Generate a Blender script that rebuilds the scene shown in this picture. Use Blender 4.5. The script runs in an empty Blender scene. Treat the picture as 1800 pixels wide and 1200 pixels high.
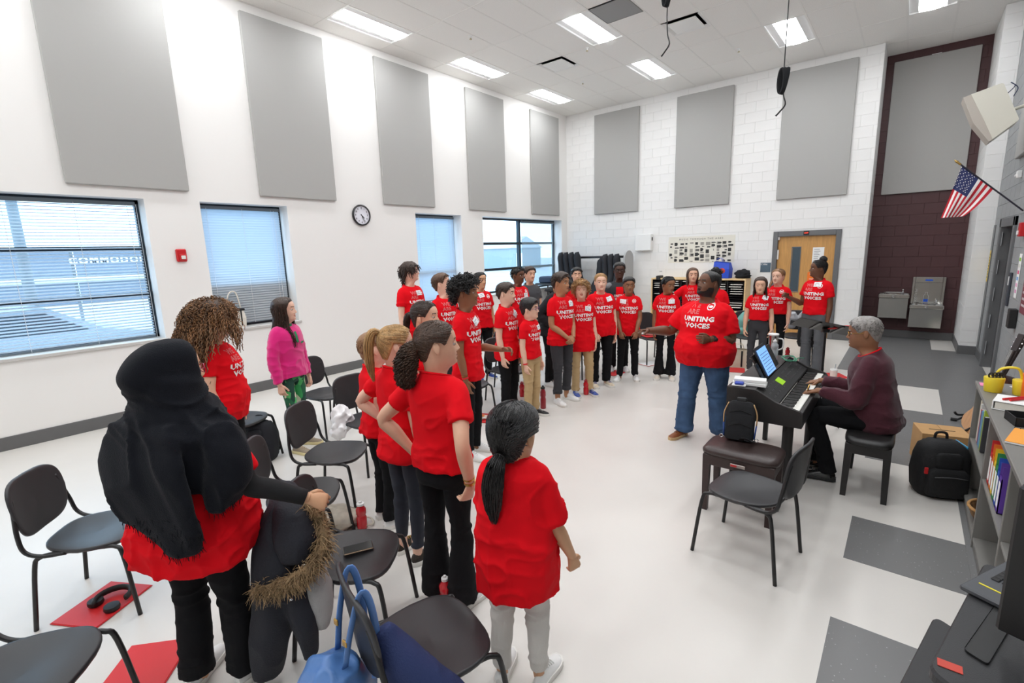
import bpy, math, random
import numpy as np
from mathutils import Vector, Matrix
from mathutils.bvhtree import BVHTree
SC = bpy.context.scene
COL = SC.collection
R = math.radians
PI = math.pi
# ---------------------------------------------------------------- camera, world, exposure
def set_camera():
    f, yaw, pitch, roll, h = 853.5565, .6846, .184, -.0303, 1.97
    fw = Vector((-math.sin(yaw)*math.cos(pitch), math.cos(yaw)*math.cos(pitch), -math.sin(pitch)))
    r = Vector((math.cos(yaw), math.sin(yaw), 0)); u = r.cross(fw)
    r2 = r*math.cos(roll) + u*math.sin(roll); u2 = u*math.cos(roll) - r*math.sin(roll)
    cd = bpy.data.cameras.new('camera'); c = bpy.data.objects.new('camera', cd); COL.objects.link(c)
    m = Matrix((r2, u2, -fw)).transposed().to_4x4(); m.translation = (0, 0, h)
    c.matrix_world = m
    cd.sensor_fit = 'HORIZONTAL'; cd.sensor_width = 36; cd.lens = f/1800*36; cd.clip_start = .05; cd.clip_end = 300
    SC.camera = c
set_camera()
SKY_STRENGTH = 1.7
LIGHT_STRENGTH = 8.6
w = bpy.data.worlds.new('overcast_sky'); SC.world = w; w.use_nodes = True
bg = w.node_tree.nodes['Background']; bg.inputs[0].default_value = (.66, .83, 1, 1); bg.inputs[1].default_value = SKY_STRENGTH
vs = SC.view_settings
vs.view_transform = 'Standard'; vs.look = 'None'; vs.gamma = 1; vs.exposure = 1.5; vs.use_curve_mapping = False
try:
    SC.cycles.max_bounces = 8; SC.cycles.diffuse_bounces = 5; SC.cycles.transparent_max_bounces = 12; SC.cycles.use_denoising = True
    SC.cycles.caustics_reflective = False; SC.cycles.caustics_refractive = False; SC.cycles.sample_clamp_indirect = 8
except Exception:
    pass
# ---------------------------------------------------------------- room dimensions (metres)
L, D, H = 7.4564, 11.6906, 5.4353       # left wall x=-L, back wall y=D, ceiling z=H
XR, YF = 1.02, -4.6                     # right wall, wall behind the photographer
XE, YA = -.69, 12.56                    # end of the back wall, depth of the maroon alcove
# ---------------------------------------------------------------- helpers
def lin(c):
    c = c/255.
    return c/12.92 if c <= .04045 else ((c+.055)/1.055)**2.4
def rgb(*c): return (lin(c[0]), lin(c[1]), lin(c[2]), 1)
MATS = {}
def M(name, col, rough=.6, metal=0., var=0., vscale=6., bump=0., bscale=60., trans=0., emit=0., stretch=None, spec=.5, island=0., sheen=0., coat=0., alpha=1.):
    """procedural principled material: colour with noise variation and fine relief"""
    if name in MATS: return MATS[name]
    m = bpy.data.materials.new(name); m.use_nodes = True; nt = m.node_tree; N = nt.nodes; K = nt.links
    p = N['Principled BSDF']; c = rgb(*col)
    p.inputs['Base Color'].default_value = c; p.inputs['Roughness'].default_value = rough; p.inputs['Metallic'].default_value = metal
    p.inputs['Specular IOR Level'].default_value = spec
    if sheen: p.inputs['Sheen Weight'].default_value = sheen; p.inputs['Sheen Roughness'].default_value = .5
    if coat: p.inputs['Coat Weight'].default_value = coat; p.inputs['Coat Roughness'].default_value = .15
    if trans: p.inputs['Transmission Weight'].default_value = trans
    if alpha < 1: p.inputs['Alpha'].default_value = alpha
    if emit: p.inputs['Emission Color'].default_value = c; p.inputs['Emission Strength'].default_value = emit
    if var or bump:
        tc = N.new('ShaderNodeTexCoord'); src = tc.outputs['Object']
        if stretch:
            mp = N.new('ShaderNodeMapping'); mp.inputs['Scale'].default_value = stretch; K.new(src, mp.inputs[0]); src = mp.outputs[0]
    if var:
        nz = N.new('ShaderNodeTexNoise'); nz.inputs['Scale'].default_value = vscale; nz.inputs['Detail'].default_value = 5; K.new(src, nz.inputs['Vector'])
        hs = N.new('ShaderNodeHueSaturation'); hs.inputs['Color'].default_value = c
        mr = N.new('ShaderNodeMapRange'); mr.inputs['From Min'].default_value = .3; mr.inputs['From Max'].default_value = .7
        mr.inputs['To Min'].default_value = 1-var; mr.inputs['To Max'].default_value = 1+var
        K.new(nz.outputs[0], mr.inputs[0]); K.new(mr.outputs[0], hs.inputs['Value'])
        out = hs.outputs[0]
        if island:
            g = N.new('ShaderNodeNewGeometry'); h2 = N.new('ShaderNodeHueSaturation'); m2 = N.new('ShaderNodeMapRange')
            m2.inputs['To Min'].default_value = 1-island; m2.inputs['To Max'].default_value = 1+island
            K.new(g.outputs['Random Per Island'], m2.inputs[0]); K.new(m2.outputs[0], h2.inputs['Value']); K.new(out, h2.inputs['Color']); out = h2.outputs[0]
        K.new(out, p.inputs['Base Color'])
    if bump:
        n2 = N.new('ShaderNodeTexNoise'); n2.inputs['Scale'].default_value = bscale; n2.inputs['Detail'].default_value = 3; K.new(src, n2.inputs['Vector'])
        b = N.new('ShaderNodeBump'); b.inputs['Strength'].default_value = bump; b.inputs['Distance'].default_value = .01
        K.new(n2.outputs[0], b.inputs['Height']); K.new(b.outputs[0], p.inputs['Normal'])
    MATS[name] = m
    return m
class MB:
    """collects shapes for ONE mesh object"""
    def __init__(s): s.v = []; s.f = []; s.mi = []; s.cur = 0
    def add(s, V, F, mi=None):
        o = len(s.v); s.v.extend(np.asarray(V, float).tolist())
        if isinstance(F, np.ndarray): s.f.extend((F+o).tolist())
        elif o == 0: s.f.extend(F)
        else: s.f.extend([tuple(i+o for i in q) for q in F])
        s.mi.extend([s.cur if mi is None else mi]*len(F)); return s
    def box(s, x0, x1, y0, y1, z0, z1, mi=None):
        V = [(x0,y0,z0),(x1,y0,z0),(x1,y1,z0),(x0,y1,z0),(x0,y0,z1),(x1,y0,z1),(x1,y1,z1),(x0,y1,z1)]
        return s.add(V, [(3,2,1,0),(4,5,6,7),(0,1,5,4),(1,2,6,5),(2,3,7,6),(3,0,4,7)], mi)
    def cbox(s, x0, x1, y0, y1, z0, z1, c=.004, mi=None):
        """box with chamfered edges"""
        c = min(c, (x1-x0)*.45, (y1-y0)*.45, (z1-z0)*.45)
        X, Y, Z = (x0,x0+c,x1-c,x1), (y0,y0+c,y1-c,y1), (z0,z0+c,z1-c,z1)
        V = []; idx = {}
        for a in (0,3):
            for b in (1,2):
                for d in (1,2):
                    for key in (((a,b,d)),((b,a,d)),((b,d,a))):
                        if key not in idx: idx[key] = len(V); V.append((X[key[0]],Y[key[1]],Z[key[2]]))
        g = lambda *k: idx[k]
        F = []
        for a in (0,3):
            q = [(a,1,1),(a,2,1),(a,2,2),(a,1,2)]; F.append([g(*k) for k in (q if a else q[::-1])])
            q = [(1,a,1),(1,a,2),(2,a,2),(2,a,1)]; F.append([g(*k) for k in (q if a else q[::-1])])
            q = [(1,1,a),(2,1,a),(2,2,a),(1,2,a)]; F.append([g(*k) for k in (q if a else q[::-1])])
        n = {0:1,3:2}
        for a in (0,3):
            for b in (0,3):
                flip = (a == 3) == (b == 3)
                q = [(a,n[b],1),(a,n[b],2),(n[a],b,2),(n[a],b,1)]; F.append([g(*k) for k in (q[::-1] if flip else q)])
                q = [(a,1,n[b]),(a,2,n[b]),(n[a],2,b),(n[a],1,b)]; F.append([g(*k) for k in (q if flip else q[::-1])])
                q = [(1,a,n[b]),(2,a,n[b]),(2,n[a],b),(1,n[a],b)]; F.append([g(*k) for k in (q[::-1] if flip else q)])
                for d in (0,3):
                    q = [(a,n[b],n[d]),(n[a],b,n[d]),(n[a],n[b],d)]
                    F.append([g(*k) for k in (q if (((a==3)+(b==3)+(d==3)) % 2) else q[::-1])])
        return s.add(V, F, mi)
    def loft(s, rings, cap0=True, cap1=True, closed=True, mi=None):
        n = len(rings[0]); V = np.concatenate([np.asarray(r, float) for r in rings]); F = []
        for i in range(len(rings)-1):
            for j in range(n if closed else n-1):
                k = (j+1) % n; F.append((i*n+j, i*n+k, (i+1)*n+k, (i+1)*n+j))
        if cap0: F.append(tuple(range(n-1,-1,-1)))
        if cap1: F.append(tuple(range((len(rings)-1)*n, len(rings)*n)))
        return s.add(V, F, mi)
    def tube(s, pts, rad, n=10, caps=True, flat=1., mi=None, up=None):
        P = np.array(pts, float); m = len(P)
        rad = np.full(m, rad, float) if np.isscalar(rad) else np.array(rad, float)
        T = np.gradient(P, axis=0); T /= np.linalg.norm(T, axis=1)[:,None]+1e-12
        u = np.array(up, float) if up is not None else (np.array((0,0,1.)) if abs(T[0][2]) < .9 else np.array((1.,0,0)))
        rings = []
        for i in range(m):
            a = u - T[i]*(u@T[i]); a /= np.linalg.norm(a)+1e-12; b = np.cross(T[i], a); u = a
            th = np.arange(n)*2*PI/n
            rings.append(P[i] + rad[i]*(np.cos(th)[:,None]*a*flat + np.sin(th)[:,None]*b))
        return s.loft(rings, caps, caps, mi=mi)
    def tubes(s, P, rad, n=4, mi=None):
        """many thin strands at once: P (count, points, 3), rad (points,) or (count, points)"""
        P = np.asarray(P, float); c, m, _ = P.shape; rad = np.broadcast_to(np.asarray(rad, float), (c, m))
        T = np.gradient(P, axis=1); T /= np.linalg.norm(T, axis=2, keepdims=True)+1e-12
        u = np.where(np.abs(T[...,2:3]) < .8, np.array((0,0,1.)), np.array((1.,0,0)))
        a = np.cross(T, u); a /= np.linalg.norm(a, axis=2, keepdims=True)+1e-12; b = np.cross(T, a); th = np.arange(n)*2*PI/n
        V = P[:,:,None]+rad[:,:,None,None]*(np.cos(th)[:,None]*a[:,:,None]+np.sin(th)[:,None]*b[:,:,None])
        I, J = np.meshgrid(np.arange(m-1), np.arange(n), indexing='ij'); q = np.stack([I*n+J, I*n+(J+1) % n, (I+1)*n+(J+1) % n, (I+1)*n+J], -1).reshape(-1, 4)
        F = (q[None]+(np.arange(c)*m*n)[:,None,None]).reshape(-1, 4)
        return s.add(V.reshape(-1, 3), F, mi)
    def lathe(s, prof, c=(0,0,0), n=20, mi=None, cap=True):
        rings = [[(c[0]+r*math.cos(2*PI*j/n), c[1]+r*math.sin(2*PI*j/n), c[2]+z) for j in range(n)] for r, z in prof]
        return s.loft(rings, cap, cap, mi=mi)
    def ell(s, c, r, n=12, m=8, mi=None, rot=None):
        V = []; 
        for i in range(m+1):
            t = PI*i/m
            for j in range(n):
                p = 2*PI*j/n; q = np.array((r[0]*math.sin(t)*math.cos(p), r[1]*math.sin(t)*math.sin(p), -r[2]*math.cos(t)))
                if rot is not None: q = rot@q
                V.append(q+np.array(c))
        F = []
        for i in range(m):
            for j in range(n):
                k = (j+1) % n; F.append((i*n+j, i*n+k, (i+1)*n+k, (i+1)*n+j))
        return s.add(V, F, mi)
    def build(s, name, mats, parent=None, smooth=False, loc=None, rz=None):
        me = bpy.data.meshes.new(name); me.from_pydata(s.v, [], s.f)
        for m in (mats if isinstance(mats, (list, tuple)) else [mats]): me.materials.append(m)
        if any(s.mi): me.polygons.foreach_set('material_index', s.mi)
        if smooth: me.polygons.foreach_set('use_smooth', [True]*len(me.polygons))
        if smooth == 'auto':
            try: me.set_sharp_from_angle(angle=R(38))
            except Exception: pass
        me.update()
        return link(name, me, parent, loc, rz)
def link(name, me, parent=None, loc=None, rz=None):
    o = bpy.data.objects.new(name, me); COL.objects.link(o)
    if parent is not None: o.parent = parent
    if loc is not None: o.location = loc
    if rz is not None: o.rotation_euler = (0,0,rz)
    return o
def tag(o, label=None, cat=None, group=None, kind=None):
    if label: o['label'] = label
    if cat: o['category'] = cat
    if group: o['group'] = group
    if kind: o['kind'] = kind
    return o
def thing(name, label, cat, loc=(0,0,0), rz=0, group=None):
    o = bpy.data.objects.new(name, None); COL.objects.link(o); o.location = loc; o.rotation_euler = (0,0,rz); o.empty_display_size = .1
    return tag(o, label, cat, group)
def copy_tree(o, parent=None):
    c = o.copy(); COL.objects.link(c); c.parent = parent
    for ch in list(o.children): copy_tree(ch, c)
    return c
def struct(name, mb, mat, parent=None, label=None, smooth=False):
    o = mb.build(name, mat, parent, smooth)
    if parent is None: tag(o, label, None, None, 'structure')
    return o
def sstep(a, b, x): t = np.clip((x-a)/(b-a), 0, 1); return t*t*(3-2*t)
def cr(pts, n):
    """catmull-rom through points, n samples per span"""
    P = [np.array(p, float) for p in pts]; P = [2*P[0]-P[1]] + P + [2*P[-1]-P[-2]]; out = []
    for i in range(1, len(P)-2):
        for k in range(n):
            t = k/n; a, b, c, d = P[i-1:i+3]
            out.append(.5*((2*b)+(c-a)*t+(2*a-5*b+4*c-d)*t*t+(3*b-a-3*c+d)*t**3))
    out.append(P[-2]); return np.array(out)
_g = np.random.default_rng(7).random((32,32,32))
def vnoise(P, sc=1., off=0.):
    """smooth value noise in -1..1, vectorised"""
    Q = np.asarray(P, float)*sc + off; I = np.floor(Q).astype(int); Fr = Q-I; Fr = Fr*Fr*(3-2*Fr); r = 0
    for a in (0,1):
        for b in (0,1):
            for c in (0,1):
                wgt = (Fr[:,0] if a else 1-Fr[:,0])*(Fr[:,1] if b else 1-Fr[:,1])*(Fr[:,2] if c else 1-Fr[:,2])
                r = r + wgt*_g[(I[:,0]+a) % 32, (I[:,1]+b) % 32, (I[:,2]+c) % 32]
    return r*2-1
def text_mesh(body, size=1., bold=0., outline=0., spacing=1., res=2, ext=0., align='CENTER', sx=1.):
    cu = bpy.data.curves.new('t', 'FONT'); cu.body = body; cu.size = size; cu.align_x = align; cu.space_character = spacing
    cu.resolution_u = res; cu.offset = bold; cu.extrude = ext
    if outline: cu.fill_mode = 'NONE'; cu.bevel_depth = outline; cu.bevel_resolution = 0
    o = bpy.data.objects.new('t', cu); COL.objects.link(o); dg = bpy.context.evaluated_depsgraph_get()
    me = bpy.data.meshes.new_from_object(o.evaluated_get(dg)); bpy.data.objects.remove(o)
    V = [(v.co.x*sx, v.co.y, v.co.z) for v in me.vertices]; F = [tuple(p.vertices) for p in me.polygons]
    bpy.data.meshes.remove(me); return V, F
def text_obj(name, body, mat, parent, origin, ux, uy, size, off=.002, bold=0., align='CENTER', spacing=1., sx=1.):
    """flat lettering as a thin mesh: origin, writing direction ux, up direction uy"""
    V, F = text_mesh(body, size, bold, align=align, spacing=spacing, sx=sx)
    ux = np.array(ux, float); uy = np.array(uy, float); n = np.cross(ux, uy); o = np.array(origin, float)
    return MB().add([o+ux*v[0]+uy*v[1]+n*off for v in V], F).build(name, mat, parent)
# ---------------------------------------------------------------- materials of the room
WHITE = M('wall_paint_white', (236,234,231), .65, bump=.05, bscale=300)
WBLOCK = M('block_paint_white', (234,233,231), .55, bump=.12, bscale=160, var=.015, vscale=3)
MBLOCK = M('block_paint_maroon', (74,42,44), .5, bump=.15, bscale=160, var=.06, vscale=5)
GBLOCK = M('block_paint_grey', (150,152,153), .55, bump=.12, bscale=160, var=.03, vscale=4)
FLOORM = M('vinyl_floor_light', (214,210,204), .33, var=.03, vscale=1.2, bump=.02, bscale=20)
CTILE = M('ceiling_tile_white', (241,239,235), .9, var=.05, vscale=90, bump=.25, bscale=220)
TBAR = M('ceiling_grid_white', (236,234,230), .5)
BASEM = M('vinyl_base_grey', (98,98,98), .5, var=.03)
FABRIC = M('acoustic_fabric_grey', (172,171,168), .95, var=.03, vscale=300, bump=.25, bscale=500)
FABEDGE = M('acoustic_fabric_edge', (176,175,171), .95)
DARKMET = M('window_frame_dark', (44,54,62), .4, metal=.3)
FRAMEG = M('door_frame_grey', (104,105,106), .45)
WOODD = M('door_veneer_oak', (196,146,84), .42, var=.12, vscale=7, stretch=(9,9,.6))
def grey_speck():
    m = M('vinyl_tile_grey_speckled', (118,118,118), .38); nt = m.node_tree; N = nt.nodes; K = nt.links
    tc = N.new('ShaderNodeTexCoord'); vo = N.new('ShaderNodeTexVoronoi'); vo.inputs['Scale'].default_value = 55; K.new(tc.outputs['Object'], vo.inputs['Vector'])
    rp = N.new('ShaderNodeValToRGB'); rp.color_ramp.elements[0].position = .10; rp.color_ramp.elements[0].color = rgb(172,172,172); rp.color_ramp.elements[1].position = .17; rp.color_ramp.elements[1].color = rgb(112,112,112)
    K.new(vo.outputs['Distance'], rp.inputs[0])
    gt = N.new('ShaderNodeMath'); gt.operation = 'GREATER_THAN'; gt.inputs[1].default_value = .72
    sp = N.new('ShaderNodeSeparateColor'); K.new(vo.outputs['Color'], sp.inputs[0]); K.new(sp.outputs[0], gt.inputs[0])
    mx = N.new('ShaderNodeMix'); mx.data_type = 'RGBA'; mx.inputs[6].default_value = rgb(112,112,112); K.new(rp.outputs[0], mx.inputs[7]); K.new(gt.outputs[0], mx.inputs[0])
    K.new(mx.outputs[2], N['Principled BSDF'].inputs['Base Color']); return m
GTILE = grey_speck()
# ---------------------------------------------------------------- floor with inlaid grey tiles
fl = struct('floor', MB().box(-L-.4, XR+.3, YF-.3, YA+.3, -.2, 0), FLOORM, label='light grey vinyl floor with darker grey inlaid tiles along the right wall')
def gtile(x0, x1, y0, y1):
    MB().cbox(x0+.0002, x1-.0002, y0+.0002, y1-.0002, -.01, .002, .0008).build('floor_tile', GTILE, fl)
xs = -.155
for (y0, y1) in ((2.2,2.81),(3.44,4.05),(1.0,1.6)): gtile(xs, .452, y0, y1)
for y0 in (5.29, 5.9, 6.51): gtile(xs, .452, y0, y0+.61)
for i in range(18): gtile(.452, XR, .4+.61*i, 1.01+.61*i)
gtile(xs, .452, 8.33, 8.94)
for j in range(6):
    y0 = 8.94+.61*j; y1 = min(y0+.61, YA)
    for (x0, x1) in ((-.735,xs),(xs,.452)): gtile(x0, x1, y0, y1)
# ---------------------------------------------------------------- walls
def wall_with_holes(name, holes, label):
    """left wall: y spans YF..D, holes (y0,y1,z0,z1)"""
    mb = MB(); t = .32
    ys = sorted({YF-.2, D+.2, *[h[0] for h in holes], *[h[1] for h in holes]}); zs = sorted({0., H+.1, *[h[2] for h in holes], *[h[3] for h in holes]})
    for a in range(len(ys)-1):
        for b in range(len(zs)-1):
            ym, zm = (ys[a]+ys[a+1])/2, (zs[b]+zs[b+1])/2
            if any(h[0] < ym < h[1] and h[2] < zm < h[3] for h in holes): continue
            mb.box(-L-t, -L, ys[a], ys[a+1], zs[b], zs[b+1])
    return struct(name, mb, WHITE, label=label)
ZS, ZT = .99, 2.745
WINS = [(-1.2,2.0,ZS,ZT),(2.62,3.81,ZS,ZT),(6.32,7.56,ZS,ZT),(8.23,11.42,ZS,ZT)]
wall_with_holes('wall_left', WINS, 'white plastered window wall on the left with grey panels')
_bm = {}
def block_mesh(w, h, mat):
    k = (round(w,3), round(h,3), mat.name)
    if k not in _bm:
        c = .0022; d = .0055; g = .0010; a, b = w/2-g, h/2-g
        V = [(-a,d,-b),(a,d,-b),(a,d,b),(-a,d,b),(-a+c,0,-b+c),(a-c,0,-b+c),(a-c,0,b-c),(-a+c,0,b-c)]
        F = [(4,5,6,7),(0,1,5,4),(1,2,6,5),(2,3,7,6),(3,0,4,7)]
        me = bpy.data.meshes.new('block'); me.from_pydata(V, [], F); me.materials.append(mat); _bm[k] = me
    return _bm[k]
def block_field(parent, o, ux, width, height, mat, keep=lambda u, z: True, single=lambda u, z: True, name='block', phase=0.):
    """courses of blocks; o = lower corner on the wall face, ux = direction along it (face looks to the right-hand side of ux)"""
    BW, BH = .4064, .2032; ux = Vector(ux); rz = math.atan2(ux.y, ux.x); n = 0; rest = MB()
    for r in range(int(math.ceil(height/BH))):
        z0 = r*BH; z1 = min(z0+BH, height); u = -(BW/2 if r % 2 else 0.) - phase
        while u < width-1e-3:
            a, b = max(u, 0), min(u+BW, width); u += BW
            if b-a < .02 or z1-z0 < .02: continue
            uc, zc = (a+b)/2, (z0+z1)/2
            if not keep(uc, zc): continue
            me = block_mesh(b-a, z1-z0, mat); p = Vector(o)+ux*uc+Vector((0,0,zc))
            if n < 300 and single(uc, zc):
                link(name, me, parent, p, rz); n += 1
            else:
                c, s = math.cos(rz), math.sin(rz)
                rest.add([(p.x+v.co.x*c-v.co.y*s, p.y+v.co.x*s+v.co.y*c, p.z+v.co.z) for v in me.vertices], [tuple(q.vertices) for q in me.polygons])
    if rest.v: rest.build(name+'_courses', mat, parent)['kind'] = 'stuff'
DX0, DX1, DZ = -2.264, -1.117, 2.175
wb = struct('wall_back', MB().box(-L, DX0, D+.001, D+.2, 0, H).box(DX1, XE-.005, D+.001, D+.2, 0, H).box(DX0, DX1, D+.001, D+.2, DZ, H).box(XE-.2, XE-.005, D+.2, YA+.2, 0, H), WBLOCK, label='white painted block wall at the back with the wooden door')
def not_hidden(u, z):
    x = -L+u
    return z > .9 and not (z > 2.95 and any(a+.1 < x < a+1.12 for a in (-6.6,-4.46,-2.3)))
block_field(wb, (-L, D-.004, 0), (1,0,0), L+XE, H, WBLOCK, keep=lambda u, z: not (DX0-.0 < -L+u < DX1+.0 and z < DZ), single=not_hidden)
block_field(wb, (XE, D, 0), (0,1,0), YA-D, H, WBLOCK, name='return_block')
wa = struct('wall_alcove', MB().box(XE-.1, .86, YA+.001, YA+.2, 0, H), MBLOCK, label='maroon painted block wall of the recessed alcove')
block_field(wa, (XE, YA-.004, 0), (1,0,0), .79-XE, H, MBLOCK)
YP = 11.19
wp = struct('wall_pier', MB().box(.79+.005, XR+.25, YP+.001, YA+.2, 0, H), WBLOCK, label='white block pier right of the maroon alcove')
block_field(wp, (.79, YP-.004, 0), (1,0,0), XR-.79, H, WBLOCK)
block_field(wp, (.79, YA, 0), (0,-1,0), YA-YP, H, WBLOCK, name='return_block')
DRY0, DRY1 = 9.0, 10.25
wr = struct('wall_right', MB().box(XR+.005, XR+.25, YF, DRY0, 0, H).box(XR+.005, XR+.25, DRY1, YP+.1, 0, H).box(XR+.005, XR+.25, DRY0, DRY1, 2.16, H), GBLOCK, label='grey block wall on the right with a dark doorway')
block_field(wr, (XR, YP, 0), (0,-1,0), YP-3.6, H, GBLOCK, keep=lambda u, z: not (DRY0 < YP-u < DRY1 and z < 2.16), single=lambda u, z: z < 3.4)
struct('wall_front', MB().box(-L-.3, XR+.3, YF-.2, YF, 0, H), WHITE, label='white wall behind the camera')
# ---------------------------------------------------------------- baseboards
def base(name, mb, label): return struct(name, mb, BASEM, label=label)
base('baseboard_left', MB().cbox(-L, -L+.012, YF, D, 0, .15, .004), 'dark grey vinyl base along the window wall')
base('baseboard_back', MB().cbox(-L, DX0-.02, D-.016, D, 0, .15, .004).cbox(DX1+.02, XE, D-.016, D, 0, .15, .004), 'dark grey vinyl base along the white block wall')
base('baseboard_alcove', MB().cbox(XE, .79, YA-.02, YA, 0, .15, .004).cbox(XE, XE+.014, D, YA, 0, .15, .004), 'dark grey vinyl base in the maroon alcove')
base('baseboard_pier', MB().cbox(.776, XR, YP-.018, YP, 0, .15, .004).cbox(.776, .79, YP, YA, 0, .15, .004), 'dark grey vinyl base around the white pier')
base('baseboard_right', MB().cbox(XR-.014, XR, 3., DRY0-.06, 0, .15, .004).cbox(XR-.014, XR, DRY1+.06, YP, 0, .15, .004), 'dark grey vinyl base along the grey wall')
# ---------------------------------------------------------------- ceiling: tiles, grid, troffers, vents
ce = struct('ceiling', MB().box(-L-.3, XR+.3, YF-.3, YA+.3, H+.03, H+.15), CTILE, label='suspended ceiling of white tiles')
GX, GY = -6.4822, D-1.0792
kx = [GX+.6096*k for k in range(-1, 13)]; kx = [-L]+[x for x in kx if -L+.05 < x < XR-.05]+[XR]
ky = [GY+1.2192]+[GY-1.2192*j for j in range(0, 14)]; ky = sorted([y for y in ky if y < YA]+[YA, YF]); ky = [y for y in ky if y >= YF]
LIGHTS = []
for col in (-1, 3, 7, 10):
    for row in range(0, 12, 2): LIGHTS.append((GX+.6096*col, GX+.6096*(col+1), GY-1.2192*(row+1), GY-1.2192*row))  # the last row is unseen, added behind the camera for frontal fill
VENTS = [(GX+.6096, GX+1.2192, GY-1.2192*2, GY-1.2192*1.5), (GX+.6096*5, GX+.6096*6, GY-1.2192*2, GY-1.2192*1.5)]
GPAN = (GX+.6096*4, GX+.6096*5, GY-1.2192*3, GY-1.2192*2.5)
def occupied(x, y, lst): return any(a < x < b and c < y < d for a, b, c, d in lst)
_tm = {}
for i in range(len(kx)-1):
    for j in range(len(ky)-1):
        for half in (0, 1):
            y0, y1 = ky[j], ky[j+1]; x0, x1 = kx[i], kx[i+1]; ym = (y0+y1)/2
            split = any(occupied((x0+x1)/2, q, VENTS+[GPAN]) for q in ((y0+ym)/2, (ym+y1)/2))
            if split: y0, y1 = (y0, ym) if half == 0 else (ym, y1)
            elif half: continue
            if occupied((x0+x1)/2, (y0+y1)/2, LIGHTS+VENTS+[GPAN]): continue
            k = (round(x1-x0,3), round(y1-y0,3))
            if k not in _tm:
                a, b = k[0]/2-.011, k[1]/2-.011
                me = bpy.data.meshes.new('ceiling_tile'); me.from_pydata([(-a,-b,0),(a,-b,0),(a,b,0),(-a,b,0),(-a,-b,.02),(a,-b,.02),(a,b,.02),(-a,b,.02)], [], [(3,2,1,0),(0,1,5,4),(1,2,6,5),(2,3,7,6),(3,0,4,7)]); me.materials.append(CTILE); _tm[k] = me
            link('ceiling_tile', _tm[k], ce, ((x0+x1)/2, (y0+y1)/2, H+.004))
g = MB()
for x in kx[1:-1]: g.box(x-.012, x+.012, YF, YA, H, H+.03)
for y in ky[1:-1]: g.box(-L, XR, y-.012, y+.012, H+.0005, H+.03)
for v in VENTS+[GPAN]: g.box(v[0], v[1], v[3]-.012, v[3]+.012, H+.0005, H+.03); g.box(v[0], v[1], v[2]-.012, v[2]+.012, H+.0005, H+.03)
g.box(-L, -L+.025, YF, D, H-.001, H+.03).box(-L, XE, D-.025, D, H-.001, H+.03).box(XE, .79, YA-.025, YA, H-.001, H+.03)
g.build('ceiling_grid', TBAR, ce)
TROF = M('troffer_enamel', (238,238,236), .35)
LAMP = M('troffer_diffuser_lit', (249,252,255), .5, emit=LIGHT_STRENGTH)
WINGL = M('troffer_wing_white', (246,246,246), .3)
LW = {(-1,0):'ceiling light nearest the far left corner of the room', (-1,2):'middle ceiling light of the row along the windows', (-1,4):'ceiling light along the windows closest to the camera'}
names = {0:'leftmost row along the window wall', 1:'second row from the windows', 2:'third row from the windows', 3:'row nearest the maroon alcove'}
depth = {0:'farthest from the camera', 1:'second from the back wall', 2:'third from the back wall', 3:'fourth from the back wall', 4:'nearest above the camera', 5:'added behind the camera for frontal light'}
trof0 = None
for n, (x0, x1, y0, y1) in enumerate(LIGHTS):
    lab = 'lit rectangular ceiling light, %s, %s' % (names[n//6], depth[n % 6])
    if trof0 is None:
        t = trof0 = thing('ceiling_light', lab, 'ceiling light', group='ceiling lights')
        a, b = .292, .597
        MB().box(-a,-a+.012,-b,b,0,.06).box(a-.012,a,-b,b,0,.06).box(-a,a,-b,-b+.012,0,.06).box(-a,a,b-.012,b,0,.06).build('frame', TROF, t)
        for s in (-1, 1):
            rings = [[(s*(.165+.12*k/6), yy, .03*(1-(k/6)**2)*0+.022*math.sin(PI*k/6*.5)+.004) for k in range(7)] for yy in (-b+.01, b-.01)]
            MB().loft(rings, False, False, closed=False).build('wing_reflector', WINGL, t, smooth=True)
        rings = [[(.17*math.cos(q), yy, .03-.052*math.sin(q)) for q in np.linspace(0, PI, 11)] for yy in np.linspace(-b+.05, b-.05, 3)]
        MB().loft(rings, True, True, closed=False).build('diffuser', LAMP, t, smooth=True)
        MB().box(-a,a,-b,b,.055,.06).build('housing', TROF, t)
    else: t = copy_tree(trof0); t['label'] = lab
    t.location = ((x0+x1)/2, (y0+y1)/2, H+.001)
VBLK = M('vent_slot_dark', (20,20,20), .8)
for n, (x0, x1, y0, y1) in enumerate(VENTS):
    t = thing('ceiling_vent', ['square white ceiling air vent nearer the windows', 'square white ceiling air vent near the hanging microphone'][n], 'vent', ((x0+x1)/2, (y0+y1)/2, H), group='ceiling vents')
    MB().box(-.29,.29,-.29,.29,.03,.035).build('duct', VBLK, t)
    r0 = [(-.293,-.293,0),(.293,-.293,0),(.293,.293,0),(-.293,.293,0)]; r1 = [(-.25,-.25,.028),(.25,-.25,.028),(.25,.25,.028),(-.25,.25,.028)]
    MB().loft([r0, r1], False, False).build('flared_frame', TROF, t)
    MB().cbox(-.225,.225,-.225,.225,-.012,.006,.006).build('centre_plate', TROF, t)
gp = thing('grey_ceiling_panel', 'square grey panel set in the ceiling beside a light', 'ceiling panel', ((GPAN[0]+GPAN[1])/2, (GPAN[2]+GPAN[3])/2, H))
MB().cbox(-.292,.292,-.292,.292,-.004,.02,.004).build('plate', M('grey_ceiling_plate', (150,150,149), .6, bump=.1, bscale=200), gp)
MB().box(-.297,.297,-.297,-.29,-.006,.02).box(-.297,.297,.29,.297,-.006,.02).box(-.297,-.29,-.297,.297,-.006,.02).box(.29,.297,-.297,.297,-.006,.02).build('rim', M('grey_plate_rim', (120,120,120), .5), gp)
SPR = M('sprinkler_brass', (190,180,150), .35, metal=.6)
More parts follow.
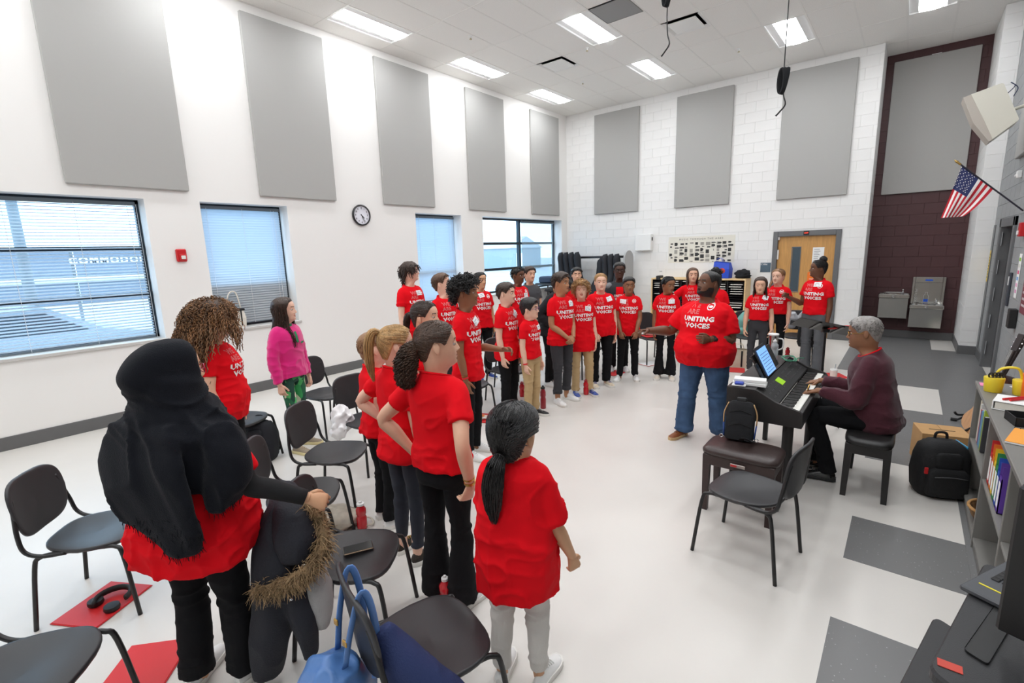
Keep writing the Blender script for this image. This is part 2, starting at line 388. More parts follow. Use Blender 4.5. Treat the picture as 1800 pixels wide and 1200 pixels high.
for lab, x, y in (('small sprinkler head on the ceiling between two window lights', -5.9, 6.4),('small sprinkler head near the far left ceiling corner', -5.7, 9.6),('yellowish sprinkler head beside the middle ceiling light', -4.75, 8.15),('small white sprinkler head near the light by the door', -2.75, 10.1)):
    t = thing('sprinkler', lab, 'sprinkler', (x,y,H), group='ceiling sprinklers')
    MB().lathe([(.035,0),(.03,-.008),(.012,-.01),(.01,-.035),(.004,-.036)], n=12).build('escutcheon', TROF, t, smooth='auto')
    MB().lathe([(.003,-.03),(.022,-.055),(.02,-.058)], n=10).build('deflector', SPR, t)
# ---------------------------------------------------------------- acoustic panels
def apanel(loc, rz, label):
    t = thing('acoustic_panel', label, 'acoustic panel', loc, rz, 'grey acoustic wall panels')
    MB().cbox(-.61,.61,-.05,-.0,0,2.44,.008).build('fabric_board', FABRIC, t)
    MB().box(-.07,.07,-.03,0,2.44,2.452).build('hanging_clip', TROF, t)
PT = ['large grey wall panel above the big window, cut by the frame top', 'grey wall panel above the narrow window with the closed blind', 'grey wall panel above the round clock', 'grey wall panel between the clock and the far window', 'grey wall panel on the window wall nearest the corner']
for (y, t) in zip((1.285, 3.42, 5.59, 7.81, 10.04), PT): apanel((-L, y+.61, 2.865), R(90), t)
for (x, t) in zip((-6.58, -4.445, -2.285), ('grey wall panel on the block wall nearest the corner', 'grey wall panel above the musical poster', 'grey wall panel above the wooden door')): apanel((x+.61, D-.004, 2.85), 0, t)
apanel((.04, YA-.004, 2.85), 0, 'grey wall panel mounted on the maroon alcove wall')
# ---------------------------------------------------------------- windows and blinds
def glass_mat():
    m = bpy.data.materials.new('window_glass'); m.use_nodes = True; N = m.node_tree.nodes; K = m.node_tree.links; N.clear()
    o = N.new('ShaderNodeOutputMaterial'); t = N.new('ShaderNodeBsdfTransparent'); t.inputs[0].default_value = (.86,.95,1,1); g = N.new('ShaderNodeBsdfGlossy'); g.inputs['Roughness'].default_value = .02
    x = N.new('ShaderNodeMixShader'); x.inputs[0].default_value = .05
    K.new(t.outputs[0], x.inputs[1]); K.new(g.outputs[0], x.inputs[2]); K.new(x.outputs[0], o.inputs[0]); return m
GLASS = glass_mat()
def slat_mat():
    m = bpy.data.materials.new('blind_slat_vinyl'); m.use_nodes = True; N = m.node_tree.nodes; K = m.node_tree.links; p = N['Principled BSDF']
    p.inputs['Base Color'].default_value = rgb(205,208,210); p.inputs['Roughness'].default_value = .4
    t = N.new('ShaderNodeBsdfTranslucent'); t.inputs[0].default_value = rgb(200,222,240); x = N.new('ShaderNodeMixShader'); x.inputs[0].default_value = .45
    K.new(p.outputs[0], x.inputs[1]); K.new(t.outputs[0], x.inputs[2]); K.new(x.outputs[0], N['Material Output'].inputs[0]); return m
SLAT = slat_mat(); RAIL = M('blind_rail_grey', (110,120,128), .4); CORD = M('blind_cord', (215,218,220), .7); SILL = M('window_sill_stone', (196,194,190), .4, var=.04, vscale=8)
XW = -L-.25
def window(n, y0, y1, vbars, hbars, label, daylight_stop=None):
    t = thing('window_%d' % n, label, None); t['kind'] = 'structure'
    m = MB(); fw = .045
    m.box(XW-.06, XW, y0, y0+fw, ZS, ZT).box(XW-.06, XW, y1-fw, y1, ZS, ZT).box(XW-.06, XW, y0, y1, ZS, ZS+fw).box(XW-.06, XW, y0, y1, ZT-fw, ZT)
    m.build('window_frame', DARKMET, t)
    ysp = [y0+fw]+[v for v in vbars]+[y1-fw]; zsp = [ZS+fw]+list(hbars)+[ZT-fw]
    for v in vbars: MB().box(XW-.07, XW+.01, v-.035, v+.035, ZS, ZT).build('mullion', DARKMET, t)
    for z in hbars: MB().box(XW-.065, XW+.005, y0, y1, z-.03, z+.03).build('transom_bar', DARKMET, t)
    for a in range(len(ysp)-1):
        for b in range(len(zsp)-1):
            if daylight_stop and b == 0: MB().box(XW-.04, XW-.03, ysp[a], ysp[a+1], zsp[b], zsp[b+1]).build('daylight_stop_panel', M('daylight_stop_grey', (150,150,148), .6), t)  # opaque backing added to block daylight and dim the lower part of the blind
            else: MB().box(XW-.034, XW-.03, ysp[a], ysp[a+1], zsp[b], zsp[b+1]).build('pane', GLASS, t)
    MB().cbox(XW, -L+.03, y0-.02, y1+.03, ZS-.035, ZS+.004, .006).build('window_sill', SILL, t)
    return t
window(1, *WINS[0][:2], [.05], [1.56,2.145], 'large window with open blinds on the far left')
window(2, *WINS[1][:2], [], [1.59], 'narrow window with closed blind behind the girl in pink', daylight_stop=True)
window(3, *WINS[2][:2], [], [1.59], 'narrow window with closed blind right of the clock')
window(4, *WINS[3][:2], [9.86], [1.55,2.155], 'wide far window with a clear view outside')
def blind(y0, y1, ztop, zbot, tilt, pitch, label, cords):
    t = thing('window_blind', label, 'blind', (XW+.05, (y0+y1)/2, 0), 0); hw = (y1-y0)/2
    MB().cbox(-.02,.02,-hw,hw,ztop-.045,ztop,.004).build('head_rail', RAIL, t)
    MB().cbox(-.014,.014,-hw+.005,hw-.005,zbot,zbot+.02,.004).build('bottom_rail', RAIL, t)
    a = pitch*.62; c, s = math.cos(tilt), math.sin(tilt); m = MB()
    pr = [(-a*c, -a*s), (-a*.3*c-.003*s, -a*.3*s+.003*c), (a*.3*c-.003*s, a*.3*s+.003*c), (a*c, a*s)]
    m.loft([[(px, yy, pz) for px, pz in pr] for yy in (-hw+.006, hw-.006)], False, False, closed=False)
    z = zbot+.02+pitch*.5; first = None
    while z < ztop-.05:
        if first is None: first = m.build('slat', SLAT, t); first.location = (0,0,z); 
        else: link('slat', first.data, t, (0,0,z))
        z += pitch
    for yc in cords: MB().tube([(.022,yc,zbot),(.022,yc,ztop-.03)], .0025, 5).build('ladder_cord', CORD, t)
    MB().tube([(.026,hw-.09,ztop-.04),(.03,hw-.085,zbot+.25)], .003, 6).build('lift_cord', CORD, t)
    return t
blind(-1.14, 1.95, ZT-.03, ZS+.01, R(-20), .036, 'open venetian blind in the large left window', (-.6,.35,.95,1.55))
blind(2.67, 3.77, ZT-.03, ZS+.04, R(-62), .036, 'closed venetian blind behind the girl in pink', (2.75-3.22, 0., .42))
blind(6.37, 7.52, ZT-.03, ZS+.01, R(-60), .036, 'closed venetian blind right of the wall clock', (-.4, 0., .42))
t = thing('roller_screen', 'translucent mesh roller screen in the far window', 'blind', (XW+.04, 10.6, 0))
MB().tube([(0,-.72,ZT-.06),(0,.72,ZT-.06)], .03, 12).build('roller', RAIL, t, smooth='auto')
def screen_mat():
    m = bpy.data.materials.new('roller_screen_mesh'); m.use_nodes = True; N = m.node_tree.nodes; K = m.node_tree.links; p = N['Principled BSDF']
    p.inputs['Base Color'].default_value = rgb(170,190,200); p.inputs['Roughness'].default_value = .8
    tr = N.new('ShaderNodeBsdfTransparent'); x = N.new('ShaderNodeMixShader'); x.inputs[0].default_value = .62
    K.new(p.outputs[0], x.inputs[1]); K.new(tr.outputs[0], x.inputs[2]); K.new(x.outputs[0], N['Material Output'].inputs[0]); return m
MB().box(-.002,.002,-.7,.7,ZS+.08,ZT-.06).build('screen_cloth', screen_mat(), t)
MB().cbox(-.008,.008,-.7,.7,ZS+.06,ZS+.085,.003).build('hem_bar', RAIL, t)
# ---------------------------------------------------------------- doors
d = thing('door_1', 'oak veneer door with narrow glass pane in the back wall', None); d['kind'] = 'structure'
DX0b, DX1b = DX0+.06, DX1-.06
MB().cbox(DX0-.03, DX0b, D-.03, D+.12, 0, DZ+.03, .006).cbox(DX1b, DX1+.03, D-.03, D+.12, 0, DZ+.03, .006).cbox(DX0b, DX1b, D-.03, D+.12, DZ-.075, DZ+.03, .006).build('door_frame', FRAMEG, d)
dl = MB(); py0, py1, pz0, pz1 = -1.93, -1.78, .95, 1.87
for a, b, c, e in ((DX0b+.004,py0,0.01,DZ-.08),(py1,DX1b-.004,.01,DZ-.08),(py0,py1,.01,pz0),(py0,py1,pz1,DZ-.08)): dl.box(a,b,D+.03,D+.075,c,e)
struct('wall_corridor', MB().box(-4, 1.5, D+1.6, D+1.7, 0, 3), M('corridor_wall', (60,64,66), .8), label='dark corridor wall behind the door')
leaf = dl.build('door_leaf', WOODD, d)
MB().box(py0-.012,py0,D+.022,D+.03,pz0-.012,pz1+.012).box(py1,py1+.012,D+.022,D+.03,pz0-.012,pz1+.012).box(py0,py1,D+.022,D+.03,pz0-.012,pz0).box(py0,py1,D+.022,D+.03,pz1,pz1+.012).build('vision_frame', FRAMEG, leaf)
MB().box(py0,py1,D+.05,D+.055,pz0,pz1).build('vision_pane', M('dark_door_glass', (16,32,32), .06, coat=.5), leaf)
MB().lathe([(.03,0),(.03,.01),(.012,.012),(.012,.06),(.03,.07),(.03,.095),(.01,.1)], n=14).build('door_handle', M('satin_chrome', (170,170,168), .3, metal=1), leaf)
leaf.children[-1].rotation_euler = (R(90),0,0); leaf.children[-1].location = (DX1b-.08, D+.03, 1.0)
PAPER = M('paper_white', (236,236,234), .8); PAPER2 = M('paper_cream', (226,222,210), .8)
def sheet(name, label, x0, x1, z0, z1, y, mat, cat, lines=0, col=None):
    t = thing(name, label, cat, ((x0+x1)/2, y, z0)); hw = (x1-x0)/2
    MB().cbox(-hw,hw,-.003,0,0,z1-z0,.001).build('sheet', mat, t)
    if lines:
        m = MB(); rnd = random.Random(len(label))
        for i in range(lines):
            zz = (z1-z0)*(.9-.8*i/lines); a = -hw*.75; m.box(a, a+hw*1.5*rnd.uniform(.5,1), -.0042, -.003, zz-.004, zz+.004)
        m.build('printed_lines', col or M('print_grey', (110,110,112), .8), t)
    return t
sheet('paper_notice', 'white printed notice taped to the wooden door', -1.56,-1.36,1.45,1.86, D+.029, PAPER, 'notice', 9)
sheet('orange_notice', 'orange sheet taped to the wooden door behind the tall girl', -1.62,-1.34,.98,1.36, D+.0285, M('paper_orange', (240,120,40), .8), 'notice', 3, PAPER)
ex = thing('exit_sign', 'small dark sign with red lettering on the door frame', 'sign', (-1.69, D-.03, DZ-.062))
MB().cbox(-.05,.05,-.006,0,0,.085,.002).build('plate', M('sign_black', (26,24,24), .5), ex)
text_obj('red_lettering', 'EXIT', M('sign_red', (220,60,40), .5, emit=.6), ex, (0,-.006,.03), (1,0,0), (0,0,1), .035, bold=.001)
rs = thing('room_sign', 'slate blue room sign reading C100d beside the door', 'sign', (-2.41, D-.004, 1.36))
MB().cbox(-.1,.1,-.01,0,0,.2,.003).build('plate', M('sign_slate', (78,98,112), .5), rs)
text_obj('lettering', 'C100d', PAPER, rs, (-.09,-.01,.15), (1,0,0), (0,0,1), .045, align='LEFT', bold=.0008)
# right doorway
d = thing('door_2', 'dark grey doorway in the grey wall on the right', None); d['kind'] = 'structure'
for k, (a, b) in enumerate(((DRY0-.06, DRY0+.05),(DRY1-.05, DRY1+.06))): MB().cbox(XR-.03, XR+.16, a, b, 0, 2.22, .006).build('door_jamb', FRAMEG, d)
MB().cbox(XR-.03, XR+.16, DRY0-.06, DRY1+.06, 2.1, 2.22, .006).build('door_head', FRAMEG, d)
MB().box(XR+.09, XR+.13, DRY0+.05, DRY1-.05, .01, 2.1).build('door_leaf', M('door_dark_grey', (58,58,60), .5), d)
MB().cbox(XR-.012, XR, YP-.2, YP-.02, 0, 2.15, .004).build('trim_1', FRAMEG); bpy.data.objects['trim_1']['kind'] = 'structure'; bpy.data.objects['trim_1']['label'] = 'narrow dark grey edge trim beside the white pier'
yl = thing('yellow_sticker', 'vertical yellow warning sticker on the dark edge trim', 'sticker', (XR-.013, YP-.11, 1.25))
MB().box(-.002,0,-.045,.045,0,.5).build('sticker', M('sticker_yellow', (236,200,40), .6), yl)
m = MB()
for i in range(9): m.box(-.003,-.002,-.02,.02,.06+i*.045,.085+i*.045)
m.build('dark_lettering', M('print_black', (30,30,30), .8), yl)
# ---------------------------------------------------------------- shared prop materials
BLACKP = M('black_plastic_satin', (46,46,48), .42, bump=.06, bscale=400)
BLACKT = M('black_tube_metal', (24,24,25), .38)
BLACKS = M('black_satin', (24,24,25), .55)
BLACKF = M('black_fabric', (24,25,28), .9, bump=.3, bscale=300)
STEEL = M('brushed_steel', (186,184,178), .24, metal=1., var=.05, vscale=20, stretch=(1,1,12))
CHROME = M('chrome', (210,210,210), .12, metal=1)
REDF = M('folder_red', (206,34,38), .5)
REDB = M('bottle_red', (200,20,34), .18, coat=.6)
WHITEP = M('white_plastic', (232,232,230), .4)
CARD = M('cardboard', (190,148,98), .8, var=.06)
# ---------------------------------------------------------------- stacking chair
def make_chair():
    t = thing('stacking_chair', 'black stacking chair', 'chair', group='black stacking chairs')
    # seat shell: local +x is forward; superellipse outline with dished surface
    n, rings = 40, []
    def outline(k, grow=0.):
        out = []
        for j in range(n):
            a = 2*PI*j/n; c, s = math.cos(a), math.sin(a)
            x = (abs(c)**.62)*(1 if c > 0 else -1)*(.215+grow); y = (abs(s)**.62)*(1 if s > 0 else -1)*(.225+grow)
            y *= 1-.16*max(0, -x/.215) + .0
            if x > 0: x *= 1 - .05*(abs(y)/.225)**2
            out.append((x, y))
        return out
    o = outline(0)
    def ztop(x, y, f):
        return .455 - .028*(1-f*f)*(1-.5*max(0, x/.215)) - .030*max(0, x/.215-.45)**2*3 - .012*(abs(y)/.225)**4*f
    V = []
    for f in (0.001, .3, .55, .75, .88, .96, 1.): V.append([(x*f, y*f, ztop(x*f, y*f, f)) for x, y in o])
    V.append([(x*1.006, y*1.006, ztop(x, y, 1)-.012) for x, y in o]); V.append([(x*.985, y*.985, ztop(x, y, 1)-.022) for x, y in o])
    V.append([(x*.8, y*.8, ztop(x*.8, y*.8, .8)-.016) for x, y in o]); V.append([(x*.01, y*.01, .41) for x, y in o])
    MB().loft(V[::-1], False, False).build('seat', BLACKP, t, smooth=True)
    # backrest shell: curved plate, rounded outline, leaning back
    def bp(u, v, off):   # u -1..1 across, v -1..1 up
        y = u*.205; z = .665+v*.165; x = -.235 - .045*(v+1)*.5 - .03*(1-u*u) + off
        return (x, y, z)
    ob = []
    for j in range(n):
        a = 2*PI*j/n; c, s = math.cos(a), math.sin(a); u = (abs(c)**.5)*(1 if c > 0 else -1); v = (abs(s)**.6)*(1 if s > 0 else -1)
        u *= 1-.10*max(0, -v)
        ob.append((u, v))
    B = [[bp(u*f, v*f, .006) for u, v in ob] for f in (.001,.35,.65,.88,.97)] + [[bp(u, v, .003) for u, v in ob], [bp(u*1.01, v*1.01, -.008) for u, v in ob], [bp(u*.97, v*.97, -.013) for u, v in ob]] + [[bp(u*f, v*f, -.011) for u, v in ob] for f in (.85,.4,.001)]
    MB().loft(B, False, False).build('backrest', BLACKP, t, smooth=True)
    for s in (-1, 1):
        fr = cr([(.245,s*.235,.0),(.205,s*.212,.36),(.17,s*.20,.418),(.10,s*.195,.424)], 5)
        MB().tube(fr, .0115, 10).build('front_leg', BLACKT, t, smooth=True)
        re = cr([(-.26,s*.225,.0),(-.215,s*.212,.35),(-.185,s*.205,.415),(-.10,s*.195,.424),(.1,s*.195,.424)], 5)
        MB().tube(re, .0115, 10).build('rear_leg', BLACKT, t, smooth=True)
        bk = cr([(-.06,s*.205,.425),(-.17,s*.215,.428),(-.235,s*.222,.47),(-.255,s*.215,.56),(-.268,s*.19,.66),(-.28,s*.17,.74)], 5)
        MB().tube(bk, .011, 10).build('back_tube', BLACKT, t, smooth=True)
    return t
CHAIR0 = make_chair(); _cu = [False]
def chair(x, y, deg, label):
    t = copy_tree(CHAIR0) if _cu[0] else CHAIR0; _cu[0] = True
    t.location = (x, y, 0); t.rotation_euler = (0, 0, R(deg)); t['label'] = label
    return t
for c in ((-3.56,.48,52,'empty black chair at the far left edge, behind the headscarf'),
          (-2.50,.03,50,'black chair cut off by the bottom left corner of the photo'),
          (-2.97,1.42,48,'black chair with the parka in front of it, beside the headscarf'),
          (-3.42,1.93,32,'empty black chair in the middle of the left cluster'),
          (-5.05,2.80,8,'empty black chair just behind the girl in pink'),
          (-4.95,1.82,25,'black chair with a backpack under its seat, beside the curly-haired woman'),
          (-3.86,2.56,0,'black chair with a white cloth on it behind the ponytail girls'),
          (-2.12,1.24,36,'black chair with a phone lying on its seat'),
          (-1.37,1.10,72,'black chair in the foreground with a blue bag hanging on it'),
          (-.665,3.16,172,'single black chair beside the brown piano bench'),
          (-3.95,3.98,-12,'black chair with a red folder on the floor under it'),
          (-3.98,4.80,-15,'black chair behind the small boy in khaki trousers'),
          (-4.30,5.35,-15,'black chair behind the boy with clasped hands'),
          (-3.85,6.55,-25,'black chair behind the heavyset blond singer'),
          (-3.36,7.95,-35,'black chair holding a red folder and a pink cloth'),
          (-2.50,9.15,-55,'black chair visible behind the conductor'),
          (-2.02,8.80,-70,'black chair behind the girl with dark leggings'),
          (-1.35,9.2,-80,'black chair with a grey sweater beside the tall girl'),
          (-5.75,4.55,-10,'black chair behind the singing boy'),
          (-5.5,6.6,-20,'black chair in the back row behind the boy with short curls')): chair(*c)
# ---------------------------------------------------------------- digital piano (long axis y, keys face +x)
pn = thing('digital_piano', 'black digital piano with lit green display and white keys', 'piano', (-.505, 3.95, 0))
PNO = M('piano_black_ash', (34,32,32), .45, bump=.08, bscale=250); KEYW = M('key_white', (238,236,228), .25); KEYB = M('key_black', (16,16,17), .25)
PL = 1.40
def prism(mb, prof, y0, y1):
    mb.loft([[(x, y, z) for x, z in prof] for y in (y0, y1)], True, True)
    return mb
side = [(-.53,.62),(0,.62),(0,.725),(-.02,.745),(-.18,.79),(-.32,.865),(-.53,.865)]
for y0, y1 in ((0,.03),(PL-.03,PL)): prism(MB(), side, y0, y1).build('end_panel', PNO, pn)
prism(MB(), [(-.53,.845),(-.335,.845),(-.325,.868),(-.53,.868)], -.004, PL+.004).build('top_lid', PNO, pn)
prism(MB(), [(-.325,.856),(-.172,.772),(-.172,.75),(-.335,.845)], .03, PL-.03).build('control_panel', M('panel_black', (26,26,27), .6), pn)
MB().box(-.2,0,.03,PL-.03,.62,.695).build('key_bed', PNO, pn)
MB().cbox(-.028,.0,.03,PL-.03,.69,.735,.004).build('key_slip', PNO, pn)
MB().box(-.52,-.5,.03,PL-.03,.30,.85).build('back_panel', PNO, pn)
nk = 52; kw = (PL-.09)/nk
kme = MB().cbox(-.165,-.03,.0006,kw-.0006,.70,.741,.002).build('white_key', KEYW, pn); kme.location = (0,.045,0)
for i in range(1, nk): link('white_key', kme.data, pn, (0,.045+i*kw,0))
bme = None
for i in range(nk-1):
    if i % 7 in (1, 4): continue
    if bme is None: bme = MB().cbox(-.165,-.075,-.0055,.0055,.735,.753,.003).build('black_key', KEYB, pn); bme.location = (0,.045+(i+1)*kw,0)
    else: link('black_key', bme.data, pn, (0,.045+(i+1)*kw,0))
scr = M('piano_display_green', (132,180,26), .4, emit=.25)
prism(MB(), [(-.285,.835),(-.225,.802),(-.224,.8045),(-.284,.8375)], .50, .63).build('display', scr, pn)
m = MB(); rb = random.Random(4)
for i in range(34):
    yy = .12+.033*i+(.18 if i > 12 else 0)
    if yy > 1.3: break
    for q in (0, 1, 2):
        if rb.random() < .75: f = .22+.24*q; x = -.325+.153*f; z = .857-.084*f; prism(m, [(x,z-.002),(x+.010,z-.0075),(x+.012,z-.004),(x+.002,z+.0015)], yy, yy+.014)
m.build('control_buttons', M('button_grey', (74,74,76), .5), pn)['kind'] = 'stuff'
for yy in (.1, PL-.1):
    MB().lathe([(.038,0),(.038,.62)], (-.1,yy,0), 16).build('leg', PNO, pn, smooth='auto')
    MB().cbox(-.5,-.46,yy-.03,yy+.03,0,.62,.006).build('rear_leg', PNO, pn)
MB().cbox(-.5,-.05,PL/2-.16,PL/2+.16,.03,.07,.01).build('pedal_board', PNO, pn)
for k in range(3): MB().cbox(-.09,.02,PL/2-.09+.08*k,PL/2-.06+.08*k,.04,.052,.004).build('pedal', CHROME, pn)
mr_ = MB(); prism(mr_, [(-.365,.868),(-.352,.868),(-.445,1.05),(-.455,1.045)], .36, 1.0); mr_.build('music_rest', PNO, pn)
# things on the piano
tb = thing('tablet', 'tablet showing blue sheet music, propped on the piano', 'tablet', (-.835, 4.50, .870))
def slab(mb, cx, w_, h_, th, lean, z0=0.):
    """upright slab leaning back towards -x, facing +x"""
    d = np.array((-math.sin(lean), 0, math.cos(lean))); nn = np.array((math.cos(lean), 0, math.sin(lean)))
    def P(u, v, t): return tuple(np.array((cx,0,z0))+np.array((0,u,0))+d*v+nn*t)
    mb.add([P(-w_/2,0,0),P(w_/2,0,0),P(w_/2,h_,0),P(-w_/2,h_,0),P(-w_/2,0,th),P(w_/2,0,th),P(w_/2,h_,th),P(-w_/2,h_,th)], [(3,2,1,0),(4,5,6,7),(0,1,5,4),(1,2,6,5),(2,3,7,6),(3,0,4,7)]); return P
m = MB(); P = slab(m, 0, .33, .26, .012, R(27)); m.build('case', BLACKS, tb)
m = MB(); slab(m, .0118, .30, .225, .001, R(27), .019); m.build('screen', M('tablet_screen_blue', (96,136,196), .2, emit=.7), tb)
mm = MB()
for k in range(7):
    d_ = .02+.026*k; x = .0140-math.sin(R(27))*d_; z = .02+math.cos(R(27))*d_
    mm.box(x, x+.001, -.12, .12, z, z+.005)
mm.build('music_lines', M('screen_ink', (40,60,100), .4), tb)
ph = thing('phone', 'dark phone propped upright against the tablet', 'phone', (-.835, 4.235, .870)); m = MB(); slab(m, 0, .075, .15, .009, R(28)); m.build('phone_body', BLACKS, ph); m = MB(); slab(m, .0085, .069, .138, .0012, R(28), .006); m.build('phone_glass', M('phone_glass', (40,52,66), .08), ph)
bk = thing('book', 'stack of white papers on the near end of the piano', 'book', (-.90,4.085,.8695), R(6))
for k, (a, c, r_) in enumerate(((.12,.055,0),(.115,.05,.07))): MB().cbox(-a,a,-c,c,.026*k,.026*k+.024,.003).build('paper_block', PAPER, bk).rotation_euler = (0,0,r_)
er = thing('board_eraser', 'blue and white whiteboard eraser on the piano lid', 'eraser', (-.96,3.995,.8695), R(10))
MB().cbox(-.05,.05,-.022,.022,0,.012,.004).build('felt', PAPER, er); MB().cbox(-.03,.035,-.023,.023,.012,.034,.006).build('grip', M('eraser_blue', (40,66,170), .5), er)
def bottle(name, label, loc, r, h, mat, capm, cat='bottle', neck=.45, group=None):
    t = thing(name, label, cat, loc, group=group)
    MB().lathe([(r*.85,0),(r,.01),(r,h*.42),(r*.86,h*.46),(r*.86,h*.52),(r,h*.56),(r*.98,h*.72),(r*neck,h*.84),(r*neck,h*.88)], n=18).build('bottle_body', mat, t, smooth='auto')
    MB().lathe([(r*neck*1.25,h*.86),(r*neck*1.25,h*.93),(r*neck*.6,h*.95),(r*neck*.5,h),(r*neck*.2,h*1.0)], n=14).build('cap', capm, t, smooth='auto')
    return t
PET = M('clear_plastic', (225,232,236), .08, trans=.6, coat=.4)
bottle('water_bottle', 'clear plastic water bottle standing on the piano', (-.93,5.12,.8695), .033, .2, PET, WHITEP, neck=.4)
tm = thing('tumbler', 'steel tumbler on the far corner of the piano', 'tumbler', (-.975,5.275,.8695)); MB().lathe([(.032,0),(.034,.01),(.046,.2),(.046,.215)], n=20).build('cup', STEEL, tm, smooth='auto'); MB().lathe([(.048,.21),(.049,.222),(.04,.226)], n=20).build('lid', WHITEP, tm, smooth='auto')
MB().tube(cr([(.045,0,.18),(.085,0,.17),(.085,0,.09),(.04,0,.06)], 5), .007, 8).build('handle', WHITEP, tm, smooth=True)
gc = MB(); rb = random.Random(2)
pts = [(-.80+.05*math.cos(a)*(1+.25*math.sin(a*.37)), 5.12+.09*math.sin(a*1.02)*(1+.2*math.cos(a*.53)), .876+.004*i) for i, a in enumerate(np.linspace(0, 18, 46))] 
pts = [(x, y, .876+.03*abs(math.sin(i*.21))) for i, (x, y, z) in enumerate(pts)] + [(-.74,5.2,.89),(-.70,5.27,.88)]
tag(gc.tube(cr(pts, 2), .0045, 6).build('coiled_cable', M('cable_green', (74,140,112), .6), smooth=True), 'coiled pale green cable lying on the piano lid', 'cable')
sc = thing('folded_scarf', 'folded dark and coral cloth on the rear edge of the piano', 'cloth', (-.97,4.80,.87), .2)
MB().cbox(-.05,.07,-.09,.09,0,.02,.008).build('dark_fold', BLACKF, sc); MB().cbox(-.03,.06,-.05,.06,.02,.034,.006).build('coral_fold', M('cloth_coral', (226,110,90), .8), sc)
# ---------------------------------------------------------------- benches
def bench(name, label, x0, x1, y0, y1, h, leg, mats, pad, taper=.0):
    t = thing(name, label, 'bench', ((x0+x1)/2, (y0+y1)/2, 0)); a, b = (x1-x0)/2, (y1-y0)/2
    V = []
    for f, z in ((.97,h-.05),(1,h-.045),(1.01,h-.025),(.96,h-.006),(.85,h+.002),(.5,h+.008),(.01,h+.01)):
        V.append([(a*f*(abs(math.cos(q))**.35)*np.sign(math.cos(q)), b*f*(abs(math.sin(q))**.35)*np.sign(math.sin(q)), z) for q in np.arange(32)*2*PI/32])
    MB().loft(V, True, False).build('seat_pad', pad, t, smooth=True)
    MB().cbox(-a*.93,a*.93,-b*.93,b*.93,h-.13,h-.05,.004).build('apron', mats, t)
    for sx in (-1, 1):
        for sy in (-1, 1):
            x, y = sx*(a*.93-leg/2), sy*(b*.93-leg/2); q = leg/2
            MB().loft([[(x+sx*taper-q*.75,y-q*.75,0),(x+sx*taper+q*.75,y-q*.75,0),(x+sx*taper+q*.75,y+q*.75,0),(x+sx*taper-q*.75,y+q*.75,0)],[(x-q,y-q,h-.06),(x+q,y-q,h-.06),(x+q,y+q,h-.06),(x-q,y+q,h-.06)]]).build('leg', mats, t)
    return t
BRW = M('bench_brown_wood', (52,36,34), .42, var=.1, stretch=(1,1,6)); BRL = M('bench_brown_leather', (58,46,44), .35, bump=.12, bscale=140)
b1 = bench('piano_bench', 'dark brown padded bench holding a small black sling bag', -1.085, -.565, 3.50, 3.85, .50, .05, BRW, BRL)
MB().cbox(-.045,.055,-.176,-.17,.40,.425,.003).build('maker_plate', M('plate_silver', (170,160,155), .3, metal=.7), b1)
MB().cbox(-.042,0,-.178,-.176,.404,.421,.001).build('red_badge', M('badge_red', (180,40,40), .4), b1)
bench('keyboard_stool', 'black wooden bench under the seated pianist', -.27, .04, 4.33, 5.02, .49, .05, M('bench_black_wood', (26,24,24), .42), M('bench_black_leather', (32,31,31), .38, bump=.1, bscale=140), .01)
sb = thing('sling_bag', 'small black sling bag with tan and blue edging on the brown bench', 'bag', (-.88,3.75,.520), R(8)); sb.rotation_euler = (R(-14),0,R(8))
def rbox(mb, hw, hd, h, r=.5, n=28, bulge=.0, top=.8):
    V = []
    for z, f in ((0,.9),(.02,1),(h*.5,1+bulge),(h*.85,.97),(h*.96,top),(h,top*.8)):
        V.append([(hw*f*(abs(math.cos(q))**r)*np.sign(math.cos(q)), hd*f*(abs(math.sin(q))**r)*np.sign(math.sin(q)), z) for q in np.arange(n)*2*PI/n])
    return mb.loft(V)
rbox(MB(), .10, .04, .29, .4).build('bag_body', BLACKF, sb, smooth='auto')
m = MB(); m.tube([(-.075,-.037,.10),(0,-.046,.125),(.075,-.037,.10)], .003, 6).tube([(-.075,-.037,.20),(0,-.046,.225),(.075,-.037,.20)], .003, 6); m.build('seam_piping', M('seam_dark', (14,14,15), .9), sb, smooth=True)
for s in (-1, 1):
    MB().tube(cr([(s*.085,-.02,.275),(s*.112,-.02,.2),(s*.112,-.02,.12)], 4), .01, 8, flat=.5).build('tan_edging', M('edging_tan', (176,142,100), .8), sb, smooth=True)
    MB().tube([(s*.112,-.02,.12),(s*.104,-.02,.02)], .011, 8, flat=.5).build('blue_strap_end', M('strap_blue', (44,70,130), .8), sb, smooth=True)
    MB().tube([(s*.12+.012*math.cos(q),-.025,.015+.012*math.sin(q)) for q in np.linspace(0,2*PI,12)], .003, 6).build('ring', CHROME, sb, smooth=True)
MB().cbox(-.035,.035,-.015,.015,.285,.32,.008).build('top_handle', BLACKS, sb)
MB().tube(cr([(.02,-.05,.0),(.03,-.10,.02),(.06,-.14,.03),(.08,-.10,.012),(.10,-.04,.01)], 5), .018, 8, flat=.2).build('loose_strap', BLACKF, sb, smooth=True)
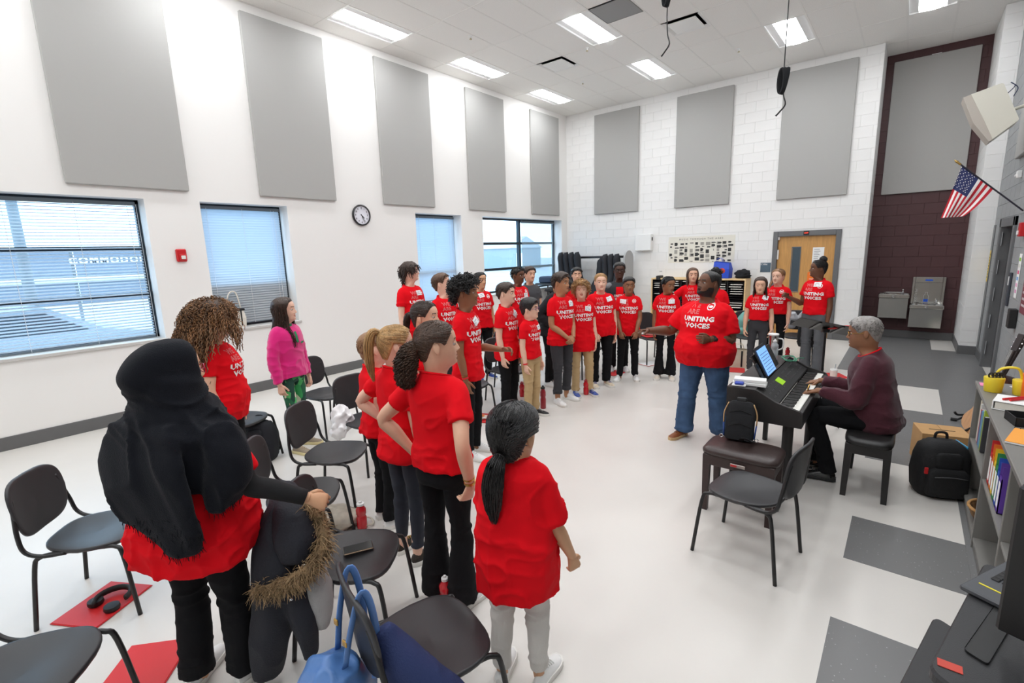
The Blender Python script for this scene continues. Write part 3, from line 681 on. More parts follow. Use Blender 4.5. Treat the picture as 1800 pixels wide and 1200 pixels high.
# ---------------------------------------------------------------- music stand
ms = thing('music_stand', 'black folding music stand beyond the piano', 'music stand', (-.60,5.80,0), R(200))
MB().tube([(0,0,.05),(0,0,1.08)], [.013,.011], 10).build('pole', BLACKT, ms, smooth='auto')
for k in range(3):
    a = R(90+120*k); MB().tube(cr([(0,0,.2),(.12*math.cos(a),.12*math.sin(a),.12),(.27*math.cos(a),.27*math.sin(a),.008)], 4), .009, 8).build('leg', BLACKT, ms, smooth=True)
MB().cbox(-.02,.02,-.015,.015,.16,.24,.004).build('collar', BLACKS, ms)
def tilt_plate(mb, x0, x1, d0, d1, t0, t1, z, tl, roll=R(11)):
    """plate with slope tl along local y and a side roll"""
    c, s_ = math.cos(tl), math.sin(tl); cr_, sr_ = math.cos(roll), math.sin(roll)
    def P(x, d, t): q = (x, d*c-t*s_, d*s_+t*c); return (q[0]*cr_-q[2]*sr_, q[1], z+q[0]*sr_+q[2]*cr_)
    return mb.add([P(x0,d0,t0),P(x1,d0,t0),P(x1,d1,t0),P(x0,d1,t0),P(x0,d0,t1),P(x1,d0,t1),P(x1,d1,t1),P(x0,d1,t1)], [(3,2,1,0),(4,5,6,7),(0,1,5,4),(1,2,6,5),(2,3,7,6),(3,0,4,7)])
tl = R(20)
tilt_plate(MB(), -.29, .29, -.17, .19, 0, .004, 1.11, tl).build('desk', BLACKS, ms)
tilt_plate(MB(), -.29, .29, -.176, -.168, 0, .05, 1.11, tl).build('ledge', BLACKS, ms)
for s_ in (-1, 1): tilt_plate(MB(), s_*.10-.012, s_*.10+.012, -.15, .17, -.012, 0, 1.11, tl).build('desk_rib', BLACKT, ms)
MB().cbox(-.03,.03,-.03,.03,1.06,1.105,.006).build('tilt_joint', BLACKT, ms)
gl = thing('red_glove', 'red and white cloth lying on the music stand', 'cloth', (-.44,5.80,1.085), R(200))
MB().tube(cr([(-.1,.0,.02),(-.04,.03,.05),(.03,-.02,.04),(.1,.02,.03),(.14,-.01,.02)], 4), [.012]*4+[.02]*9+[.012]*4, 8, flat=.6).build('red_cloth', REDF, gl, smooth=True)
MB().tube(cr([(-.16,.02,.02),(-.1,.0,.03),(-.05,.02,.02)], 4), .014, 8, flat=.6).build('white_cuff', WHITEP, gl, smooth=True)
# ---------------------------------------------------------------- water fountains
def fountain(label, x0, x1, z0, z1, filler=None):
    t = thing('water_fountain', label, 'water fountain', ((x0+x1)/2, YA-.012, 0), group='wall water fountains'); a = (x1-x0)/2; dp = .42
    prism_ = [(0,z0+.06),(-.1,z0),(-dp*.72,z0+.03),(-dp*.86,z1-.10),(0,z1-.10)]
    MB().loft([[(x, y, z) for y, z in prism_] for x in (-a+.012, a-.012)], True, True).build('housing', STEEL, t)
    m = MB(); m.cbox(-a,a,-dp,0,z1-.10,z1-.02,.012); m.build('basin_rim', STEEL, t)
    V = [[(a*f*(abs(math.cos(q))**.5)*np.sign(math.cos(q)), -dp*.5+dp*.48*f*(abs(math.sin(q))**.5)*np.sign(math.sin(q)), z1-.02+dz) for q in np.arange(28)*2*PI/28] for f, dz in ((.97,0),(.97,.018),(.9,.018),(.84,.004),(.4,.002),(.02,.001))]
    MB().loft(V, False, False).build('basin_bowl', CHROME, t, smooth='auto')
    MB().tube(cr([(a*.55,-dp*.25,z1),(a*.55,-dp*.25,z1+.04),(a*.55,-dp*.4,z1+.055)], 4), [.012]*5+[.014]*4, 10).build('bubbler', CHROME, t, smooth=True)
    o = MB().lathe([(.03,0),(.03,.012),(.024,.02),(.01,.021)], n=18).build('push_button', CHROME, t, smooth='auto'); o.rotation_euler = (R(90),0,0); o.location = (0,-dp,z1-.06)
    if filler:
        f0, f1 = filler
        MB().cbox(-a*.96,-a*.80,-.12,0,f0,f1,.006).cbox(a*.80,a*.96,-.12,0,f0,f1,.006).cbox(-a*.8,a*.8,-.12,0,f1-.11,f1,.006).box(-a*.8,a*.8,-.03,0,f0,f1-.11).build('bottle_filler', STEEL, t)
        BL = M('filler_blue', (20,90,210), .4)
        MB().cbox(-.055,.055,-.123,-.119,f1-.075,f1-.045,.002).build('sensor_label', BL, t)
        MB().cbox(-.055,.02,-.034,-.03,f0+.04,f0+.10,.003).build('blue_water_mark', BL, t)
        pts = [(-.055,0),(.02,0),(.02,.12),(.0,.15),(.0,.19),(-.035,.19),(-.035,.15),(-.055,.12),(-.055,0)]
        MB().tube([(x,-.033,f0+.045+z) for x, z in pts], .003, 5).build('bottle_outline', WHITEP, t)
        text_obj('lettering', 'H2O To Go!', WHITEP, t, (-a*.62,-.03,f0+.04), (0,0,1), (-1,0,0), .05, align='LEFT')
    return t
fountain('lower-mounted stainless water fountain with the tall bottle filler', .075, .585, .24, .74, (.70,1.235))
fountain('plain stainless water fountain left of the bottle filler', -.42, .06, .40, .93)
# ---------------------------------------------------------------- clock, alarm, boxes on walls
ck = thing('wall_clock', 'round wall clock with black rim between the windows', 'clock', (-L, 5.105, 2.655)); ck.rotation_euler = (0, R(90), 0)
MB().lathe([(.172,0),(.178,.012),(.176,.035),(.158,.045),(.152,.03)], n=40, cap=False).build('rim', M('clock_rim', (30,30,34), .35), ck, smooth='auto')
MB().lathe([(.158,.0),(.156,.022),(.001,.0225)], n=40).build('dial', M('clock_dial', (230,230,238), .5), ck)
m = MB()
for h_ in range(1, 13):
    a = R(90-30*h_); V, F = text_mesh(str(h_), .042, .0008)
    # clock-local: x is -z of the room, y is room y; the face reads with up = -x
    cx, cy = .118*math.cos(a), .118*math.sin(a)-.014
    m.add([(-(v[1]+cy), (v[0]+cx), .0235) for v in V], [f for f in F])
m.build('numerals', M('clock_ink', (24,24,26), .6), ck)
for nm, ln, wd, hh in (('hour_hand',.075,.007,4.42*30),('minute_hand',.115,.005,25*6),('second_hand',.12,.002,27*6)):
    a = R(90-hh); c, s = math.cos(a), math.sin(a); Q = [(-.02,-wd),(ln,-wd*.6),(ln,wd*.6),(-.02,wd)]
    MB().add([(-(u*s+v*c), u*c-v*s, .026) for u, v in Q]+[(-(u*s+v*c), u*c-v*s, .027) for u, v in Q], [(0,1,2,3),(4,5,6,7),(0,1,5,4),(1,2,6,5),(2,3,7,6),(3,0,4,7)]).build(nm, M('clock_ink', (24,24,26), .6), ck)
fa = thing('fire_alarm', 'red fire alarm strobe on the wall beside the large window', 'fire alarm', (-L, 2.31, 1.96))
AR = M('alarm_red', (196,28,34), .35)
MB().cbox(0,.035,-.06,.06,0,.165,.012).build('base_plate', AR, fa); MB().cbox(.035,.055,-.03,.045,.02,.10,.008).build('strobe_housing', AR, fa); MB().cbox(.055,.066,-.015,.035,.035,.08,.006).build('strobe_lens', M('strobe_lens', (230,230,225), .15), fa)
bx = thing('wall_box', 'white electrical box on the block wall near the corner', 'electrical box', (-5.17, D-.004, 1.88))
MB().cbox(-.21,.21,-.12,0,0,.4,.008).build('enclosure', WHITEP, bx); MB().cbox(-.2,.2,-.126,-.12,.01,.39,.003).build('cover', WHITEP, bx); MB().cbox(.212,.216,-.09,-.03,.24,.32,.001).build('side_vent', M('vent_grey', (60,60,62), .6), bx)
po = thing('poster', 'wide cream poster of black and white musical history pictures', 'poster', (-3.81, D-.004, 1.575))
MB().cbox(-.755,.755,-.004,0,0,.605,.001).build('sheet', PAPER2, po)
rb = random.Random(11); m = MB(); m2 = MB()
for c in range(12):
    x0 = -.73+c*.122; z = .47
    while z > .04:
        h_ = rb.uniform(.03,.09); w_ = rb.uniform(.05,.105)
        if rb.random() < .7: (m if rb.random() < .55 else m2).box(x0, x0+w_, -.0052, -.004, max(z-h_, .025), z)
        if rb.random() < .6: m.box(x0+rb.uniform(0,.05), x0+rb.uniform(.055,.11), -.0058, -.005, max(z-h_*.7,.02), z-h_*.2)
        z -= h_+rb.uniform(.008,.03)
m.build('dark_pictures', M('print_dark', (52,52,52), .8), po)['kind'] = 'stuff'; m2.build('grey_pictures', M('print_mid', (160,156,148), .8), po)['kind'] = 'stuff'
text_obj('title', 'MUSIC THROUGH THE AGES', M('print_dark', (52,52,52), .8), po, (0,-.004,.525), (1,0,0), (0,0,1), .055, spacing=1.5)
# ---------------------------------------------------------------- music folder cubby with things on top
cu = thing('folder_cabinet', 'maple music folder cabinet with slots of papers at the back wall', 'cabinet', (-3.74, D-.44, 0)); MAPLE = M('maple', (224,192,142), .5, var=.05, vscale=4, stretch=(1,1,8))
MB().cbox(-1.06,1.06,0,.42,1.2,1.235,.004).build('top', MAPLE, cu); MB().cbox(-1.06,-1.03,0,.42,0,1.2,.003).build('side_panel', MAPLE, cu); MB().cbox(1.03,1.06,0,.42,0,1.2,.003).build('side_panel', MAPLE, cu)
MB().box(-1.03,1.03,.40,.42,.06,1.2).build('back_panel', MAPLE, cu); MB().cbox(-1.06,1.06,.02,.42,0,.08,.003).build('plinth', MAPLE, cu); MB().cbox(-1.03,1.03,.0,.4,.50,.53,.003).build('lower_shelf', MAPLE, cu)
rb = random.Random(5); SHB = M('slot_black', (22,22,24), .7)
for c in range(7): MB().box(-1.03+c*.3433-.008,-1.03+c*.3433+.008,.02,.4,.53,1.2).build('divider', SHB, cu)
shm = None; ppm = None
for c in range(6):
    for r_ in range(13):
        z = .545+r_*.05; loc = (-1.03+c*.3433+.172,.21,z)
        if shm is None: shm = MB().box(-.163,.163,-.19,.19,0,.006).build('slot_shelf', SHB, cu); shm.location = loc
        else: link('slot_shelf', shm.data, cu, loc)
        if rb.random() < .62:
            loc2 = (loc[0]+rb.uniform(-.02,.02), .19+rb.uniform(-.01,.01), z+.007)
            if ppm is None: ppm = MB().box(-.125,.125,-.17,.17,0,.014).build('paper_stack', PAPER2, cu); ppm.location = loc2
            else: link('paper_stack', ppm.data, cu, loc2)
bb = thing('shopping_bag', 'blue reusable shopping bag with red and yellow print on the cabinet', 'bag', (-3.22, D-.24, 1.24), R(-6)); BAGB = M('bag_blue', (30,70,190), .45)
MB().loft([[(-.17,-.1,0),(.17,-.1,0),(.17,.1,0),(-.17,.1,0)],[(-.18,-.09,.2),(.17,-.1,.2),(.18,.09,.2),(-.17,.09,.2)],[(-.18,-.05,.36),(.15,-.06,.33),(.16,.03,.34),(-.17,.03,.37)]], True, False).build('bag_body', BAGB, bb)
MB().ell((.02,-.102,.16), (.07,.004,.06), 14, 8).build('red_print', M('print_red', (214,60,40), .5), bb, smooth=True); MB().ell((.0,-.106,.13), (.045,.004,.03), 12, 6).build('yellow_print', M('print_yellow', (240,180,40), .5), bb, smooth=True)
for y in (-.05,.03): MB().tube(cr([(-.13,y,.34),(-.12,y,.42),(-.03,y,.43),(.02,y,.33)], 4), .01, 6, flat=.3).build('handle', BAGB, bb, smooth=True)
jk = thing('folded_jacket', 'crumpled dark jacket on top of the folder cabinet', 'jacket', (-2.80, D-.22, 1.24))
def blob(mb, c, r, seed, amp=.15, n=26, m=14, sc=6.):
    V = []; F = []
    t, p = np.meshgrid(np.linspace(0, PI, m+1), np.arange(n)*2*PI/n, indexing='ij')
    S = np.stack([np.sin(t)*np.cos(p), np.sin(t)*np.sin(p), -np.cos(t)], -1).reshape(-1, 3)
    d = 1+amp*vnoise(S*np.array((1,1,1.)), sc*.5, seed)+amp*.5*vnoise(S, sc, seed+9)
    V = S*d[:,None]*np.array(r)+np.array(c); V[:,2] = np.maximum(V[:,2], 0.0)
    F = [(i*n+j, i*n+(j+1) % n, (i+1)*n+(j+1) % n, (i+1)*n+j) for i in range(m) for j in range(n)]
    return mb.add(V, F)
blob(MB(), (0,0,.05), (.16,.12,.12), 3, .3).build('jacket_body', BLACKF, jk, smooth=True); blob(MB(), (.04,-.03,.10), (.11,.08,.08), 8, .3).build('jacket_sleeve', BLACKF, jk, smooth=True)
sp = thing('desk_speaker', 'small black speaker on the left end of the cabinet', 'speaker', (-4.62, D-.26, 1.24)); MB().cbox(-.05,.05,-.05,.05,0,.22,.012).build('housing', BLACKS, sp); MB().lathe([(.035,0),(.03,.006),(.01,.003)], n=16).build('driver', BLACKF, sp).location = (0,-.05,.14); sp.children[-1].rotation_euler = (R(90),0,0)
# ================================================================ people
def cint(xq, xt, yt):
    """smooth cubic interpolation of a table"""
    xt = np.array(xt, float); yt = np.array(yt, float); m = np.gradient(yt, xt); xq = np.clip(np.asarray(xq, float), xt[0], xt[-1])
    i = np.clip(np.searchsorted(xt, xq, side='right')-1, 0, len(xt)-2); h = xt[i+1]-xt[i]; t = (xq-xt[i])/h
    return (2*t**3-3*t*t+1)*yt[i]+(t**3-2*t*t+t)*h*m[i]+(-2*t**3+3*t*t)*yt[i+1]+(t**3-t*t)*h*m[i+1]
def nrm(v): v = np.array(v, float); return v/(np.linalg.norm(v)+1e-12)
def rotz(a): c, s = math.cos(a), math.sin(a); return np.array(((c,-s,0),(s,c,0),(0,0,1.)))
def rotx(a): c, s = math.cos(a), math.sin(a); return np.array(((1.,0,0),(0,c,-s),(0,s,c)))
def roty(a): c, s = math.cos(a), math.sin(a); return np.array(((c,0,s),(0,1.,0),(-s,0,c)))
G = lambda x, c, s: np.exp(-((x-c)/s)**2)
HZ = (-.14,-.10,-.06,-.03,-.012,0.,.012,.03,.05,.075,.10,.125,.15,.175,.195,.21,.219,.2245)
HF = (.060,.050,.045,.047,.060,.080,.094,.098,.096,.095,.0935,.094,.096,.089,.074,.053,.033,.004)
HB = (.078,.072,.068,.068,.069,.070,.072,.077,.083,.091,.099,.105,.105,.099,.085,.064,.042,.005)
HW = (.072,.057,.051,.050,.051,.053,.057,.062,.066,.0705,.0745,.0770,.0785,.0765,.0665,.0500,.0330,.004)
def head_surf(th, z):
    """base skull/face surface in head coordinates (chin at z=0, y forward); no features"""
    f, b, wd = cint(z, HZ, HF), cint(z, HZ, HB), cint(z, HZ, HW); s, c = np.sin(th), np.cos(th)
    jaw = 1-.30*sstep(.075, .0, z)*sstep(-.02, .004, z)*np.clip(c, 0, 1)
    x = wd*np.sign(s)*np.abs(s)**.92*jaw; y = np.where(c > 0, f, b)*np.sign(c)*np.abs(c)**.88 - .004
    return np.stack([x, y, z+0*x], -1)
def face_disp(x, z, mo=0., fem=0.):
    ax = np.abs(x)
    d = .0045*G(ax,.03,.024)*G(z,.137,.010)*(1-.5*fem) - .011*G(ax,.032,.0155)*G(z,.115,.0115)
    na = np.interp(z, (.066,.071,.076,.083,.095,.11,.125,.135), (0,.006,.018,.0235,.018,.010,.004,0)); ns = np.interp(z, (.07,.083,.125), (.0125,.0115,.0075))
    d = d + na*np.exp(-(x/ns)**2) + .0085*G(ax,.0145,.0065)*G(z,.0775,.0065)
    d = d + .0065*G(x,0,.019)*G(z,.0575,.0048) + .0065*G(x,0,.017)*G(z,.0445,.005) - .0055*G(x,0,.021)*G(z,.051,.0026) + .006*G(x,0,.018)*G(z,.014,.011) + .003*G(ax,.046,.02)*G(z,.082,.02) - .004*G(x,0,.02)*G(z,.031,.006)
    if mo > 0:
        hh = .003+.013*mo; cz = .051-.008*mo; q = (x/.019)**2+((z-cz)/hh)**2
        d = d - .022*mo*sstep(1.15, .55, q)
    return d
NS = 60
_u = np.arange(NS)/NS*2-1                       # -1..1, denser at the face
TH = PI*(np.sign(_u)*(np.abs(_u)*.58+.42*np.abs(_u)**2.2))
SKINM = {}
def skin_mat(name, col): return M('skin_'+name, col, .48, var=.03, vscale=30, bump=.03, bscale=300, spec=.4)
EYEW = M('eye_white', (204,198,192), .35); IRIS = M('eye_iris_dark', (38,24,16), .15); MOUTH = M('mouth_dark', (52,16,18), .5)
def remesh(mb, vox, it=6, fac=.5):
    """fuse overlapping closed shapes into one continuous surface"""
    me = bpy.data.meshes.new('r'); me.from_pydata(mb.v, [], mb.f); o = bpy.data.objects.new('r', me); COL.objects.link(o)
    m = o.modifiers.new('r', 'REMESH'); m.mode = 'VOXEL'; m.voxel_size = vox
    s = o.modifiers.new('s', 'SMOOTH'); s.factor = fac; s.iterations = it
    dg = bpy.context.evaluated_depsgraph_get(); e = bpy.data.meshes.new_from_object(o.evaluated_get(dg))
    n = len(e.vertices); V = np.empty(n*3); e.vertices.foreach_get('co', V); N = np.empty(n*3); e.vertices.foreach_get('normal', N)
    F = [tuple(p.vertices) for p in e.polygons]; bpy.data.objects.remove(o); bpy.data.meshes.remove(me); bpy.data.meshes.remove(e)
    return V.reshape(-1,3), N.reshape(-1,3), F
def ering(c, hw, fd, bd, n=36, p=.86, R3=None):
    a = np.arange(n)*2*PI/n; s, co = np.sin(a), np.cos(a)
    q = np.stack([hw*np.sign(s)*np.abs(s)**p, np.where(co > 0, fd, bd)*np.sign(co)*np.abs(co)**p, 0*a], -1)
    if R3 is not None: q = q@R3.T
    return q+np.array(c)
def limb(mb, pts, rad, n=14, k=4, mi=None, flat=None, cap=True):
    """smooth tapering tube through joints"""
    P = cr(pts, k); t = np.linspace(0, len(pts)-1, len(P)); r = cint(t, range(len(pts)), rad)
    mb.tube(P, r, n, caps=cap, mi=mi)
def hand(mb, W, d, n, side, sz, curl, mi=0, point=False, fist=None):
    d = nrm(d); n = nrm(np.array(n)-d*np.dot(n, d)); t = np.cross(d, n)*side
    rings = []
    for l, a, b in ((-.02,.024,.019),(.0,.026,.0185),(.03,.031,.017),(.06,.039,.0155),(.085,.042,.014),(.097,.040,.011),(.101,.034,.006)):
        q = np.arange(14)*2*PI/14; rings.append(W+sz*(d*l + np.cos(q)[:,None]*t*a + np.sin(q)[:,None]*n*b))
    mb.loft(rings, mi=mi)
    cl = curl if hasattr(curl, '__len__') else (curl*.85, curl, curl*1.05, curl*1.12)
    for (o, l, r, c) in zip((.030,.0105,-.0095,-.028), (.070,.079,.073,.057), (.0092,.0095,.009,.008), cl):
        p = W+sz*(d*.088+t*o); dd = nrm(d+t*o*.9); P = [p]; rr = [r*1.02]
        for f, bd, tp in ((.46,62,1.),(.30,80,.92),(.24,50,.84)):
            a = R(bd)*c; dd = nrm(dd*math.cos(a)+np.cross(np.cross(dd, n), dd)*math.sin(a)) if a else dd
            nn_ = n - dd*np.dot(n, dd)
            P.append(P[-1]+dd*l*f*sz*.5); rr.append(r*tp); P.append(P[-1]+dd*l*f*sz*.5); rr.append(r*tp*.97)
            n2 = nrm(nn_) if np.linalg.norm(nn_) > .05 else n
        P.append(P[-1]+dd*r*.6*sz); rr.append(r*.4)
        mb.tube(P, np.array(rr)*sz, 8, mi=mi)
    cm = float(np.mean(cl)); P = [W+sz*(d*.02+t*.022)]; rr = [.0135]
    dd = nrm(d*.72+t*.62+n*.28)
    P.append(P[-1]+dd*.032*sz); rr.append(.0125); dd = nrm(dd+d*.25+n*.55*cm-t*.3*cm); P.append(P[-1]+dd*.03*sz); rr.append(.0105); dd = nrm(dd+n*.25*cm-t*.35*cm+d*.1); P.append(P[-1]+dd*.026*sz); rr.append(.0088); P.append(P[-1]+dd*.007*sz); rr.append(.004)
    mb.tube(P, np.array(rr)*sz, 8, mi=mi)
TZ = (.44,.47,.50,.55,.60,.66,.72,.765,.790,.808,.824,.838,.855)
TW = (.156,.163,.164,.150,.136,.142,.155,.160,.150,.124,.092,.068,.057)
TF = (.100,.104,.106,.100,.096,.105,.113,.103,.086,.074,.062,.054,.050)
TB = (.110,.118,.120,.104,.092,.098,.107,.107,.100,.092,.083,.073,.066)
class Body: pass
ARM = {   # poses for the right arm (x mirrored for the left): upper, fore, hand, palm, curl
 'down': ((.14,.02,-1),(.03,.20,-1),(-.02,.14,-1),(-1,.1,0),.35),
 'loose': ((.20,-.04,-1),(.06,.26,-1),(.0,.2,-1),(-.9,-.3,0),.5),
 'clasp': ((.10,.10,-1),(-.50,.62,-.62),(-.75,.35,-.5),(-.2,-.9,-.3),.55),
 'front': ((.10,.16,-1),(-.22,.50,-.85),(-.2,.3,-.95),(-.2,-1,0),.6),
 'hip': ((.72,-.35,-.75),(-.62,.45,-.62),(-.35,.55,-.75),(-.6,-.5,.2),.5),
 'hipback': ((.78,-.42,-.6),(-.66,-.05,-.75),(-.4,.1,-.9),(-.8,.4,0),.35),
 'fore': ((.10,.18,-1),(-.10,.98,-.12),(-.1,1,.0),(-.9,0,-.4),.75),
}
def person(label, x, y, deg, Ht, skin, sname, hairf, haircol, **k):
    g = lambda n, d: k.get(n, d)
    s = Ht/1.70; near = g('vox', .0115); P = Body()
    root = thing('person', label, 'person', (x, y, g('z', 0.)), R(deg-90))
    SK = skin_mat(sname, skin); LIP = M('lip_'+sname, tuple(max(0, int(c*f)) for c, f in zip(skin, (.86,.66,.66))), .4); HAIR = haircol
    bw, bd, belly, bust = g('bw', 1.), g('bd', 1.), g('belly', 0.), g('bust', 0.)
    lean, twist = R(g('lean', 0)), R(g('twist', 0)); hipz = .52*Ht
    MU = rotz(twist)@rotx(-lean); piv = np.array((0,0,hipz)); up = lambda q: (np.asarray(q, float)-piv)@MU.T+piv+np.array((0, g('sway', 0.), 0))
    def prof(zf, ease=0.):
        hw = cint(zf, TZ, TW)*s*(1+(bw-1)*sstep(.86,.79,zf)); f = cint(zf, TZ, TF)*s*(1+(bd-1)*sstep(.86,.79,zf)); b = cint(zf, TZ, TB)*s*(1+(bd-1)*.7*sstep(.86,.79,zf))
        f = f + belly*G(np.array(zf), .575, .075) + bust*G(np.array(zf), .715, .035); hw = hw + belly*.55*G(np.array(zf), .57, .08)
        return float(hw+ease), float(f+ease), float(b+ease)
    # ------------------------------------------------ body: one continuous skin from hips over neck to crown, with arms and legs
    mb = MB(); hs = g('hs', (Ht/1.70)**.42*1.05); hz0 = Ht-.2245*hs   # chin height
    hy, hp, hr = [R(a) for a in g('head', (0,0,0))]
    zc = hz0; zb = .845*Ht
    HY0 = .012*s
    def hpos(q, wgt=1.):
        """head-local points to person space"""
        Rm = rotz(hy*wgt)@rotx(-hp*wgt)@roty(hr*wgt); q = np.asarray(q, float)*hs; pv = np.array((0,-.015,.0))*hs
        q = (q-pv)@Rm.T+pv
        return up(q+np.array((0, HY0, zc)))
    P.hpos, P.hs = hpos, hs
    rings = []; A = TH
    for zf in (.50,.56,.62,.68,.74,.78,.805,.825):
        hw, f, b = prof(zf, -.022); sn, cs = np.sin(A), np.cos(A)
        rings.append(up(np.stack([hw*sn, np.where(cs > 0, f, b)*cs, 0*A+zf*Ht], -1)))
    mo, fem = g('mouth', 0.), g('fem', 0.)
    zz = np.concatenate([np.array((-.085,-.06,-.04,-.025,-.012,-.004,.004,.012,.022,.03)), np.arange(.035,.150,.0042), np.array((.154,.162,.172,.182,.192,.201,.209,.215,.2195,.2225,.2242))])
    zneck = (zb-zc)/hs
    zz = zz[(zz > zneck+.012) | (zz > -.03)]
    for z in zz:
        q = head_surf(A, np.full(NS, z)); fr = np.cos(A) > .05
        q[:,1] += np.where(fr, face_disp(q[:,0], q[:,2], mo, fem)*sstep(.05, .35, np.cos(A)), 0)
        if g('jowl', 0.): q[:,:2] *= 1+g('jowl', 0.)*sstep(.12, .02, z)
        w_ = float(sstep(-.09, .0, z)); rings.append(hpos(q, w_))
    # slots: 0 skin, 1 lips, 2 brow, 3 mouth, 4 eye white, 5 iris, 6 beard
    nt = 8; mats = [SK, LIP, HAIR, MOUTH, EYEW, IRIS, HAIR]
    o = len(mb.v); V = [p for r in rings for p in r]; F = []; MI = []
    zs = np.concatenate([np.full(nt, -1.), zz])
    nr = len(rings); I, J = np.meshgrid(np.arange(nr-1), np.arange(NS), indexing='ij'); J2 = (J+1) % NS; F = np.stack([I*NS+J2, I*NS+J, (I+1)*NS+J, (I+1)*NS+J2], -1).reshape(-1, 4).tolist()
    zm = ((zs[:-1]+zs[1:])/2)[:,None]+0*J; A2 = np.where(J2 == 0, PI, A[J2]); am = (A[J]+A2)/2; xm = head_surf(am.ravel(), zm.ravel())[:,0].reshape(am.shape); c = np.cos(am); ax = np.abs(xm); mi = np.zeros(am.shape, int); hd = I >= nt; fc = hd & (c > .3)
    hh = .003+.013*mo; cz = .051-.008*mo
    if g('beard', 0): mi[hd & (c > -.12) & (zm < .078) & (zm > -.012) & ((zm < .036+.05*sstep(.3, .75, 1-c)) | ((ax < .03) & (zm > .06) & (zm < .07)))] = 6
    mi[fc & (ax > .012) & (ax < .050) & (np.abs(zm-(.1385+.003*np.sin((ax-.012)*60)-.06*np.maximum(0, ax-.036))) < (.0040 if not fem else .0028))] = 2
    mi[fc & (((zm-.0515+.004*mo)/(.0088+.011*mo))**2+(xm/.0235)**2 < 1)] = 1
    if mo > .15: mi[fc & ((xm/.0165)**2+((zm-cz)/hh)**2 < .8)] = 3
    MI = mi.ravel().tolist()
    F.append(tuple((len(rings)-1)*NS+j for j in range(NS-1,-1,-1))); MI.append(0); F.append(tuple(range(NS))); MI.append(0)
    mb.v.extend([tuple(p) for p in V]); mb.f.extend(F); mb.mi.extend(MI)
    for sx in (-1, 1):   # eyes with lids, ears
        ye = float(head_surf(np.array([0.33]), np.array([.1145]))[0,1])-.0115
        e = MB(); e.ell((0,0,0), (.0125,.0125,.0125), 14, 10); c0 = np.array((sx*.0315, ye, .1145))
        ev = np.array(e.v); lookx = g('look', 0.); dirn = nrm((lookx,1,-.05))
        mb.add(hpos(ev+c0), e.f, 4)
        ang = np.arange(12)*2*PI/12; tx = nrm(np.cross(dirn, (0,0,1))); tz = np.cross(tx, dirn)
        mb.add(hpos([c0+dirn*.0128]+[c0+dirn*.0112+.0074*(math.cos(a)*tx+math.sin(a)*tz) for a in ang]), [(0,1+i,1+(i+1) % 12) for i in range(12)], 5)
        lid = g('lid', .25); th_ = np.linspace(-1.45, 1.45, 9); rws = []
        for el in np.linspace(lid, 1.5, 5): rws.append([c0+np.array((.0138*math.sin(a)*math.cos(el), .0138*math.cos(a)*math.cos(el), .0138*math.sin(el))) for a in th_])
        mb.loft([hpos(r) for r in rws], False, False, closed=False, mi=0)
        rws = []
        for el in np.linspace(-.42, -1.5, 4): rws.append([c0+np.array((.0136*math.sin(a)*math.cos(el), .0136*math.cos(a)*math.cos(el), .0136*math.sin(el))) for a in th_])
        mb.loft([hpos(r) for r in rws[::-1]], False, False, closed=False, mi=0)
        er = MB(); Re = rotz(-sx*.45)@rotx(.18)
        er.ell((0,0,0), (.0065,.0165,.031), 12, 8); ev = np.array(er.v); ev[:,1] *= 1-.28*sstep(.0,-.03,ev[:,2]); ev[:,0] += sx*.006*(ev[:,1] < -.006)
        xw = float(head_surf(np.array([R(98)]), np.array([.10]))[0,0])
        mb.add(hpos(ev@Re.T+np.array((sx*(xw+.004), -.016, .101))), er.f, 0)
    # arms
    sh = {}; SHX = .150*s*bw if bw < 1.15 else (.150*s*(1+(bw-1)*.75)); SHZ = .787*Ht; ul, fl_ = .172*Ht, .148*Ht; hsz = g('hand', Ht/1.75*1.0)
    ar = g('armr', 1.)*s**.7
    P.arm = {}
    for sx, key in ((1, 'ra'), (-1, 'la')):
        a = g(key, 'down'); a = ARM[a] if isinstance(a, str) else a
        mir = np.array((sx, 1, 1.)); u, f, h, n = [nrm(np.array(v, float)*mir) for v in a[:4]]
        S0 = np.array((sx*SHX, -.008*s, SHZ)); E = S0+u*ul; W = E+f*fl_
        pts = [S0-np.array((sx*.05,0,-.01)), S0, S0+u*ul*.5, E, E+f*fl_*.35, E+f*fl_*.75, W, W+h*.012]
        b2 = MB(); limb(b2, [up(p) for p in pts], [r*ar for r in (.030,.037,.044,.038,.0395,.030,.0245,.0245)], 14, 3)
        mb.add(b2.v, b2.f, 0)
        b2 = MB(); hand(b2, up(W), MU@h, MU@n, sx, hsz, a[4]); mb.add(b2.v, b2.f, 0)
        P.arm[sx] = (S0, E, W, u, f, h, n)
    # legs under the trousers
    legs = g('legs', None); st = g('stance', ((.095,.0,8),(-.095,.0,-8))); P.leg = []
    for i, sx in enumerate((1, -1)):
        Hj = np.array((sx*.088*s*min(bw, 1.25), 0, .515*Ht))
        if legs: Kn, An, yaw = [np.array(v, float) if hasattr(v, '__len__') else v for v in legs[i]]
        else:
            fx, fy, yaw = st[i]; An = np.array((fx*s, fy, .075)); Kn = (Hj+An)/2+np.array((sx*.004, .022*s, 0)); Kn[2] = .285*Ht
        P.leg.append((Hj, Kn, An, yaw))
        b2 = MB(); limb(b2, [Hj, (Hj+Kn)/2, Kn, (Kn+An)/2, An, An+np.array((0,.02,-.05))], [.07*s,.062*s,.048*s,.046*s,.034*s,.03*s], 12, 3); mb.add(b2.v, b2.f, 0)
    P.body = mb.build('body', mats, root, smooth=True)
    # ------------------------------------------------ shirt
    SHM = g('shirt', None); hem = g('hem', .455)
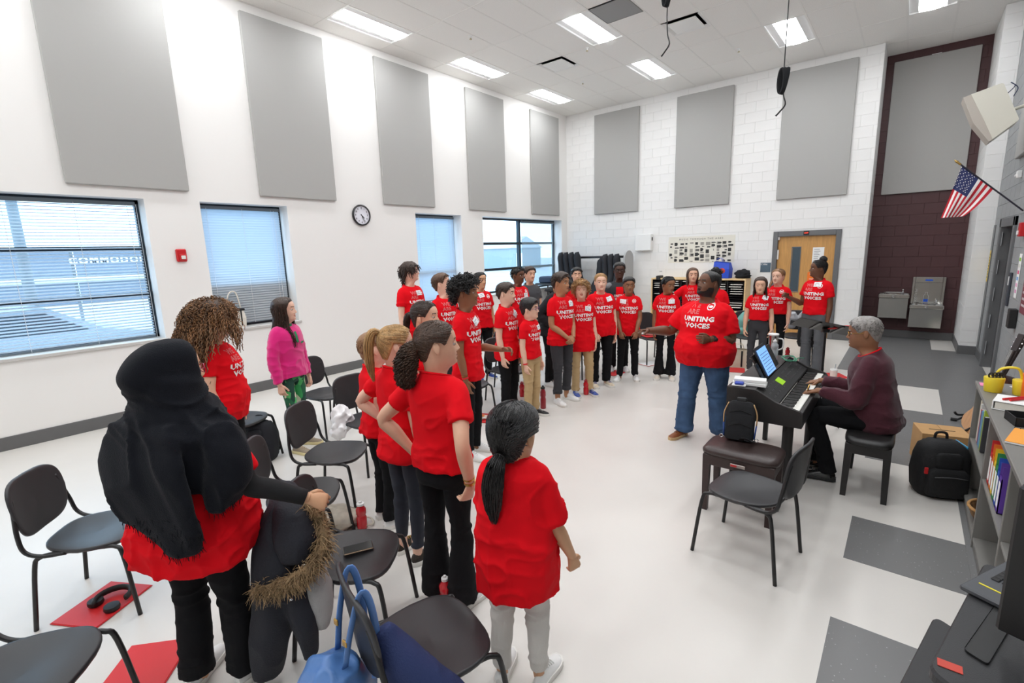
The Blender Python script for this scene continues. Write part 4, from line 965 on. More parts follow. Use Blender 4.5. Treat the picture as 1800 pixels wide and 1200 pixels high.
    sb = MB(); zf = [hem, hem+.004]+[z for z in (.50,.55,.60,.66,.72,.765,.790,.808,.824) if z > hem+.02]
    rr = []
    loose = g('loose', .016)
    for i, z in enumerate(zf):
        e = loose+(.016*sstep(.62,.46,z))*g('flareh', 1.); e = e-.004 if i == 0 else e
        e += g('boxy', .010)*G(np.array(z), .60, .07)
        if z > .79: e = loose*.6
        hw, f, b = prof(z, e); rr.append(up(ering((0,0,z*Ht), hw, f, b, 40)))
    ncol = g('neckline', .834); tiltn = lambda q: q+np.stack([0*q[:,0], 0*q[:,0], -q[:,1]*.32], -1)
    hw, f, b = prof(.836, .012); rr.append(up(tiltn(ering((0,.0,ncol*Ht), hw, f, b, 40)))); rr.append(up(tiltn(ering((0,.0,(ncol-.004)*Ht), hw*.85, f*.8, b*.8, 40))))
    sb.loft(rr)
    slv = g('sleeve', .60); sl_r = g('sleeve_r', 1.)
    for sx in (1, -1):
        S0, E, W, u, f, h, n = P.arm[sx]
        if slv <= 1:
            e = S0+u*ul*slv; pts = [S0-np.array((sx*.085*s,0,-.012*s)), S0-np.array((sx*.02*s,0,0)), S0+u*ul*slv*.45, e-u*.004, e, e+u*.001]
            ra = [.060*s,.064*s,.064*s*sl_r,.066*s*sl_r,.064*s*sl_r,.040*s]
            b2 = MB(); Q = np.array([up(p) for p in pts]); b2.tube(cr(Q[:4], 3).tolist()+Q[4:].tolist(), list(cint(np.linspace(0,3,10), range(4), ra[:4])*1.)+[r for r in ra[4:]], 18); sb.add(b2.v, b2.f)
        else:
            cf = W-f*.012; pts = [S0-np.array((sx*.085*s,0,-.012*s)), S0-np.array((sx*.02*s,0,0)), S0+u*ul*.5, E, E+f*fl_*.5, cf]
            b2 = MB(); limb(b2, [up(p) for p in pts], [.062*s,.066*s,.063*s*sl_r,.058*s*sl_r,.050*s*sl_r,.039*s*sl_r], 16, 4); sb.add(b2.v, b2.f)
    V, N, F = remesh(sb, near, 7)
    # drape: soft folds along the cloth, stronger towards hem
    am = g('fold', 1.)*1.45; L_ = V-np.array((0,0,hem*Ht))
    zf_ = V[:,2]/Ht; Dg = V@np.array(((1,0,.5),(0,1,.35),(-.45,-.3,1.))).T
    rid = lambda n_: (1-np.abs(n_))**4-.3
    fold = vnoise(V*np.array((9,9,3.0)), 1., x*3+y)*.007*sstep(.80,.50,zf_) + rid(vnoise(Dg*np.array((8,8,13)), 1., x+2))*.0065*sstep(.82,.70,zf_) + rid(vnoise(V*np.array((13,13,5)), 1., y+3))*.006*sstep(.68,.46,zf_) + rid(vnoise(V*np.array((7,7,18)), 1., y+11))*.005*sstep(.66,.56,zf_)*sstep(.46,.52,zf_)
    keep = sstep(.86,.82,V[:,2]/Ht)
    V = V + N*(fold*am*keep)[:,None]
    smb = MB(); smb.v = [tuple(p) for p in V]; smb.f = F; smb.mi = [0]*len(F)
    P.shirt = smb.build(g('shirt_name', 't_shirt'), SHM, root, smooth=True); P.V, P.F = V, F
    if g('collar', True):
        hw, f, b = prof(.836, .012); cpt = tiltn(ering((0,.0,(ncol-.003)*Ht), hw*.97, f*.97, b*.97, 28)); 
        MB().tube(np.concatenate([up(cpt), up(cpt[:1])]), .0065, 8, caps=False).build('neck_rib', g('rib', SHM), P.shirt, smooth=True)
    # ------------------------------------------------ trousers
    TRM = g('trousers', None); tb_ = MB(); lw = g('legw', 1.); fl0 = g('flare', .058); rr = []
    for z in (.605,.60,.56,.52,.485,.465):
        hw, f, b = prof(z, .002 if z < .6 else -.012); f = min(f, (.115+belly*.8)*s); q = sstep(.485, .46, z); rr.append(ering((0,0,z*Ht), hw*(1-.1*q), f*(1-.2*q), b*(1-.1*q), 36))
    if not legs: tb_.loft([r for r in rr][::-1])
    else: tb_.loft([(r-piv)@rotx(R(g('pelvis', 0))).T+piv for r in rr][::-1])
    for (Hj, Kn, An, yaw) in P.leg:
        a2 = An+(Kn-An)*g('crop', -.03); d_ = nrm(a2-Kn)
        pts = [Hj+np.array((0,0,.05)), Hj*1., Hj*.5+Kn*.5, Kn, (Kn+a2)/2, a2]; tw = s**.6*lw
        b2 = MB(); limb(b2, pts, [.092*tw,.094*tw,.080*tw,.063*tw,.060*tw*.5+.5*fl0*s**.5 if fl0 > .07 else .058*tw,fl0*s**.5], 18, 4); tb_.add(b2.v, b2.f)
        if g('cuff', False): b2 = MB(); limb(b2, [a2-d_*.045, a2-d_*.02, a2], [fl0*s**.5+.008]*3, 18, 2); tb_.add(b2.v, b2.f)
    V, N, F = remesh(tb_, near, 6)
    rid = lambda n_: (1-np.abs(n_))**4-.3
    fold = vnoise(V*np.array((14,14,7)), 1., x+5)*.005 + rid(vnoise(V*np.array((8,8,20)), 1., y+1))*.009*(G(V[:,2], .285*Ht, .08)+sstep(.25, .1, V[:,2])+.35)
    V = V+N*(fold*g('tfold', 1.))[:,None]; V[:,2] = np.maximum(V[:,2], .006)
    smb = MB(); smb.v = [tuple(p) for p in V]; smb.f = F; smb.mi = [0]*len(F)
    smb.build(g('trousers_name', 'trousers'), TRM, root, smooth=True)
    # ------------------------------------------------ shoes
    for (Hj, Kn, An, yaw) in P.leg: shoe(root, An, yaw, s, *g('shoes', (SHOEW, SOLEW, SHOEW)))
    # ------------------------------------------------ hair
    if hairf: hairf(P, root, HAIR)
    for extra in g('extras', ()): extra(P, root)
    return P
SHOEW = M('shoe_white', (232,232,230), .5, var=.03); SOLEW = M('sole_white', (226,224,218), .6); SHOEB = M('shoe_black', (26,26,28), .5); SOLET = M('sole_tan', (190,150,100), .6); LACEW = M('lace_white', (235,235,232), .8)
def shoe(root, An, yaw, s, um, sm, lm):
    Ls = .262*s**.8; Rz = rotz(R(-yaw)); base_ = np.array((An[0], An[1]-.055*s, max(An[2]-.075, 0.)))
    u = np.array((0,.06,.16,.3,.45,.6,.75,.88,.96,1.)); hw = np.array((.018,.030,.035,.035,.037,.042,.045,.040,.026,.008))*s**.6; tp = np.array((.055,.078,.088,.088,.080,.066,.055,.048,.040,.030))*s**.5
    rings = []
    for a, b, c in zip(u, hw, tp):
        q = np.linspace(0, PI, 11); ring = [(b*math.cos(t)*(1-.15*math.sin(t)), a*Ls, .018+(c-.018)*math.sin(t)**.8) for t in q]; rings.append(np.array(ring)@Rz.T+base_)
    m = MB(); m.loft(rings, closed=False, cap0=False, cap1=False)
    m.add(rings[0], [tuple(range(10,-1,-1))]).add(rings[-1], [tuple(range(11))]); up_ = m.build('shoe', um, root, smooth=True)
    ol = [(b+.004, a*Ls) for a, b in zip(u, hw)]; ol = [(ol[0][0],-.006)]+ol[1:-1]+[(ol[-1][0]+.006,Ls+.004)]; loop = [(x_, y_) for x_, y_ in ol]+[(-x_, y_) for x_, y_ in ol[::-1]]
    MB().loft([np.array([(x_*f, y_, z) for x_, y_ in loop])@Rz.T+base_ for z, f in ((.0,.95),(.004,1),(.026,1),(.029,.96))]).build('sole', sm, up_, smooth='auto')
    m = MB()
    for k in range(4):
        a = .40+.075*k; hh = float(np.interp(a, u, tp)); wd = float(np.interp(a, u, hw)); m.tube([np.array(p)@Rz.T+base_ for p in ((-wd*.5,a*Ls,hh*.90+.004),(0,a*Ls+.004,hh+.004),(wd*.5,a*Ls,hh*.90+.004))], .0032, 5)
    m.build('laces', lm, up_, smooth=True)
# ---------------------------------------------------------------- hair
def hairmat(name, col, rough=.42): return M('hair_'+name, col, rough, var=.22, vscale=40, bump=.5, bscale=140, stretch=(1,1,.25), island=.28, spec=.5)
HLT = np.array((0,.45,.85,1.12,1.30,1.48,1.72,1.95,2.3,3.1416))
def hairline(th, front=.184, nape=.012, side=.100):
    return cint(np.abs(th), HLT, (front, front-.003, front-.022, side+.030, side+.004, side+.018, side+.026, side-.015, nape+.022, nape))
def cap(mb, thick, rough=.0, freq=30., front=.184, nape=.012, side=.100, ridge=.0015, top=0., seed=0., widen=0., part=0.):
    """smooth hair volume over the skull, from the hairline up to the crown"""
    nr, na = 36, 80; th = np.arange(na)/na*2*PI-PI; t = np.concatenate([np.linspace(0, .8, 22), .8+.2*np.sin(np.linspace(.1, PI/2, 14))])
    T, Tt = np.meshgrid(th, t); line = hairline(T, front, nape, side); Z = line+(.2243-line)*Tt; Q = head_surf(T.ravel(), Z.ravel()).reshape(nr, na, 3)
    c = np.array((0,-.004,.11)); nv = Q-c; nv[...,2] *= .9; nv /= np.linalg.norm(nv, axis=-1, keepdims=True)
    e = sstep(-.001, .024, Z-line); d = -.002+(thick+.002)*e + top*sstep(.13,.21,Z)*e + widen*e*np.abs(np.sin(T))
    Pn = Q.reshape(-1,3)
    d = d + (rough*vnoise(Pn, freq, seed)*e.ravel()).reshape(nr, na) + ridge*np.sin(T*41+3*vnoise(Pn, 12, seed).reshape(nr, na))*e
    if part: d = d - part*np.exp(-(Q[...,0]/.004)**2)*(Q[...,1] > -.06)*(Z > .12)
    W = Q+nv*d[...,None]; I, J = np.meshgrid(np.arange(nr-1), np.arange(na), indexing='ij'); J2 = (J+1) % na
    o = len(mb.v); mb.add(W.reshape(-1,3), np.stack([I*na+J, I*na+J2, (I+1)*na+J2, (I+1)*na+J], -1).reshape(-1,4)); mb.f.append(tuple(o+(nr-1)*na+j for j in range(na))); mb.mi.append(0)
def scalp(rng, n, front=.184, nape=.012, side=.10, zmin=None):
    v = rng.normal(size=(n*5, 3)); v /= np.linalg.norm(v, axis=1)[:,None]; th = np.arctan2(v[:,0], v[:,1]); z = .11+.114*v[:,2]
    ok = z > hairline(th, front, nape, side)+.004
    if zmin is not None: ok &= z > zmin
    th, z = th[ok][:n], np.minimum(z[ok][:n], .2235); p = head_surf(th, z); nn = (p-np.array((0,-.004,.11)))*np.array((1,1,.95)); nn /= np.linalg.norm(nn, axis=1)[:,None]
    return p, nn, th, z
def unit(v): return v/(np.linalg.norm(v, axis=-1, keepdims=True)+1e-12)
def curls(mb, rng, n, ln, coil, turns, r0, grav=.4, front=.184, nape=.012, side=.10, out=1., zmin=None, base=.004, lay=0., jit=.22):
    p, nn, th, z = scalp(rng, n, front, nape, side, zmin); n = len(p)
    tg = p-np.array((0,-.04,.21)); tg = unit(tg-nn*(tg*nn).sum(1)[:,None])
    l = ln*rng.uniform(.7, 1.2, (n,1,1)); ax = unit(nn*out+tg*lay+np.array((0,0,-grav))+rng.normal(size=(n,3))*jit); a = unit(np.cross(ax, rng.normal(size=(n,3)))); b = np.cross(ax, a)
    k = max(5, int(turns*5)); t = np.linspace(0, 1, k+1)[None,:,None]; ph = rng.uniform(0, 6.3, (n,1,1)); c = coil*(.4+.6*t)
    pts = (p+nn*base)[:,None]+ax[:,None]*l*t+np.array((0,0,-1.))*grav*l*.6*t*t+c*(np.cos(ph+turns*6.28*t)*a[:,None]+np.sin(ph+turns*6.28*t)*b[:,None])
    mb.tubes(pts, np.linspace(r0, r0*.5, k+1), 4)
def bundle(mb, rng, ctrl, rad, n, r0, wob=.004, nseg=3, curl=0., turns=6):
    """strands following a centre line: ponytail, lock of hair"""
    C = cr(ctrl, nseg); m = len(C); T = unit(np.gradient(C, axis=0)); t = np.linspace(0, 1, m); rp = np.interp(t, np.linspace(0,1,len(rad)), rad)
    u = np.array((1.,0,0.)); A = []; B = []
    for i in range(m): a = nrm(u-T[i]*(u@T[i])); A.append(a); B.append(np.cross(T[i], a)); u = a
    A, B = np.array(A), np.array(B)
    ph = rng.uniform(0, 6.28, (n,1,1)); rr = np.sqrt(rng.uniform(.05, 1, (n,1,1))); le = rng.uniform(.82, 1., (n,1)); cp = rng.uniform(0, 6.28, (n,1,1)); tt = le*t[None]
    Ci = np.stack([np.interp(tt, t, C[:,q]) for q in range(3)], -1); c1 = rr*np.interp(tt, t, rp)[...,None]
    pts = Ci+c1*(np.cos(ph)*A+np.sin(ph)*B)+rng.normal(size=(n,m,3))*wob*tt[...,None]+curl*(np.cos(cp+turns*6.28*tt[...,None])*A+np.sin(cp+turns*6.28*tt[...,None])*B)
    mb.tubes(pts, np.linspace(r0, r0*.4, m), 4)
def finish_hair(P, root, mb, mat, name='hair'):
    mb.v = [tuple(p) for p in P.hpos(np.array(mb.v))]; return mb.build(name, mat, root, smooth=True)
def h_short(thick=.012, rough=.004, freq=45, top=.006, front=.182, nape=.03, side=.105, tuft=140, tl=.022, seed=1):
    def f(P, root, mat):
        m = MB(); rng = np.random.default_rng(seed); cap(m, thick, rough, freq, front, nape, side, .0012, top, seed)
        if tuft: curls(m, rng, tuft*2, tl, .003, .5, .0055, .1, front, nape+.03, side+.02, .42, zmin=.10, base=thick*.6, lay=1., jit=.18)
        finish_hair(P, root, m, mat)
    return f
def h_curly(n=420, ln=.05, coil=.009, turns=1.8, r0=.0042, grav=.5, thick=.018, seed=2, front=.18, nape=.02, side=.09, out=1.):
    def f(P, root, mat):
        m = MB(); rng = np.random.default_rng(seed); cap(m, thick, .006, 40, front, nape, side, .001, 0, seed)
        curls(m, rng, n, ln, coil, turns, r0, grav, front, nape, side, out, base=thick*.4); finish_hair(P, root, m, mat)
    return f
def h_back(thick=.008, seed=3, tie=None, tail=None, rad=(.016,.026,.03,.022,.006), n=110, r0=.003, wob=.003, curl=0., turns=6, tiem=None, front=.186, band=None, bun=None, part=0., nseg=3, extra=None, comb=260):
    """hair drawn back; tail = control points of a ponytail, bun = (centre, radius)"""
    def f(P, root, mat):
        m = MB(); rng = np.random.default_rng(seed); cap(m, thick, .002, 30, front, .02, .104, .0016, 0, seed, part=part)
        if tail: bundle(m, rng, tail, rad, n, r0, wob, nseg, curl, turns)
        if comb:   # single strands combed over the skull towards the tie
            p, nn, th0, z0 = scalp(rng, comb, front, .03, .11); q = len(p); zt = tail[0][2] if tail else .14; t = np.linspace(0, rng.uniform(.5, 1., (q,1)), 9, axis=1)[...,0]
            th = th0[:,None]+(np.sign(th0)*PI-th0)[:,None]*t; zz = z0[:,None]+(zt-z0)[:,None]*t**1.2+.02*np.sin(PI*t)*(z0 > zt)[:,None]
            S = head_surf(th, np.minimum(zz, .2235)); o_ = unit(S-np.array((0,-.004,.11))); m.tubes(S+o_*(thick+.0005+rng.uniform(-.001,.0022,(q,1)))[...,None], np.linspace(.0021,.0014,9), 3)
        if bun:
            c, r = bun; rb_ = rng.normal(size=(36,3))
            blob(m, np.array(c), (r,r,r*.9), 4, .18, 18, 10); 
            for v in rb_:
                v = nrm(v); a = nrm(np.cross(v, rng.normal(size=3))); b = np.cross(v, a); m.tube([np.array(c)+r*1.0*(math.cos(q)*a+math.sin(q)*b)+v*r*.25 for q in np.linspace(0, 3.6, 9)], .005, 5, caps=False)
        if extra: extra(m, rng)
        h = finish_hair(P, root, m, mat)
        if tail and tiem:
            c = np.array(tail[0]); d_ = nrm(np.array(tail[1])-c); a = nrm(np.cross(d_, (1,.2,.1))); b = np.cross(d_, a); q = np.linspace(0, 6.283, 13)
            MB().tube(P.hpos([c+d_*.006+rad[0]*1.05*(math.cos(t)*a+math.sin(t)*b) for t in q]), .005*P.hs, 7, caps=False).build('hair_tie', tiem, h, smooth=True)
        if band:
            th = np.linspace(-2.1, 2.1, 26); pts = []
            for t in np.linspace(-1.75, 1.75, 25): 
                z = .115+.098*math.cos(t*.93); yb = .012-.0*t; pts.append((math.sin(t)*.087, .03-.045*abs(t)/1.75, z+.012))
            MB().tube(P.hpos(pts), .016*P.hs, 8, flat=.35).build('headband', band, h, smooth=True)
    return f
def h_long(length=.30, n=300, thick=.010, seed=5, front=.186, wave=.0, part=.0, spread=1.12, r0=.003, wturn=3., backonly=False, tiem=None):
    def f(P, root, mat):
        m = MB(); rng = np.random.default_rng(seed); cap(m, thick, .002, 30, front, .0, .09, .0014, 0, seed, part=part)
        th = rng.uniform(1.15 if not backonly else 1.7, PI, (n,1))*rng.choice((-1, 1), (n,1)); z0 = rng.uniform(.11, .205, (n,1)); le = length*rng.uniform(.8, 1.05, (n,1)); ph = rng.uniform(0, 6.28, (n,1)); off = rng.uniform(.004, .016, (n,1))
        t = np.linspace(0, 1, 13)[None]; z = z0-t*(le+z0-.05); b = head_surf(th+0*z, np.maximum(z, .055));  k = 1+(spread-1)*sstep(.06,-.12,z); nn = unit(b*np.array((1,1,0)))
        p = np.stack([b[...,0]*k, b[...,1]*k, z], -1)+nn*(off*sstep(0,.35,t)+thick*.75)[...,None]+wave*np.stack([np.sin(ph+wturn*6.28*t), np.cos(ph*1.3+wturn*6.28*t), 0*z], -1)*t[...,None]
        p[...,1] -= .05*sstep(-.03,-.2,z)*np.where(p[...,1] < .02, 1, -.9)
        m.tubes(p, np.linspace(r0, r0*.5, 13), 4)
        finish_hair(P, root, m, mat)
    return f
# ---------------------------------------------------------------- shirt print, name tag, glasses, wrist bands
PRW = M('print_white', (240,238,236), .7); TAGW = M('tag_white', (238,238,240), .6)
_txt = [text_mesh('UNITING\nVOICES', .062, .0026, spacing=1.04, sx=1.12, res=1), text_mesh('WE\nARE', .058, 0., outline=.0011, spacing=1.02, sx=1.12, res=1)]
def _ring(r0, r1, n=28, full=True):
    a = np.arange(n)*2*PI/n; V = [(r0*math.cos(t), r0*math.sin(t), 0) for t in a]+[(r1*math.cos(t), r1*math.sin(t), 0) for t in a]
    return V, [(i, (i+1) % n, n+(i+1) % n, n+i) for i in range(n)]
def chest(P, root, V2, F, zc, mat, name, parent, Ht, off=.0035, x0=0., rot=0., MU=None, lean=None):
    bvh = P.bvh; out = []; c, s = math.cos(rot), math.sin(rot)
    Mt = P.MU; piv = P.piv
    for v in V2:
        u, w_ = v[0]*c-v[1]*s, v[0]*s+v[1]*c
        o = (np.array((-(u)+x0, .7, zc+w_))-piv)@Mt.T+piv+P.swv; d = Mt@np.array((0,-1.,0))
        h = bvh.ray_cast(Vector(o), Vector(d), 1.3)
        if h[0] is None: out.append(None); continue
        out.append(np.array(h[0])-d*(off+(v[2] if len(v) > 2 else 0)*.5))
    good = [o is not None for o in out]; F2 = [f for f in F if all(good[i] for i in f)]
    if not F2: return
    return MB().add([o if o is not None else (0,0,0) for o in out], F2).build(name, mat, parent)
def printed(tagpos=None, tagrot=0., emblem=True):
    def f(P, root):
        Ht = P.Ht; k = Ht/1.70*P.prs; z0 = .715*Ht+P.pdz
        V, F = _txt[0]; chest(P, root, [(v[0]*k, (v[1]-.0)*k, 0) for v in V], F, z0-.02*k, PRW, 'lettering', P.shirt, Ht)
        V, F = _txt[1]; chest(P, root, [((v[0]-.062)*k, (v[1])*k, v[2]*.2) for v in V], F, z0+.105*k, M('print_outline', (226,150,150), .7), 'outline_lettering', P.shirt, Ht, .003)
        if emblem:
            V, F = _ring(.024, .031); V2, F2 = _ring(.0, .019, 16); q = MB().add(V, F).add([(a, b*.55, 0) for a, b, c in V2], F2)
            chest(P, root, [((v[0]+.085)*k, v[1]*k, 0) for v in q.v], q.f, z0+.115*k, PRW, 'emblem', P.shirt, Ht)
        if tagpos:
            n = 6; V = [((i/n-.5)*.095, (j/n-.5)*.066, 0) for j in range(n+1) for i in range(n+1)]; F = [(j*(n+1)+i, j*(n+1)+i+1, (j+1)*(n+1)+i+1, (j+1)*(n+1)+i) for j in range(n) for i in range(n)]
            c, s = math.cos(tagrot), math.sin(tagrot); tx, tz = tagpos
            t = chest(P, root, [((v[0]*c-v[1]*s+tx)*k, (v[0]*s+v[1]*c)*k, 0) for v in V], F, z0+tz*k, TAGW, 'name_tag', P.shirt, Ht, .006)
            if t:
                V = []; F = []
                for r_, (a, b) in enumerate(((-.03,.02),(-.035,.03))):
                    o = len(V); zz_ = .008-.02*r_; V += [(a,zz_,0),(b,zz_,0),(b,zz_+.005,0),(a,zz_+.005,0)]; F.append((o,o+1,o+2,o+3))
                chest(P, root, [((v[0]*c-v[1]*s+tx)*k, (v[0]*s+v[1]*c)*k, 0) for v in V], F, z0+tz*k, M('tag_ink', (120,120,130), .7), 'tag_writing', P.shirt, Ht, .0075)
    return f
def glasses(mat, lens=False, sz=1.):
    def f(P, root):
        m = MB(); y0 = .097
        for sx in (-1, 1):
            q = np.linspace(0, 6.283, 17); m.tube(P.hpos([(sx*.034+.0235*sz*np.sign(math.cos(t))*abs(math.cos(t))**.8, y0-.008*abs(math.cos(t)), .112+.018*sz*math.sin(t)) for t in q]), .0021*P.hs, 5, caps=False)
            m.tube(P.hpos([(sx*.058,y0-.008,.116),(sx*.074,.06,.117),(sx*.081,-.005,.114),(sx*.080,-.02,.104)]), .0019*P.hs, 5)
        m.tube(P.hpos([(-.011,y0,.114),(0,y0+.004,.117),(.011,y0,.114)]), .0019*P.hs, 5); m.build('glasses', mat, root, smooth=True)
    return f
def wristband(side, mat, w_=.010, t0=.03, name='wristband', face=None):
    def f(P, root):
        S0, E, W, u, fo, h, n = P.arm[side]; a = nrm(np.cross(fo, (1,.3,.2))); b = np.cross(fo, a); c = W-fo*t0; r = .0285*P.ars
        MB().loft([P.up([c+fo*q*w_+(r+e)*(math.cos(t)*a+math.sin(t)*b) for t in np.arange(16)*2*PI/16]) for q, e in ((-1,-.002),(-.9,.003),(.9,.003),(1,-.002))]).build(name, mat, root, smooth='auto')
        if face: b2 = MB(); b2.ell((0,0,0), (.02,.02,.008), 12, 6); Rm = np.stack([fo, np.cross(nrm(-n), fo), nrm(-n)], -1); MB().add([P.up(c-n*(r+.004)+Rm@np.array(v)) for v in b2.v], b2.f).build('watch_face', face, root, smooth=True)
    return f
_person = person
def person(label, x, y, deg, Ht, skin, sname, hairf, haircol, **k):
    ex = list(k.pop('extras', ())); prs, pdz = k.pop('prs', 1.), k.pop('pdz', 0.)
    def setup(P, root):
        s = Ht/1.70; P.Ht = Ht; P.prs = prs; P.pdz = pdz; P.piv = np.array((0,0,.52*Ht)); P.MU = rotz(R(k.get('twist',0)))@rotx(-R(k.get('lean',0))); P.swv = np.array((0, k.get('sway', 0.), 0)); P.ars = k.get('armr', 1.)*s**.7
        P.up = lambda q: (np.asarray(q, float)-P.piv)@P.MU.T+P.piv+P.swv
        P.bvh = BVHTree.FromPolygons([Vector(v) for v in P.V], P.F)
    return _person(label, x, y, deg, Ht, skin, sname, hairf, haircol, extras=[setup]+ex, **k)
REDT = M('tshirt_red', (224,8,25), .9, var=.04, vscale=14, bump=.12, bscale=500, spec=.2)
BLKJ = M('trousers_black', (17,17,20), .92, spec=.25, bump=.2, bscale=350)
DGRJ = M('trousers_charcoal', (52,52,56), .88, bump=.2, bscale=350, var=.1)
KHAK = M('trousers_khaki', (188,160,116), .85, bump=.15, bscale=300)
NAVL = M('leggings_navy', (34,38,50), .8, bump=.1, bscale=400)
JEAN = M('jeans_blue', (64,88,120), .9, spec=.2, var=.25, vscale=8, bump=.2, bscale=350)
GREJ = M('jeans_grey', (88,90,94), .85, var=.12, vscale=8, bump=.2, bscale=350)
# ---------------------------------------------------------------- the people of the photograph
BRN = hairmat('dark_brown', (54,38,29)); BLK = hairmat('black', (22,19,18)); BLO = hairmat('blond', (178,140,90)); LBR = hairmat('light_brown', (132,96,64)); MBR = hairmat('mid_brown', (84,58,40)); GRY = hairmat('grey', (138,134,130)); CUR = hairmat('bronze_curls', (104,72,46)); SAN = hairmat('sandy', (158,118,70))
FAIR, LIGHT, OLIVE, TAN, BROWN, DBROWN, DEEP = ((228,184,160),'fair'), ((222,176,148),'light'), ((206,158,122),'olive'), ((176,126,92),'tan'), ((142,98,70),'brown'), ((104,68,48),'dark_brown'), ((78,50,38),'deep')
def who(label, x, y, phi, Ht, sk, hairf, hc, headphi=None, pitch=0, roll=0, **k):
    """phi: 0 faces the camera side, 90 faces right in the photo; headphi the same for the head"""
    al = math.degrees(math.atan2(y, x)); hp = phi if headphi is None else headphi
    k.setdefault('shirt', REDT); k.setdefault('trousers', BLKJ)
    return person(label, x, y, al+180+phi, Ht, sk[0], sk[1], hairf, hc, head=(hp-phi, pitch, roll), **k)
ORB = M('band_orange', (240,130,40), .6); RBD = M('band_red', (214,40,44), .5); GOLD = M('bracelet_gold', (200,160,90), .3, metal=1); PURP = M('glasses_purple', (120,60,120), .3)
JETS = M('shoe_black_white_sole', (30,30,32), .6)
# --- near group on the left
def under_sleeves(mat):
    def f(P, root):
        for sx in (1, -1):
            S0, E, W, u, fo, h, n = P.arm[sx]; b = MB(); limb(b, [P.up(p) for p in (S0+u*.12, E, E+fo*.10, W-fo*.0)], [.055,.047,.042,.033], 14, 4); b.build('under_sleeve', mat, root, smooth=True)
    return f
def hijab(mat):
    def f(P, root):
        m = MB(); a = np.arange(40)*2*PI/40; rings = []; s = P.Ht/1.7
        for z in np.concatenate([np.linspace(-.06, .19, 16), (.205,.216,.2235)]):
            q = head_surf(a, np.full(40, z)); o = unit(q-np.array((0,-.014,.10))); bk_ = np.clip(-np.cos(a), 0, 1)**1.5
            q = q+o*(.026+.012*np.abs(np.sin(a))*sstep(.16,.05,z))[:,None]; q[:,1] -= .062*bk_*math.exp(-((z-.095)/.085)**2); q[:,0] *= 1+.12*bk_
            q[:,1] = np.minimum(q[:,1], .062)
            rings.append(P.hpos(q))
        m.loft(rings)
        cw = []
        for zz, rx, rf, rb in ((.80,.215,.13,.165),(.825,.19,.125,.16),(.85,.165,.115,.155),(.875,.145,.10,.15),(.90,.132,.09,.145),(.925,.12,.08,.14)): cw.append(P.up(ering((0,-.005,zz*P.Ht), rx*s, rf*s, rb*s, 40)))
        m.loft(cw)
        for k, (z, rx, ry, rr, tl) in enumerate(((-.02,.118,.112,.038,.45),(-.07,.14,.128,.042,.35),(-.115,.160,.140,.040,.2))):
            m.tube([P.hpos([(rx*math.sin(t), ry*math.cos(t)-.012, z-tl*ry*math.cos(t)*.5)], .6)[0] for t in np.linspace(0, 6.283, 30)], rr, 12)
        rg = []
        for z, ex in ((.835,.03),(.81,.066),(.785,.078),(.75,.078),(.70,.072),(.645,.066)):
            kk = sstep(.86,.78,z); rg.append(P.up(ering((0,-.014,z*P.Ht), (.085+.105*kk)*s+ex, (.06+.035*kk)*s+ex*.8, (.07+.04*kk)*s+ex, 40)))
        m.loft(rg[::-1])
        def panel(pts, wd, th):
            rr = []; C = cr(pts, 4)
            for i, c in enumerate(C):
                t = i/(len(C)-1); w_ = np.interp(t, np.linspace(0,1,len(wd)), wd); q = np.arange(20)*2*PI/20; rr.append(P.up(c+np.stack([w_*np.sign(np.cos(q))*np.abs(np.cos(q))**.7, th*np.sin(q), 0*q], -1)))
            m.loft(rr)
        panel([(-.02,-.14,1.34),(-.0,-.20,1.20),(.03,-.215,1.05),(.09,-.21,.93),(.15,-.195,.83)], (.16,.20,.20,.16,.05), .035)
        panel([(.17,-.03,1.31),(.245,-.05,1.20),(.262,-.06,1.08),(.25,-.07,.98)], (.10,.11,.10,.05), .075)
        V, N, F = remesh(m, .0095, 7)
        Q = V@rotz(.3).T; rid = lambda n_: (1-np.abs(n_))**3-.35; hd = sstep(1.34,1.42,V[:,2])
        d = rid(vnoise(np.stack([Q[:,0]*15+Q[:,2]*6, Q[:,1]*15, Q[:,2]*4], -1), 1., 4.))*.020*(1-hd) + rid(vnoise(np.stack([Q[:,0]*5, Q[:,1]*6+Q[:,2]*8, Q[:,2]*24+Q[:,0]*12], -1), 1., 9.))*.013*sstep(1.22,1.32,V[:,2])*sstep(1.56,1.44,V[:,2])
        V = V+N*d[:,None]; mb = MB(); mb.add(V, F)
        h = mb.build('headscarf', mat, root, smooth=True)
        rng = np.random.default_rng(3); low = V[(V[:,2] < 1.0) & (rng.random(len(V)) < .5)]
        n = min(len(low), 300); p = low[rng.permutation(len(low))[:n]]; t = np.linspace(0, 1, 4)[None,:,None]
        MB().tubes(p[:,None]+t*(np.array((0,0,-.024))+rng.normal(size=(n,1,3))*.006), np.linspace(.0016,.0008,4), 3).build('fringe', mat, h)['kind'] = 'stuff'
    return f
SCARF = M('scarf_black_knit', (17,19,26), .98, bump=.4, bscale=260, spec=.2, sheen=.06)
